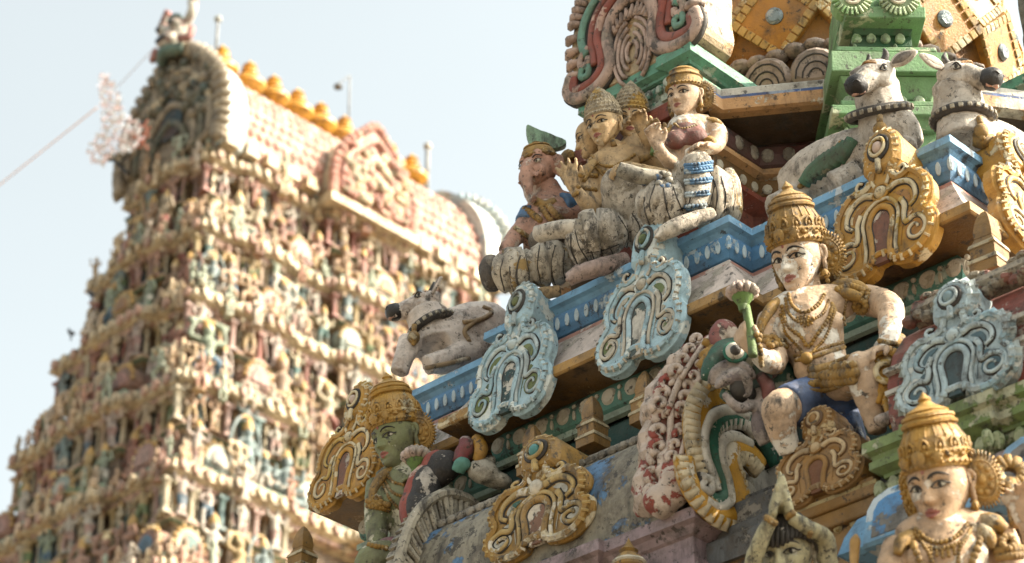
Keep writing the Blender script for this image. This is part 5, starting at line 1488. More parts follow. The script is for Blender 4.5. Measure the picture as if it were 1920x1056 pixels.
# ---- bulls
def bull(label, H, hx, hy, hoff, hh, yaw, pitch, roll, bodych, extra, neckch, HIDE=HIDE):
    G = thing('bull_statue', label, 'statue', PH(*bodych[0][0][:2], H), 'reclining bull statues on the blue cornice')
    m = MB(); chains(m, H, bodych + neckch)
    body = m.build('body', HIDE(), G, vox=.014, sm=3)
    M = Matrix.Translation(PH(hx, hy, H - hoff)) @ Matrix.Rotation(R(yaw), 4, 'Z') @ Matrix.Rotation(R(pitch), 4, 'X') @ Matrix.Rotation(R(roll), 4, 'Y') @ Matrix.Scale(hh, 4)
    m = MB(); m.T = M      # local: muzzle towards -Y
    m.tube([(0, .34, .10, .20), (0, .20, .10, .27), (0, .0, .05, .27), (0, -.2, -.02, .22), (0, -.4, -.10, .175), (0, -.54, -.14, .165), (0, -.62, -.16, .13)], n=20)
    m.ell((0, .12, .2), (.22, .22, .16)); m.ell((0, -.56, -.21), (.15, .12, .09))
    for s_ in (-1, 1): m.ell((s_ * .2, -.04, .14), (.10, .12, .09)); m.ell((s_ * .17, .0, -.05), (.13, .2, .15))
    m.tube([(0, .3, .0, .22), (0, .25, -.3, .24), (0, .3, -.55, .26)], n=18)
    m.build('head', HIDE(), G, vox=.010, sm=3)
    m = MB(); m.T = M
    m.tube([(0, -.44, -.11, .17), (0, -.54, -.13, .188), (0, -.65, -.16, .155), (0, -.71, -.18, .07)], n=18, k=4)
    for s_ in (-1, 1): m.tube([(s_ * .06, -.715, -.12), (s_ * .11, -.69, -.08), (s_ * .14, -.64, -.12)], .02, 6, 0)
    m.build('muzzle', INK(), G, smooth=True)
    m = MB(); m.T = M
    m.tube([(-.12, -.50, -.26, .03), (0, -.62, -.27, .045), (.12, -.5, -.26, .03)], n=8); m.build('lip', SKIN_P(), G, smooth=True)
    for s_ in (-1, 1):
        m = MB(); e = smooth_closed([(0, .0), (.07, .09), (.2, .14), (.36, .10), (.50, .0), (.36, -.10), (.2, -.11), (.07, -.06)], 3)
        Me = M @ Matrix.Translation((s_ * .22, .16, .18)) @ Matrix.Rotation(R(s_ * -18), 4, 'Y') @ Matrix.Rotation(R(s_ * 20), 4, 'Z') @ Matrix.Rotation(R(78), 4, 'X')
        m.slab([(s_ * a, b) for a, b in e], -.035, .03, Me, 0, bev=.03); m.slab([(s_ * (a * .78 + .06), b * .62) for a, b in e], 0, .036, Me, 1, bev=.004)
        m.build('ear', [HIDE(), paint('inner_ear_grey', '9a8d80', '7a6f64', .3, .4)], G, smooth=True)
        m = MB(); m.T = M; m.tube([(s_ * .13, .16, .28, .07), (s_ * .17, .2, .40, .05), (s_ * .15, .2, .5, .02)], n=10); m.build('horn', paint('dark_horn', '4a4641', '7a746a', .3, .3), G, smooth=True)
    for s_ in (-1, 1):
        m = MB(); m.T = M
        m.ell((s_ * .255, -.07, .13), (.035, .075, .05), 0, Matrix.Rotation(R(-s_ * 18), 3, 'Z')); m.ell((s_ * .275, -.075, .13), (.025, .035, .038), 1)
        m.tube([(s_ * .245, -.16, .11), (s_ * .285, -.09, .185), (s_ * .27, .02, .14)], .016, 6, 1); m.tube([(s_ * .24, -.16, .10), (s_ * .28, -.08, .075), (s_ * .27, .01, .12)], .011, 6, 1)
        m.build('eye', [EYEW(), INK()], G, smooth=True)
    m = MB(); m.T = M
    for k_ in range(3): m.tube([(-.2 + .02 * k_, .04 - .07 * k_, .24 - .01 * k_), (0, -.02 - .08 * k_, .32 - .02 * k_), (.2 - .02 * k_, .04 - .07 * k_, .24 - .01 * k_)], .022, 6, 0)
    m.build('headband', paint('headband_ochre', 'a9793f', 'cbb288', .25, .3), G, smooth=True)
    # collar of heavy beads with a bell
    (cx, cy, co, ra), (tx, ty, to) = extra['collar']
    c = PH(cx, cy, H - co); ax_ = (PH(tx, ty, H - to) - c).normalized(); u = ax_.orthogonal().normalized(); v = ax_.cross(u)
    m = MB()
    m.tube([c + (u * math.cos(a) + v * math.sin(a)) * ra for a in np.linspace(0, 6.2832, 33)[:-1]], .034, 8, 0, closed=True, k=1)
    for i in range(24):
        a = 2 * math.pi * i / 24; m.box(c + (u * math.cos(a) + v * math.sin(a)) * (ra + .026), (.028, .028, .028), 1, M=Matrix((u, v, ax_)).transposed() @ Matrix.Rotation(a, 3, 'Z'))
    m.build('collar', [paint('collar_black', '3a3430', '8d8474', .25, .3, chip=.7), paint('collar_cream', 'b5ab96', '6a6156', .3, .4)], G, bevel=.005)
    m = MB(); bx_, by_, bo_ = extra['bell']; p = PH(bx_, by_, H - bo_); m.ell(p, (.045, .045, .05)); m.tube([p + Vector((0, 0, .04)), p + Vector((0, 0, .10))], .02, 8, k=1); m.ell(p - Vector((0, 0, .045)), (.02, .02, .02))
    m.build('bell', GOLD_F(), G, smooth=True)
    return G, bvh_of(body)
G, bb = bull('grey white bull statue with its black muzzle turned to the left, below the green pedestal', 12.45, 1640, 150, .20, .38, -4, 22, 10,
  [[(1672, 285, .02, .17), (1600, 305, -.15, .21), (1540, 335, -.35, .22), (1490, 365, -.5, .18)], [(1690, 290, .12, .09), (1700, 275, .2, .06), (1655, 300, .25, .05)], [(1500, 380, -.35, .13), (1450, 395, -.3, .1)], [(1610, 330, 0, .1), (1560, 350, 0, .09)]],
  {'collar': ((1648, 212, .12, .175), (1640, 170, .18)), 'bell': (1651, 243, .30)},
  [[(1640, 165, .12, .14), (1652, 205, .10, .15), (1668, 250, .08, .19), (1680, 285, .05, .18)]])
m = MB(); strand_pts = None
for dx in range(7):
    strand(m, bb, [(1508 + dx * 11, 345 - dx * 7), (1522 + dx * 11, 322 - dx * 7), (1545 + dx * 9, 300 - dx * 6)], .045, False, 0, lift=.0)
for e in ([(1500, 350), (1540, 325), (1585, 292)], [(1548, 300), (1565, 280), (1580, 265)]): strand(m, bb, e, .02, True, 1)
m.build('saddle_cloth', [paint('saddle_green', '4f7a5f', 'a9a684', .3, .4, chip=.6), GOLD_F()], G, smooth=True)
G, bb = bull('grey white bull statue with its head turned to the right, at the cornice corner', 12.12, 1803, 152, .05, .38, 92, 8, -6,
  [[(1800, 275, .0, .16), (1840, 280, -.15, .2), (1885, 300, -.4, .2), (1920, 320, -.6, .16)], [(1760, 290, .1, .08), (1745, 285, .16, .06)]],
  {'collar': ((1806, 224, .0, .165), (1802, 180, .02)), 'bell': (1840, 246, .16)},
  [[(1795, 165, .0, .14), (1803, 215, .0, .15), (1808, 270, .0, .17)]])
m = MB(); strand(m, bb, [(1830, 262), (1860, 270), (1890, 290), (1915, 310)], .05, False, 0); strand(m, bb, [(1832, 255), (1862, 262), (1892, 280)], .03, True, 1)
m.build('saddle_cloth', [GOLD_F(), GOLD_F()], G, smooth=True)
G, bb = bull('pinkish white bull statue lying at the far end of the blue cornice, facing left', 15.0, 792, 577, .02, .36, -42, 0, 0,
  [[(815, 655, .0, .19), (850, 640, -.1, .23), (890, 625, -.25, .23), (920, 610, -.4, .18)], [(770, 640, .12, .09), (757, 672, .16, .07), (748, 700, .16, .065)], [(900, 650, -.1, .12), (850, 672, .1, .09), (800, 685, .2, .07)]],
  {'collar': ((808, 617, .02, .165), (790, 590, .02)), 'bell': (776, 633, .22)},
  [[(795, 585, .0, .14), (808, 615, .0, .155), (818, 650, .0, .19)]], lambda: paint('lit_pinkish_hide', 'ecddd0', 'cdbcae', .33, .2, crack=.4, chip=.5, s=1.4))  # paler copy of the hide: light on this bull is put into its colour
m = MB()
for q in ([(868, 605), (900, 600), (922, 585), (905, 575)], [(880, 640), (872, 620), (895, 600)], [(800, 690), (840, 682), (880, 672)]): strand(m, bb, q, .018)
m.build('rope', paint('rope_ochre', 'a58a66', 'c2b49c', .3, .3), G, smooth=True)

# ---- dragon headed gable end of the barrel shrine
G = thing('dragon_gable', 'dragon headed gable with yellow and green scrolls at the end of the barrel roof', 'gable', PX(1330, 960, -7.62))
XG = -7.66
def g2(pts, x=XG): return [PX(px, py, x) for px, py in pts]
def z4(pts): return [(1200 + a / 2.64, 600 + b / 2.64) for a, b in pts]
def band(m, pts, r0, r1, mt, x, c=2, teeth=None):
    P = cr([tuple(p) + (0,) for p in [tuple(v) for v in g2(z4(pts), x)]], 6); N = len(P)
    if c is not None: m.tube([(p[0] - .01, p[1], p[2], (r0 + (r1 - r0) * i / N) + .009) for i, p in enumerate(P)], n=8, m=c, k=1, flat=.6, nrm=(1, 0, 0), raw=True)
    m.tube([(p[0] + .012, p[1], p[2], r0 + (r1 - r0) * i / N) for i, p in enumerate(P)], n=9, m=mt, k=1, flat=.75, nrm=(1, 0, 0), raw=True)
    if teeth is not None:
        for i in range(1, N - 1, 2):
            a, b = Vector(P[i - 1][:3]), Vector(P[i + 1][:3]); t = (b - a).normalized(); s_ = t.cross(Vector((1, 0, 0))) * teeth[1]
            p = Vector(P[i][:3]); rr_ = r0 + (r1 - r0) * i / N
            m.tube([tuple(p + s_ * rr_ * .2 + Vector((rr_ * .7, 0, 0))) + (rr_ * .34,), tuple(p + s_ * rr_ * 1.1 + Vector((rr_ * .2, 0, 0))) + (rr_ * .4,)], n=6, m=teeth[0], k=1)
YEL = paint('yellow_scroll_paint', 'd29c2c', 'dfd4c0', .26, .06, chip=.6, s=1.4); GRN = paint('bottle_green_paint', '2f7059', 'd3cfbe', .16, .05, chip=.8, s=1.4); WHT = paint('flaked_white', 'ddd5c6', 'b5ac9a', .25, .15, chip=.6, s=1.4)
m = MB()
yz = g2([(1292, 770), (1330, 740), (1380, 720), (1440, 760), (1480, 830), (1480, 960), (1430, 1000), (1370, 985), (1320, 940), (1285, 900), (1280, 830)], XG - .06)
pl = [(p.y, p.z) for p in yz]; Mg = Matrix.Translation((XG - .06, 0, 0)) @ Matrix(((0, 0, 1), (1, 0, 0), (0, 1, 0))).to_4x4()
m.slab(smooth_closed(pl, 3), -.3, .02, Mg, 0, bev=.02); m.build('backplate', WHT, G)
m = MB()
band(m, [(440, 440), (385, 385), (310, 395), (268, 470), (262, 560), (272, 650), (300, 740), (335, 800), (350, 830)], .095, .07, 0, XG + .03, None, (1, 1))
band(m, [(205, 690), (225, 790), (290, 900), (380, 975), (455, 985), (485, 920), (455, 800), (425, 700), (455, 650), (520, 670), (575, 735)], .07, .08, 0, XG + .05, None, (1, 1))
m.build('yellow_band', [YEL, paint('cream_scales', 'ddcba8', 'c99a3a', .35, .08, chip=.5), DARK()], G, smooth=True)
m = MB()
band(m, [(560, 560), (500, 500), (420, 490), (360, 530), (345, 610), (370, 710), (400, 800), (410, 870), (360, 890), (310, 850)], .066, .04, 0, XG + .06, 2, (1, -1)); m.build('green_band', [GRN, WHT, DARK()], G, smooth=True)
m = MB()
band(m, [(520, 480), (440, 450), (350, 480), (312, 570), (320, 680), (360, 780), (380, 850)], .04, .025, 0, XG + .09); band(m, [(540, 620), (460, 580), (405, 600), (395, 680), (430, 800), (440, 900), (380, 930), (320, 890)], .036, .025, 0, XG + .09)
band(m, [(300, 780), (345, 800), (340, 850), (300, 830), (315, 800)], .03, .02, 0, XG + .1); m.build('white_band', [WHT, WHT, DARK()], G, smooth=True)
m = MB()      # dark opening foot and leg
band(m, [(560, 560), (620, 640), (660, 720)], .06, .07, 0, XG - .02); band(m, [(500, 780), (530, 880), (560, 980)], .07, .05, 1, XG - .05); m.build('flank', [GRN, WHT, DARK()], G, smooth=True)
# leafy flames along the outer edge
LEAF = paint('pink_white_leaf', 'dac6b6', '984c40', .34, .2, chip=.8, s=1.6)
H = 12.2
FM4 = lambda px, py, off: Matrix.Translation(PH(px, py, H - off)) @ Matrix((RT, Vector((0, 0, 1)), FH * -1)).transposed().to_4x4()
def flame(px, py, off, S, rot, k=9, flip=1):
    """a curling acanthus flame: fleshy back, red throat, rows of white curls"""
    M = FM4(px, py, off) @ Matrix.Rotation(R(rot), 4, 'Z') @ Matrix.Diagonal((S * flip, S, S, 1))
    o_ = smooth_closed([(-.3, -.5), (.1, -.55), (.34, -.3), (.36, .05), (.28, .35), (.36, .6), (.2, .62), (.02, .5), (-.2, .25), (-.34, -.1)], 3)
    o_ = [(a + .03 * math.sin(18 * b), b + .02 * math.sin(15 * a)) for a, b in o_]
    a_, b_, c_ = MB(), MB(), MB()
    a_.slab(o_, -.45, .02, M, 0, bev=.09)
    b_.slab([(x * .62 + .07, y * .74) for x, y in o_], -.05, .06, M, 0, bev=.03)
    for i in range(k):      # fat comma curls on both sides of the mid rib
        t = i / (k - 1); y0 = -.36 + .74 * t
        for s_ in (-1, 1):
            cr_ = .135 * (1 - .25 * t); cx_ = .05 + .05 * t + s_ * .15 * (1 - .2 * t)
            c_.tube([tuple(M @ Vector((cx_ + s_ * cr_ * (1 - .75 * q) * math.cos(-1.2 + 5.6 * q), y0 + cr_ * (1 - .75 * q) * math.sin(-1.2 + 5.6 * q), .06 + .05 * q))) + ((.062 - .022 * q) * S,) for q in np.linspace(0, 1, 11)], n=7, k=1)
    c_.tube([tuple(M @ Vector((.02, -.5, .08))) + (.05 * S,), tuple(M @ Vector((.08, 0, .12))) + (.05 * S,), tuple(M @ Vector((.12, .35, .1))) + (.04 * S,), tuple(M @ Vector((.24, .56, .09))) + (.05 * S,), tuple(M @ Vector((.33, .5, .1))) + (.03 * S,)], n=7, k=4)
    a_.build('leaf', LEAF, G, smooth=False); b_.build('leaf_throat', REDP(), G); c_.build('leaf_curls', LEAF, G, smooth=True)
flame(1238, 880, -.02, .42, 2, 4); flame(1246, 800, .0, .40, 0, 4); flame(1260, 725, .03, .40, -14, 5); flame(1294, 672, .07, .32, -24, 4); flame(1270, 850, .06, .30, -8, 4)
m = MB(); lump(m, H, 1266, 905, .04, (.10, .1, .16), 10); lump(m, H, 1240, 940, .02, (.1, .1, .1), 0); m.build('leaf_foot', LEAF, G, vox=.014, sm=1)
# dragon's head
H = 11.98
m = MB()
chains(m, H, [[(1440, 700, .0, .10), (1400, 672, .06, .10), (1362, 665, .12, .09), (1335, 690, .16, .06), (1325, 712, .16, .035)], [(1440, 730, .0, .09), (1410, 752, .06, .06), (1380, 752, .12, .045), (1352, 735, .16, .03)]])
chains(m, H, [[(1445, 670, .0, .1), (1455, 720, .0, .12), (1450, 770, .0, .1)], [(1410, 668, .08, .05), (1430, 690, .12, .05), (1440, 720, .12, .04)]])
m.build('dragon_head', paint('dragon_green', '35604f', 'b9b6a2', .32, .5, chip=.9, s=1.6), G, vox=.013, sm=2)
m = MB(); chains(m, H, [[(1334, 722, .16, .025), (1340, 700, .2, .03), (1365, 685, .2, .035), (1395, 690, .18, .035), (1412, 712, .16, .03)], [(1356, 738, .2, .02), (1385, 765, .18, .03), (1412, 758, .14, .03)], [(1340, 728, .2, .012), (1360, 712, .22, .035), (1385, 705, .22, .045), (1400, 720, .2, .04)], [(1398, 712, .22, .04), (1402, 735, .2, .025), (1394, 745, .2, .01)], [(1420, 735, .1, .04), (1430, 760, .12, .05), (1425, 800, .08, .05), (1440, 830, .05, .05)]])
m.build('jaw', paint('jaw_grey_pink', 'b5a8a0', '8a7f80', .3, .5, chip=.6, s=1.6), G, vox=.011, sm=2)
m = MB(); chains(m, H, [[(1385, 715, .2, .05), (1388, 735, .17, .055), (1405, 740, .12, .05)]]); m.build('mouth', INK(), G, smooth=True)
m = MB(); chains(m, H, [[(1425, 705, .16, .03), (1440, 725, .18, .04), (1436, 750, .15, .025)], [(1430, 700, .1, .05), (1450, 715, .1, .05)]]); m.build('tongue', paint('dull_rose', '8f5d58', 'b9a49a', .35, .4, chip=.6), G, smooth=True)
m = MB(); chains(m, H, [[(1350, 660, .12, .03), (1345, 635, .12, .05), (1356, 618, .12, .06), (1372, 622, .12, .04), (1368, 640, .13, .03)]]); m.build('snout_curl', paint('curl_red', '8a4a45', 'c2b3a4', .35, .4, chip=.8), G, vox=.012, sm=2)
m = MB(); p = PH(1378, 660, H - .25); m.ell(p, (.055, .055, .055), 0); m.ell(p - FH * .035 + Vector((0, 0, -.01)), .032, 1); m.tube([p + (RT * math.cos(a) + Vector((0, 0, 1)) * math.sin(a)) * .055 for a in np.linspace(0, 6.2832, 13)[:-1]], .014, 6, 2, closed=True, k=1)
m.build('eye', [WHT, INK(), GRN], G, smooth=True)
m = MB()
for i in range(10):
    a = math.pi * (.15 + .85 * i / 9); m.ell(PH(1400 + 70 * math.cos(a), 725 - 62 * math.sin(a), H - .17), .016, n=7, k=5)
chains(m, H, [[(1310, 690, .12, .03), (1330, 672, .14, .04), (1338, 650, .1, .03), (1318, 640, .1, .02)], [(1320, 660, .12, .04), (1335, 680, .12, .045), (1325, 700, .12, .03)]])
m.build('crest', GOLD_F(), G, smooth=True)

# ---- fan shaped far gable of the barrel shrine, seen from behind
G = thing('fan_gable', 'grey fan shaped gable end with black and red petals, beside the green guardian', 'gable', (-9.95, 9.86, 7.6))
m = MB(); Mg = Matrix.Translation((-9.86, 9.86, 7.62)) @ Matrix(((0, 0, 1), (1, 0, 0), (0, 1, 0))).to_4x4()
arc = []
nA = 40
for i in range(nA):
    a0 = math.pi * (-.06 + 1.12 * i / nA); a1 = math.pi * (-.06 + 1.12 * (i + .86) / nA)
    for j, (ri, ro, d0, d1) in enumerate(((.36, .56, -.02, .05),)):
        q = [(ri * math.cos(a0), .06 + ri * 1.55 * math.sin(a0)), (ro * math.cos(a0), .06 + ro * 1.5 * math.sin(a0)), (ro * 1.02 * math.cos(a1), .06 + ro * 1.53 * math.sin(a1)), (ri * math.cos(a1), .06 + ri * 1.55 * math.sin(a1))]
        m.slab(q, d0 - .05, d1 + .03 * random.random(), Mg, 0, bev=.012)
for k_, r_ in ((0, .37), (1, .56)):
    m.tube([Mg @ Vector((r_ * math.cos(a), .06 + r_ * 1.54 * math.sin(a), .05)) for a in np.linspace(-.2, math.pi + .2, 34)], .035, 8, 1 if k_ == 0 else 0, k=1)
m.slab([(.4 * math.cos(a), .06 + .62 * math.sin(a)) for a in np.linspace(0, math.pi, 20)], -.1, 0, Mg, 0)
m.build('fan_rim', [paint('grey_fan_plaster', 'b3a995', '777064', .35, .6, chip=.9, s=1.6), paint('dark_grey_groove', '57524b', '8a8376', .35, .5)], G, smooth=False)
BP = paint('black_petal', '33302f', 'b9afa2', .34, .3, chip=.6, s=1.3); RPt = paint('red_petal_edge', '9c4a3c', 'c9a898', .25, .3, chip=.5)
for x, y, rx, rz, rt in ((786, 965, .10, .19, -10), (792, 915, .10, .17, 8), (822, 880, .11, .13, 30)):
    m = MB(); Hh = 13.95; lump(m, Hh, x + 6, y, .03, (rx, .1, rz), rt); m.build('petal', BP, G, smooth=True)
    m = MB(); lump(m, Hh, x - 4, y, .0, (rx, .09, rz * 1.03), rt); m.build('petal_edge', RPt, G, smooth=True)
m = MB(); Hh = 13.85
chains(m, Hh, [[(858, 870, .02, .04), (870, 850, .02, .06), (882, 828, .02, .05)], [(880, 862, .0, .03), (876, 840, .05, .05), (872, 826, 0, .04)]]); m.build('crest_red', paint('crest_red_paint', '8a4448', 'c2a8a0', .3, .4, chip=.6), G, vox=.013, sm=1)
m = MB(); chains(m, Hh, [[(893, 865, .05, .03), (902, 845, .08, .045), (898, 828, .05, .04), (890, 822, .02, .03)]]); m.build('crest_gold', GOLD(), G, vox=.012, sm=1)
m = MB(); chains(m, Hh, [[(858, 885, .03, .045), (866, 870, .06, .05), (876, 880, .04, .04)]]); m.build('crest_green', TEAL(), G, vox=.013, sm=1)
m = MB(); lump(m, Hh, 905, 882, .02, (.10, .08, .07), 14); lump(m, Hh, 930, 900, -.03, (.10, .08, .05), 20); lump(m, Hh, 915, 868, 0, (.05, .05, .07), 30); m.build('crest_plaster', paint('spotted_white_plaster', 'cdc5b4', '3d3a34', .3, .4, chip=1.0, s=2), G, vox=.014, sm=1)

# ---- gold end scroll of the corner shrine
G = thing('flame_gable', 'small golden fan scroll on the red barrel roof end, beside the guardian knee', 'gable', PX(1665, 760, -6.5))
m = MB(); c = PH(1662, 705, 11.33); Mg = Matrix.Translation(c) @ Matrix((RT, Vector((0, 0, 1)), FH * -1)).transposed().to_4x4()
m.slab([(.10 * math.cos(a), .14 * math.sin(a)) for a in np.linspace(0, 6.2832, 22)[:-1]], -.05, .0, Mg, 0, bev=.02)
for i in range(20):
    a = -2.0 + 4.2 * i / 19; m.tube([tuple(Mg @ Vector((.08 * math.cos(a), .12 * math.sin(a), .01))) + (.016,), tuple(Mg @ Vector((.135 * math.cos(a), .18 * math.sin(a), .0))) + (.014,)], n=6, k=1)
m.tube(spiral(Mg, 0, 0, .075, 1.2, 1, 1.2, .02), .018, 7, 1, k=1)
for i in range(5): m.tube([tuple(Mg @ Vector((-.02 + i * .025, -.15, .0))) + (.02,), tuple(Mg @ Vector((.0 + i * .045, -.32, .02))) + (.014,)], n=6, k=1)
m.build('fan_scroll', [GOLD(), GOLD_P()], G, smooth=True)
m = MB()
for i in range(10): lump(m, 11.3, 1652 + i * 5, 788 - i * 2 + (i % 2) * 6, .0, (.04, .04, .03))
m.build('crumbled_moulding', paint('speckled_red_plaster', '7e4640', 'cdbcae', .35, .4, chip=1.0, s=2), G, vox=.012, sm=1)
# pot finial at the bottom edge
G = thing('pot_finial', 'small worn golden pot finial below the mauve ledge', 'finial', PY(1180, 1075, 9.2))
m = MB(); m.lathe(PY(1180, 1078, 9.2), [(.04, 0), (.085, .04), (.09, .07), (.06, .11), (.04, .125), (.055, .14), (.03, .16), (.012, .19), (0, .22)], n=20); m.build('pot', GOLD_F(), G, smooth=True)
m = MB(); m.lathe(PY(1180, 1078, 9.2), [(.088, .055), (.097, .065), (.088, .078)], n=20); m.build('rim', CREAM(), G, smooth=True)
G = thing('spear', 'thin ochre spear tip rising beside the blue tab at the bottom', 'spear', PH(1603, 1080, 10.4))
m = MB(); chains(m, 10.4, [[(1600, 1090, 0, .02), (1602, 1040, 0, .022), (1604, 1015, 0, .024), (1605, 1002, 0, .006)]]); m.build('shaft', OCHRE(), G, smooth=True)

zl = PH(1792, 1215, 10.3).z - .14; z2 = PH(1485, 1460, 11.1).z - .05
c1 = PH(1792, 1200, 10.2); c2 = PH(1485, 1460, 11.0)
m = MB(); m.sweep([(c1.x - .5, 10.0), (c1.x - .5, c1.y - .35), (c1.x + .5, c1.y - .35), (c1.x + .5, 10.0)], [(-.3, zl), (0, zl), (.0, zl - .08), (-.06, zl - .1), (-.08, zl - .3), (-.02, zl - .34), (-.02, zl - .42), (-.12, zl - .46), (-.12, 2.4), (-.3, 2.4)]); m.box((c1.x, (c1.y + 9.8) / 2, zl - .2), (.7, 9.6 - c1.y, .38)); m.build('pedestal', MAUVE(), temple, bevel=.006)
m = MB(); m.sweep([(c2.x - .4, 10.0), (c2.x - .4, c2.y - .3), (c2.x + .4, c2.y - .3), (c2.x + .4, 10.0)], [(-.2, z2), (0, z2), (.0, z2 - .08), (-.06, z2 - .1), (-.08, 2.4), (-.2, 2.4)]); m.box((c2.x, (c2.y + 9.8) / 2, z2 - .2), (.5, 9.6 - c2.y, .38)); m.build('pedestal', OCHRE(), temple, bevel=.006)

# ================================================================== the far gateway tower
TX, TY = -49.75, 43.4
ZT = 42.95
def half(z): k = ZT - z; return 2.03 + .205 * k, 6.0 + .2 * k
def tplan(z, o=0.0):
    hx, hy = half(z); hx += o; hy += o
    a, b = 1.05 + .06 * (ZT - z), .30; c, d_ = 1.55 + .05 * (ZT - z), .45
    e0, e1 = hy * .52, hy * .80
    q = [(TX - hx, TY - hy), (TX - a, TY - hy), (TX - a, TY - hy - b), (TX + a, TY - hy - b), (TX + a, TY - hy), (TX + hx, TY - hy),
         (TX + hx, TY - e1), (TX + hx + .2, TY - e1), (TX + hx + .2, TY - e0), (TX + hx, TY - e0),
         (TX + hx, TY - c), (TX + hx + d_, TY - c), (TX + hx + d_, TY + c), (TX + hx, TY + c),
         (TX + hx, TY + e0), (TX + hx + .2, TY + e0), (TX + hx + .2, TY + e1), (TX + hx, TY + e1), (TX + hx, TY + hy), (TX - hx, TY + hy)]
    return q
def project(p):
    v = Vector(p) - CAM; w_ = v.dot(FW); return 960 + F * v.dot(RT) / w_, 528 - F * v.dot(UP) / w_
def shown(p, mg=50):
    x, y = project(p)
    return -mg < x < 960 and -60 < y < 1056 + mg and y < 970 - (x - 560) * 1.22 + 60
tower = thing('gateway_tower', 'tall far gateway tower crowded with tiers of painted figures under a barrel roof', 'temple tower', (TX, TY, 0))
TW = paint('tower_wall_paint', 'a08468', 'c9b296', .3, .5, s=.35, chip=.5); TC = paint('tower_cornice_paint', 'd3bd96', 'b59a74', .35, .45, s=.45, chip=.5); TPk = paint('tower_pink_stripe', 'bb9078', 'd2bc9c', .3, .4, s=.45)
TG = paint('tower_green_stripe', '7f9a7c', 'c9c3a0', .3, .4, s=.45); TB = paint('tower_niche_paint', '28424a', '4a3a34', .4, .3, s=.3); TCr = paint('tower_cream_band', 'dcc9a4', 'b9946c', .35, .45, s=.5)
LV = [42.95, 40.0, 37.25, 34.15, 31.0, 27.8, 24.4]
PAL = ['d9bd92', 'dccaa2', 'c79c72', 'cf9a7c', 'd8bfae', 'a4b394', '8ba3a2', 'cfae6c', 'b9785e', 'dcd0bc']
PAL2 = ['b0604c', '4f7f78', 'd0a860', 'c99384', '5f86a0', 'dcd2bc', '7d9455', 'c08a50', 'd4a694']
FS = paint('tower_figure_skin', 'd9bd92', rnd=PAL, chip=.2, dirt=.4, s=.6); FC = paint('tower_figure_cloth', 'b0604c', rnd=PAL2, chip=.2, dirt=.4, s=.6); FGo = paint('tower_figure_gold', 'c79c4c', 'dcc9a0', .3, .3, s=.6)
SHR = paint('tower_shrine_paint', 'c9a070', rnd=['cfa98c', 'd8c09a', 'b98468', '9fb0a4', 'd0b070', 'c99a8c'], dirt=.4, s=.5, chip=.3)
PIL = paint('tower_pilaster_paint', 'c9a070', rnd=['d8b48c', 'd9c7a0', 'b8705c', '7fa09c', 'd3a594', 'cdb074'], dirt=.4, s=.5, chip=.3)
for i, z in enumerate(LV):
    P = tplan(z)
    zb = LV[i + 1] if i + 1 < len(LV) else 20
    m = MB(); m.sweep(P, [(-.55, z - .4), (-.55, (z + zb) / 2 + .1), (-.38, (z + zb) / 2), (-.38, zb + .05)], 0, True); m.build('tier_wall', TW, tower)
    m = MB(); m.sweep(P, [(-.9, z + .14), (-.06, z + .13), (-.02, z + .02), (.0, z - .02), (.04, z - .14), (.09, z - .31), (.04, z - .34), (-.1, z - .40), (-.12, z - .52), (-.3, z - .54), (-.55, z - .56)], 0, True, mats=[0, 1, 2, 0, 0, 3, 0, 2, 2, 0])
    for p, d, nr, l in along(P, .42, .02):      # small horseshoe bosses along the cornice
        M = frame(p, d, nr, z - .17); m.slab([(.13 * math.cos(a), .17 * math.sin(a)) for a in np.linspace(0, 6.2832, 11)[:-1]], -.1, .12 + .05, M, 4 if random.random() < .5 else 0, bev=.03)
    for p, d, nr, l in along(P, .26, -.2): m.box((p[0], p[1], z - .47), (.1, .1, .12), 3)
    m.build('cornice', [TC, TG, TPk, TCr, TPk], tower)
    m = MB(); zz2 = (z + zb) / 2 + .02
    m.sweep(P, [(-.5, zz2 + .1), (-.12, zz2 + .08), (-.06, zz2 - .02), (-.1, zz2 - .06), (-.22, zz2 - .1), (-.4, zz2 - .14)], 0, True, mats=[0, 1, 0, 2, 0])
    m.build('string_course', [TCr, TPk, TG], tower)
m = MB(); m.box((TX, TY, 31), (3.0, 10.6, 23)); m.box((TX, TY, 9), (12.0, 20.4, 18)); m.box((TX, TY, 20), (9.4, 17.5, 6)); m.build('core_wall', TW, tower)
# shared parts
def shared(name, mb, mats, parent, smooth=False):
    o = mb.build(name, mats, None, smooth); o.parent = parent; return o
pm_ = MB(); pm_.box((0, 0, .05), (.26, .22, .1)); pm_.lathe((0, 0, .1), [(.10, 0), (.085, .1), (.085, .62), (.11, .66), (.085, .7), (.14, .78)], n=8); pm_.box((0, 0, .92), (.3, .26, .09))
nm_ = MB(); nm_.box((0, 0, .45), (.36, .06, .9), 0); nm_.box((-.21, -.03, .45), (.06, .12, .94), 1); nm_.box((.21, -.03, .45), (.06, .12, .94), 1); nm_.box((0, -.03, .95), (.5, .14, .1), 1)
sm_ = MB(); sm_.box((0, 0, .12), (.72, .4, .24)); sm_.box((0, 0, .27), (.82, .5, .07))
vs = []; pr_ = [(-.36, .3), (-.40, .42), (-.36, .62), (-.22, .80), (0, .88), (.22, .80), (.36, .62), (.40, .42), (.36, .3)]
sm_.slab(pr_, -.2, .26, Matrix(((1, 0, 0), (0, 0, -1), (0, 1, 0))).to_4x4(), 0, bev=.04)
sm_.slab([(a * .62, .3 + (b - .3) * .7) for a, b in pr_], 0, .30, Matrix(((1, 0, 0), (0, 0, -1), (0, 1, 0))).to_4x4(), 1, bev=.02)
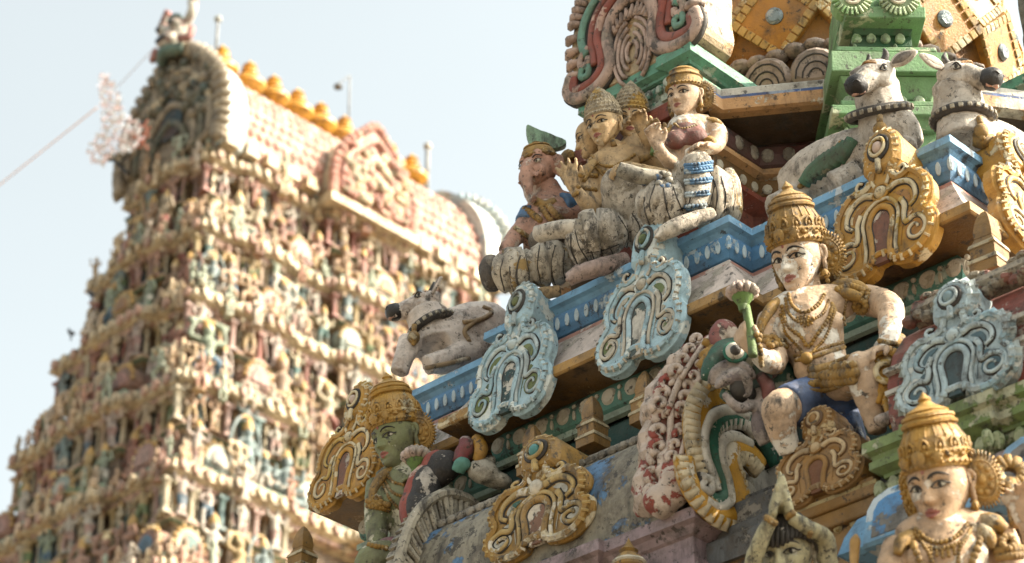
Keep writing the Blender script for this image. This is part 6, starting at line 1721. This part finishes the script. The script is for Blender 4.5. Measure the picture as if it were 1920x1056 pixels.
for a in range(9): sm_.ell((.41 * math.cos(a * .39), -.22, .44 + .42 * math.sin(a * .39)), .06, 2, n=7, k=5)
sm_.lathe((0, 0, .86), [(.03, 0), (.09, .06), (.05, .12), (.06, .15), (.0, .24)], n=8, m=2)
proto = {'pilaster': (pm_.mesh('pilaster'), [PIL]), 'niche': (nm_.mesh('niche'), [TB, TCr]), 'miniature_shrine': (sm_.mesh('miniature_shrine'), [SHR, FC, FGo])}
for k_, (me, mt) in proto.items():
    for x in mt: me.materials.append(x)
pm_l = {'pilaster': pm_, 'niche': nm_, 'miniature_shrine': sm_}
for k_, mb in pm_l.items():
    proto[k_][0].polygons.foreach_set('material_index', mb.m)
    bmx = bmesh.new(); bmx.from_mesh(proto[k_][0]); bmesh.ops.recalc_face_normals(bmx, faces=bmx.faces); bmx.to_mesh(proto[k_][0]); bmx.free()
cnt = {k_: 0 for k_ in proto}; OVER = []
def place(kind, p, nr, z, s=1.0, sz=None):
    if not shown((p[0], p[1], z + .5)): return
    if cnt[kind] >= 98: OVER.append((kind, p, nr, z, s, sz or s)); return
    cnt[kind] += 1
    o = bpy.data.objects.new(kind, proto[kind][0]); col.objects.link(o); o.parent = tower
    o.location = Vector((p[0], p[1], z)) - Vector((TX, TY, 0)); o.rotation_euler.z = math.atan2(nr[0], -nr[1]); o.scale = (s, s, sz or s)
# figures
def figure_mesh(kind):
    m = MB(); L = lambda *c: m.tube(list(c), n=9, k=3)
    if kind < 3:
        sw = (.05, -.06, .0)[kind]
        L((-.09, 0, .02, .07), (-.10 - sw, -.02, .3, .085), (-.08, 0, .56, .11)); L((.10, -.02, .02, .07), (.11 + sw, -.03, .3, .085), (.08, 0, .56, .11))
        L((0, 0, .54, .16), (sw, -.01, .75, .13), (0, 0, .92, .17), (0, 0, 1.0, .07)); m.ell((0, -.02, 1.13), (.10, .11, .13)); m.lathe((0, 0, 1.18), [(.11, 0), (.13, .04), (.10, .1), (.11, .14), (.06, .22), (0, .32)], n=10)
        L((-.17, 0, .94, .06), (-.28, -.03, .74, .055), (-.22, -.14, .60, .045)) if kind != 1 else L((-.17, 0, .94, .06), (-.34, -.02, .98, .055), (-.36, -.05, 1.22, .045))
        L((.17, 0, .94, .06), (.33, -.03, .84, .055), (.30, -.12, 1.08, .045)) if kind != 2 else L((.17, 0, .94, .06), (.26, -.05, .74, .055), (.12, -.16, .66, .045))
        m.lathe((0, 0, -.06), [(.24, 0), (.24, .05), (.18, .09)], n=10)
        if kind == 1: L((-.36, -.05, 1.15, .03), (-.38, -.06, 1.4, .06))
        if kind == 2: L((.3, .06, .2, .04), (.42, .08, .8, .05), (.3, .08, 1.3, .05), (0, .1, 1.55, .05), (-.3, .08, 1.3, .05), (-.42, .08, .8, .05), (-.3, .06, .2, .04))
    elif kind == 3:
        L((0, 0, .14, .2), (0, 0, .40, .15), (0, 0, .60, .17), (0, 0, .7, .07)); m.ell((0, -.02, .82), (.105, .115, .13)); m.lathe((0, 0, .87), [(.12, 0), (.13, .04), (.09, .12), (.05, .22), (0, .3)], n=10)
        L((-.08, -.02, .14, .12), (-.34, -.16, .16, .10), (-.06, -.24, .1, .07)); L((.08, -.02, .16, .12), (.30, -.2, .22, .10), (.26, -.24, -.14, .07))
        L((-.18, 0, .6, .06), (-.32, -.05, .42, .055), (-.26, -.2, .32, .045)); L((.18, 0, .6, .06), (.34, -.08, .55, .055), (.32, -.14, .78, .045))
        m.lathe((0, 0, -.1), [(.34, 0), (.34, .08), (.28, .14)], n=12)
    else:
        L((-.2, 0, .02, .08), (-.3, -.05, .32, .10), (-.08, 0, .55, .13)); L((.26, -.02, .02, .08), (.30, -.1, .36, .10), (.08, 0, .55, .13))
        L((0, 0, .52, .17), (.02, -.01, .72, .16), (0, -.02, .92, .19), (0, -.02, 1.0, .09)); m.ell((0, -.05, 1.12), (.13, .14, .14)); m.lathe((0, -.02, 1.2), [(.14, 0), (.15, .05), (.10, .12), (0, .2)], n=10)
        L((-.2, 0, .94, .075), (-.44, .0, 1.0, .07), (-.34, -.04, 1.32, .06)); L((.2, 0, .94, .075), (.44, .0, 1.0, .07), (.36, -.04, 1.32, .06)); L((-.5, 0, 1.36, .08), (0, .04, 1.46, .08), (.5, 0, 1.36, .08))
    o = m.build('tower_statue', FS, None, vox=.034, sm=1)
    me = o.data; bpy.data.objects.remove(o)
    me.materials.clear()
    for x in (FS, FC, FGo): me.materials.append(x)
    lim = ((1.17, .62), (1.17, .56), (1.17, .66), (.9, .3), (1.2, .62))[kind]
    mi = [2 if p.center.z > lim[0] and abs(p.center.x) < .16 else (1 if p.center.z < lim[1] and p.center.z > .12 and noise.noise(p.center * 3 + Vector((kind, 0, 0))) > -.25 else 0) for p in me.polygons]
    me.polygons.foreach_set('material_index', mi)
    return me
FM = [figure_mesh(k_) for k_ in range(5)]
POSE = ['figure raising one hand', 'figure holding a staff', 'figure in flame arch', 'seated figure', 'stout figure, arms up']
ORD = ['top', 'second', 'third', 'fourth', 'fifth', 'sixth', 'seventh']
NTH = ['first', 'second', 'third', 'fourth', 'fifth', 'sixth', 'seventh', 'eighth', 'ninth', 'tenth', 'eleventh', 'twelfth', 'thirteenth', 'fourteenth', 'fifteenth', 'sixteenth', 'seventeenth', 'eighteenth', 'nineteenth', 'twentieth']
NS = [0]
def statue(p, nr, z, s, kind, lab):
    if not shown((p[0], p[1], z + .5)): return False
    SP.append((p, nr, z, s, kind, lab)); return True
SP = []
def settle(p, nr, z, s, kind, lab):
    NS[0] += 1
    o = bpy.data.objects.new('tower_statue', FM[kind]); col.objects.link(o); o.location = (p[0], p[1], z); o.scale = (s, s, s * random.uniform(.95, 1.1))
    o.rotation_euler.z = math.atan2(nr[0], -nr[1]) + random.uniform(-.3, .3)
    o['label'] = lab; o['category'] = 'statue'; o['group'] = 'painted statues on the tiers of the far tower'; return True
def sides(P, step_, off):
    """evenly spaced places along the two seen faces, counted outward from the near corner edge"""
    out = {'shaded': [], 'sunlit': []}
    n = len(P)
    for i in range(n):
        a, b = Vector(P[i]), Vector(P[(i + 1) % n]); d = b - a; l = d.length; d.normalize(); nr = Vector((d.y, -d.x))
        if l < .6: continue
        if nr.y < -.5: key = 'shaded'
        elif nr.x > .5: key = 'sunlit'
        else: continue
        k_ = max(1, round(l / step_))
        for j in range(k_): out[key].append((a + d * (l * (j + .5) / k_) + nr * off, nr, l / k_))
    out['shaded'].sort(key=lambda q: -q[0].x); out['sunlit'].sort(key=lambda q: q[0].y)
    return out
for i, z in enumerate(LV):
    zb = LV[i + 1] if i + 1 < len(LV) else 21
    if z < 25: break
    zb_ = zb + .14; hgt = z - zb
    P = tplan(z); Pb = tplan(zb)
    mid = (z + zb) / 2
    sc_ = hgt / 3.0
    for face, lst in sides(P, .92 * sc_, -.30).items():
        for k_, (p, nr, l) in enumerate(lst):
            d = Vector((-nr.y, nr.x))
            place('niche', p - nr * .06, nr, mid + .1, sc_ * .95, (z - .55 - mid - .1) / 1.0)
            for s_ in (-.5,): place('pilaster', p + d * (l * s_) + nr * .04, nr, mid + .08, sc_, (z - .52 - mid - .08) / .97)
            statue(p + nr * .16, nr, mid + .10, .92 * sc_ * (1.0 if (k_ + i) % 3 else .8), (k_ * 2 + i) % 3, f'{POSE[(k_ * 2 + i) % 3]}, upper row of {ORD[i]} tier, {face} face, {NTH[min(k_, 19)]} from corner')
    for face, lst in sides(P, .80 * sc_, .10).items():
        for k_, (p, nr, l) in enumerate(lst):
            p = p + nr * random.uniform(-.08, .16)
            if (k_ + i) % 4 == 0: place('miniature_shrine', p - nr * .1, nr, zb_, 1.15 * sc_)
            else:
                kd = (k_ * 3 + i * 2) % 5
                statue(p, nr, zb_ + .08, (1.05 if kd != 3 else 1.35) * sc_ * (.85, 1.0, 1.12)[(k_ * 7 + i) % 3], kd, f'{POSE[kd]}, lower row of {ORD[i]} tier, {face} face, {NTH[min(k_, 19)]} from corner')
rj = random.Random(11)
for kd in proto:
    m = MB()
    for k_, p, nr, z, s, sz in OVER:
        if k_ != kd: continue
        m.T = Matrix.Translation((p[0], p[1], z)) @ Matrix.Rotation(math.atan2(nr[0], -nr[1]), 4, 'Z') @ Matrix.Diagonal((s, s, sz, 1)); src = pm_l[kd]; o0 = len(m.m)
        m.add(src.v, src.f); m.m[o0:] = src.m
    m.T = None
    if m.v: stag(m.build(kd + '_row', proto[kd][1], tower), kind='stuff')
SMALL = []
for i, z in enumerate(LV[:-1]):
    for face, lst in sides(tplan(z), .5, -.02).items():
        for p, nr, l in lst:
            if rj.random() < .62 and shown((p[0], p[1], z)): SMALL.append((p, nr, z + .05, rj.uniform(.42, .72), rj.choice((0, 1, 3, 3, 4)), ''))
    for face, lst in sides(tplan(z), .8, .16).items():
        for p, nr, l in lst:
            if rj.random() < .3 and shown((p[0], p[1], z)): SMALL.append((p, nr, z - .62, rj.uniform(.5, .8), rj.choice((0, 1, 2, 4)), ''))
SP.sort(key=lambda q: (Vector((q[0][0], q[0][1], q[2])) - CAM).length / q[3])
for q in SP[:297]: settle(*q)
# the rest of the crowd of figures, too many and too small to tell apart
vs_, fs_, ms_ = [], [], []; off_ = 0
LOW = []
for me in FM:
    bmx = bmesh.new(); bmx.from_mesh(me); bmesh.ops.triangulate(bmx, faces=bmx.faces); tm = bpy.data.meshes.new('t'); bmx.to_mesh(tm); bmx.free()
    o = bpy.data.objects.new('t', tm); col.objects.link(o); d_ = o.modifiers.new('d', 'DECIMATE'); d_.ratio = .22
    nm = bpy.data.meshes.new_from_object(o.evaluated_get(bpy.context.evaluated_depsgraph_get())); bpy.data.objects.remove(o)
    LOW.append((np.array([v.co for v in nm.vertices]), [tuple(p.vertices) for p in nm.polygons]))
MASS_M = []
for p, nr, z, s, kind, lab in SP[297:] + SMALL:
    V_, F_ = LOW[kind]; a = math.atan2(nr[0], -nr[1]) + rj.uniform(-.4, .4); ca, sa = math.cos(a), math.sin(a)
    vs_.append(np.stack([(V_[:, 0] * ca - V_[:, 1] * sa) * s + p[0], (V_[:, 0] * sa + V_[:, 1] * ca) * s + p[1], V_[:, 2] * s + z], 1))
    fs_ += [tuple(i_ + off_ for i_ in f_) for f_ in F_]; ms_ += [rj.randrange(6)] * len(F_); off_ += len(V_)
me = bpy.data.meshes.new('tower_carvings'); me.from_pydata(np.concatenate(vs_).tolist(), [], fs_); me.update()
for i_, c_ in enumerate(('d9bd92', 'cfae86', 'c7a27c', 'a3ab92', 'd8c4ac', 'b88468')): me.materials.append(paint('tower_mass_%s' % 'abcdef'[i_], c_, 'b59a74', .3, .5, s=.6, chip=.3))
me.polygons.foreach_set('material_index', ms_); o = bpy.data.objects.new('tower_carvings', me); col.objects.link(o)
stag(o, kind='stuff', label='crowd of small weathered painted carvings lining the cornices of the far tower', category='carvings')
# barrel roof
RP = [(-2.0, 0), (-2.22, .5), (-2.25, 1.1), (-2.0, 2.0), (-1.5, 2.9), (-.85, 3.6), (-.3, 3.95), (.3, 3.95), (.85, 3.6), (1.5, 2.9), (2.0, 2.0), (2.25, 1.1), (2.22, .5), (2.0, 0)]
RS = paint('roof_rose_paint', 'c88b76', 'd4ad96', .34, .4, s=.5, chip=.6)
m = MB(); Mb = Matrix.Translation((TX, TY, ZT + .13)) @ Matrix(((1, 0, 0), (0, 0, 1), (0, 1, 0))).to_4x4()
m.slab(RP, -6.0, 6.0, Mb, 0)
for side in (1,):
    for r_ in range(9):
        a, b = RP[7 + r_ // 2], RP[min(8 + r_ // 2, 13)]; t = (r_ % 2) * .5 + .25; x, z_ = a[0] * (1 - t) + b[0] * t, a[1] * (1 - t) + b[1] * t
        if r_ >= 13: break
        for j in range(34):
            y = -5.8 + 11.6 * (j + .5 * (r_ % 2)) / 34
            m.ell((TX + x, TY + y, ZT + .13 + z_), (.10, .15, .16), 0 if (j + r_) % 3 else 1, n=7, k=5)
m.build('barrel_roof', [RS, paint('tower_roof_pale', 'd9b8a2', 'c08a76', .3, .4, s=.5)], tower)
m = MB(); m.box((TX, TY, ZT + 4.1), (.7, 12.0, .16)); m.box((TX, TY, ZT + 4.24), (.4, 12.0, .14)); m.build('ridge', TCr, tower)
for j in range(15):
    m = MB(); m.frus((TX + 2.25, TY - 5.6 + j * .8, ZT + .12), (.4, .5), (.3, .36), .45); m.build('eave_block', [TC, TCr][j % 2], tower)
# gables
DGY = paint('gable_grey_brown_paint', 'a2937c', 'c2b294', .3, .6, s=.6, chip=.6); WBL = paint('gable_white_blue', 'cdd2cc', '9fb9c4', .35, .3, s=.5); TGR = paint('gable_green_dull', '6f6c58', '55605a', .35, .6, s=.6)  # front gable face is greyer than its sides and the far gable
def gable(y0, dr, k_=1.0, mats=None, par=tower):
    M = Matrix.Translation((TX, y0, ZT + .1)) @ Matrix(((1, 0, 0), (0, 0, dr), (0, 1, 0))).to_4x4()
    o_ = smooth_closed([(-2.0, 0), (-2.5, .5), (-2.6, 1.4), (-2.35, 2.6), (-1.75, 3.6), (-.9, 4.4), (0, 4.85), (.9, 4.4), (1.75, 3.6), (2.35, 2.6), (2.6, 1.4), (2.5, .5), (2.0, 0)], 3)
    o_ = [(a * k_, b * k_) for a, b in o_]
    m = MB(); m.slab(o_, -.95, .0, M, 0, ms=1, bev=.05); m.build('gable', mats, par)
    m = MB(); n = len(o_)
    for i in range(0, n):
        a, b = o_[i]
        if b < .2: continue
        r_ = Vector((a, b - 1.6)).normalized()
        m.tube([tuple(M @ Vector((a - r_.x * .25, b - r_.y * .25, .05))) + (.17,), tuple(M @ Vector((a + r_.x * .08, b + r_.y * .08, .05))) + (.2,), tuple(M @ Vector((a + r_.x * .32, b + r_.y * .32, -.05))) + (.05,)], n=6, k=2)
    for q, (r_, mt) in enumerate(((.80, 0), (.64, 1), (.5, 0), (.34, 1))):
        m.tube([M @ Vector((a * r_, .3 + b * r_ * .93, .08)) for a, b in o_[2:-2:2]], .13, 7, mt, k=1)
    rg = random.Random(3)
    for q in range(150):
        t = rg.uniform(.05, 3.1); rr_ = rg.uniform(.45, 1.0); m.ell(M @ Vector((2.35 * rr_ * math.cos(t) * k_, 1.2 + 3.1 * rr_ * math.sin(t) * k_, rg.uniform(.0, .2))), rg.uniform(.08, .22), rg.randrange(2), n=7, k=5)
    for q in range(16):
        t = math.pi * q / 15; m.ell(M @ Vector((1.55 * math.cos(t) * k_, 1.6 + 1.75 * math.sin(t) * k_, .1)), .17, q % 2, n=8, k=6)
    m.build('flame_border', [mats[0], TGR], par, smooth=True)
    m = MB(); m.slab(smooth_closed([(-.4, 1.2), (.4, 1.2), (.5, 2.0), (0, 2.7), (-.5, 2.0)], 3), 0, .1, M, 0); m.build('niche', TB, par)
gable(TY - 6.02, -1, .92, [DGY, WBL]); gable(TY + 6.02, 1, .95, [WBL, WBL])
# side gable in the middle of the long face
Mx = Matrix.Translation((TX + 2.75, TY - .2, ZT + .1)) @ Matrix(((0, 0, 1), (1, 0, 0), (0, 1, 0))).to_4x4()
o_ = smooth_closed([(-1.5, 0), (-1.8, .5), (-1.75, 1.3), (-1.35, 2.3), (-.6, 3.1), (0, 3.6), (.6, 3.1), (1.35, 2.3), (1.75, 1.3), (1.8, .5), (1.5, 0)], 3)
o_ = [(a * .92, b * .9) for a, b in o_]
m = MB(); m.slab(o_, -1.6, 0, Mx, 0, bev=.06, ms=1)
for r_ in (.82, .6, .4): m.tube([Mx @ Vector((a * r_, .2 + b * r_ * .93, .06)) for a, b in o_[1:-1:2]], .12, 7, 1 if r_ == .6 else 0, k=1)
for a, b in o_[1:-1]: m.ell(Mx @ Vector((a, b, .0)), .17, 0, n=7, k=5)
for q in range(150): m.ell(Mx @ Vector((random.uniform(-1.3, 1.3), random.uniform(.2, 2.2), random.uniform(.0, .15))), random.uniform(.07, .2), q % 2, n=7, k=5)
m.build('side_gable', [RS, TCr], tower)
m = MB(); m.box((TX + 2.3, TY - .2, ZT - .1), (1.2, 3.7, .3)); m.build('side_gable_base', TC, tower)
# mask on the front gable
G = thing('tower_mask', 'white, pink and green lion mask topping the shaded gable of the far tower', 'statue', (TX, TY - 6.1, ZT + 4.6))
c = Vector((TX, TY - 6.15, ZT + 5.0))
m = MB(); m.ell(c, (.55, .45, .55)); m.ell(c + Vector((0, -.35, -.3)), (.4, .3, .3))
for s_ in (-1, 1): m.ell(c + Vector((s_ * .3, -.3, .25)), (.22, .22, .22)); m.tube([c + Vector((s_ * .4, 0, .3)), c + Vector((s_ * .75, -.05, .7)), c + Vector((s_ * .6, 0, 1.1))], .16, 8)
m.build('face', paint('mask_white', 'd3ccbd', '8a6a60', .38, .5, s=.8), G, vox=.06, sm=2)
m = MB()
for s_ in (-1, 1):
    m.tube([c + Vector((s_ * .6, .0, .7)), c + Vector((s_ * .75, .0, 1.0)), c + Vector((s_ * .55, 0, 1.35))], .12, 8); m.tube([c + Vector((s_ * .5, -.3, -.4)), c + Vector((s_ * .85, -.2, -.5)), c + Vector((s_ * .85, -.1, -.1))], .12, 8)
m.build('horn', paint('mask_pink', 'b98078', 'd0b8a8', .3, .4, s=.8), G, smooth=True)
m = MB()
for s_ in (-1, 1): m.ell(c + Vector((s_ * .32, -.5, .22)), (.1, .08, .1))
m.ell(c + Vector((0, -.6, -.35)), (.28, .08, .12)); m.build('eye', INK(), G, smooth=True)
m = MB(); m.tube([c + Vector((-.5, -.1, -.7)), c + Vector((0, -.4, -.75)), c + Vector((.5, -.1, -.7))], .2, 8); m.ell(c + Vector((0, -.1, .6)), (.3, .25, .25)); m.build('mane', paint('mask_green', '5c7468', 'b09a70', .3, .4, s=.8), G, smooth=True)
# golden pot finials along the ridge
GF = paint('bright_gilding', 'c9963a', 'a3742a', .3, .3, rough=.28, chip=0, s=.8)
f = thing('pot_finial', 'x', 'finial', (TX, TY, ZT + 4.3), 'golden pot finials on the ridge of the far tower')
m = MB(); m.lathe((TX, TY, ZT + 4.3), [(.2, 0), (.24, .06), (.16, .1), (.34, .18), (.49, .32), (.50, .44), (.37, .57), (.18, .65), (.12, .70)], n=20); m.build('pot', GF, f, smooth=True)
m = MB(); m.lathe((TX, TY, ZT + 4.99), [(.12, 0), (.27, .03), (.27, .07), (.13, .10), (.21, .16), (.23, .22), (.15, .28), (.2, .31), (.19, .34), (.1, .39), (.06, .44), (.03, .5), (0, .54)], n=18); m.build('spire', GF, f, smooth=True)
ys = [TY - 4.14 + 1.035 * k_ for k_ in range(9)]
ys = [39.05, 40.2, 41.22, 42.24, 43.26, 44.3, 45.33, 46.36, 47.38]
for k_, y in enumerate(ys):
    lab = ['golden pot finial half hidden behind the shaded gable of the far tower', 'golden pot finial, second along the ridge from the shaded gable', 'golden pot finial, third along the ridge from the shaded gable', 'golden pot finial, fourth along the ridge from the shaded gable', 'golden pot finial, fifth along the ridge, nearest the rose side gable',
           'golden pot finial by the thin lamp post, partly behind the rose side gable', 'golden pot finial mostly hidden by the crest of the rose side gable', 'golden pot finial just beyond the rose side gable', 'lone golden pot finial beside the grey pole at the far end'][k_]
    q_ = f if k_ == 0 else dup(f, label=lab)
    q_.location = (TX, y, ZT + 4.3); q_['label'] = lab; q_.scale = (1.12, 1.12, 1.18)
# poles and lamps on the roof
def pole(label, base, top, r, lamp=None, name='lamp_post'):
    G = thing(name, label, 'lamp post' if lamp else 'pole', base); m = MB(); m.tube([base, top], r, 8, k=1); m.build('post', paint('grey_metal', '8d9092', '6c6a66', .2, .2, s=.5), G, smooth=True)
    if lamp:
        m = MB(); m.tube([top, (Vector(top) + Vector(lamp)) / 2 + Vector((0, 0, .08)), Vector(lamp) + Vector((0, 0, .15))], r * .6, 6); m.build('lamp_arm', paint('grey_metal', '8d9092'), G, smooth=True)
        m = MB(); m.lathe(lamp, [(.05, .2), (.16, .05), (.14, 0), (0, -.08)], n=10); m.build('lamp_head', paint('lamp_dark', '6d7074', s=.5), G, smooth=True)
b = PX(404, 110, TX + .6); t = PX(409, 36, TX + .6); pole('thin pale pole with a round tip beside the lion mask', b, t, .05, name='roof_pole')
m = MB(); m.ell(t, .13); m.build('tip', WBL, [o for o in bpy.data.objects if o.name == 'roof_pole'][0], smooth=True)
b = PX(653, 250, TX); t = PX(656, 142, TX); pole('slim lamp post with a hooded lamp on the tower ridge', b, t, .035, PX(634, 165, TX))
b = PX(800, 385, TX); t = PX(802, 275, TX); pole('stout grey pole with a white cap near the far gable', b, t, .085, name='roof_pole')
m = MB(); m.ell(t, .15); m.build('cap', WHITE(), [o for o in bpy.data.objects if o.name.startswith('roof_pole')][-1], smooth=True)
b = PX(232, 325, TX); t = PX(205, 292, TX); G = thing('lamp_bracket', 'dark slanting bracket with a green lamp on the shaded side of the tower', 'bracket', b)
bb_ = PY(240, 325, TY - 6.3); m = MB(); m.tube([bb_, PY(207, 294, TY - 6.6)], .06, 6, k=1); m.tube([PY(245, 288, TY - 6.3), PY(225, 305, TY - 6.5)], .04, 6, k=1); m.build('arm', INK(), G); m = MB(); m.ell(PY(207, 294, TY - 6.6), .16); m.build('lamp', TEAL_D(), G, smooth=True)
# string of lights and tinsel
def wire(label, pts, Y, r, mt, sag=0):
    o = MB(); o.tube([PY(x, y, Y) for x, y in pts], r, 5, k=6); q = o.build('light_string', mt, smooth=True); stag(q, label=label, category='light string'); return q
OST = paint('orange_string', 'e8b088', chip=0)
wire('thin orange light string running from the sky to the shaded gable', [(-20, 362), (90, 275), (182, 202)], TY - 8, .02, OST)
wire('fine pale wire rising from the tinsel cloud to the lion mask', [(222, 162), (280, 100), (330, 52)], TY - 7, .012, paint('pale_wire', 'd8bcae', chip=0))
rs = random.Random(5); m = MB()
zone = [(184, 132), (206, 140), (222, 175), (236, 215), (262, 230), (268, 258), (250, 282), (215, 290), (190, 312), (168, 300), (163, 280), (186, 250), (192, 210), (186, 170)]
def inside(x, y):
    c_ = False; n = len(zone)
    for i in range(n):
        (x0, y0), (x1, y1) = zone[i], zone[i - 1]
        if (y0 > y) != (y1 > y) and x < (x1 - x0) * (y - y0) / (y1 - y0) + x0: c_ = not c_
    return c_
nn_ = 0
while nn_ < 420:
    x, y = rs.uniform(160, 272), rs.uniform(128, 315)
    if not inside(x, y): continue
    nn_ += 1; p = PY(x, y, TY - 7.2 + rs.uniform(-.35, .35)); d_ = Vector((rs.uniform(-1, 1), rs.uniform(-1, 1), rs.uniform(-1, 1))).normalized() * rs.uniform(.05, .13); e_ = d_.orthogonal().normalized() * .03
    m.add([p - d_ - e_, p - d_ + e_, p + d_ + e_, p + d_ - e_, p + d_.cross(e_).normalized() * .012], [(0, 1, 2, 3), (0, 1, 4), (1, 2, 4), (2, 3, 4), (3, 0, 4)], nn_ % 2)
stag(m.build('tinsel_garland', [paint('tinsel_pink', 'f2d6d2', chip=0), paint('tinsel_white', 'f6f2f2', chip=0, rough=.3)], rec=False), label='loose cloud of pink and white tinsel strung beside the shaded gable', category='garland')
m = MB()
for i in range(26):
    x, y = 262 + rs.uniform(-10, 16), 250 + rs.uniform(-25, 22); p = PY(x, y, TY - 6.9)
    m.tube([p, p + Vector((rs.uniform(-.2, .2), 0, rs.uniform(-.3, .3)))], .03, 5, k=1)
stag(m.build('tinsel_bunch', paint('tinsel_coral', 'd98a72', chip=0)), label='coral red tinsel bunch on the left edge of the shaded gable', category='garland')
# birds on the outline
def bird(px, py, lab):
    G = thing('pigeon', lab, 'bird', PY(px, py + 10, TY - 7.9), 'pigeons on the left outline of the tower'); c = PY(px, py, TY - 7.9)
    m = MB(); m.tube([tuple(c + Vector((.17, 0, -.07))) + (.02,), tuple(c + Vector((.06, 0, -.01))) + (.065,), tuple(c + Vector((-.05, 0, .04))) + (.07,), tuple(c + Vector((-.11, -.01, .12))) + (.042,), tuple(c + Vector((-.12, -.02, .17))) + (.045,), tuple(c + Vector((-.18, -.03, .16))) + (.01,)], n=9); m.tube([tuple(c + Vector((0, 0, -.05))) + (.025,), tuple(c + Vector((0, 0, -.22))) + (.02,)], n=6, k=1)
    m.build('body', paint('pigeon_grey', '3c4046', chip=0), G, smooth=True)
bird(134, 626, 'dark pigeon perched on the left outline of the far tower, lower of two'); bird(172, 553, 'dark pigeon perched on the left outline of the far tower, upper of two')
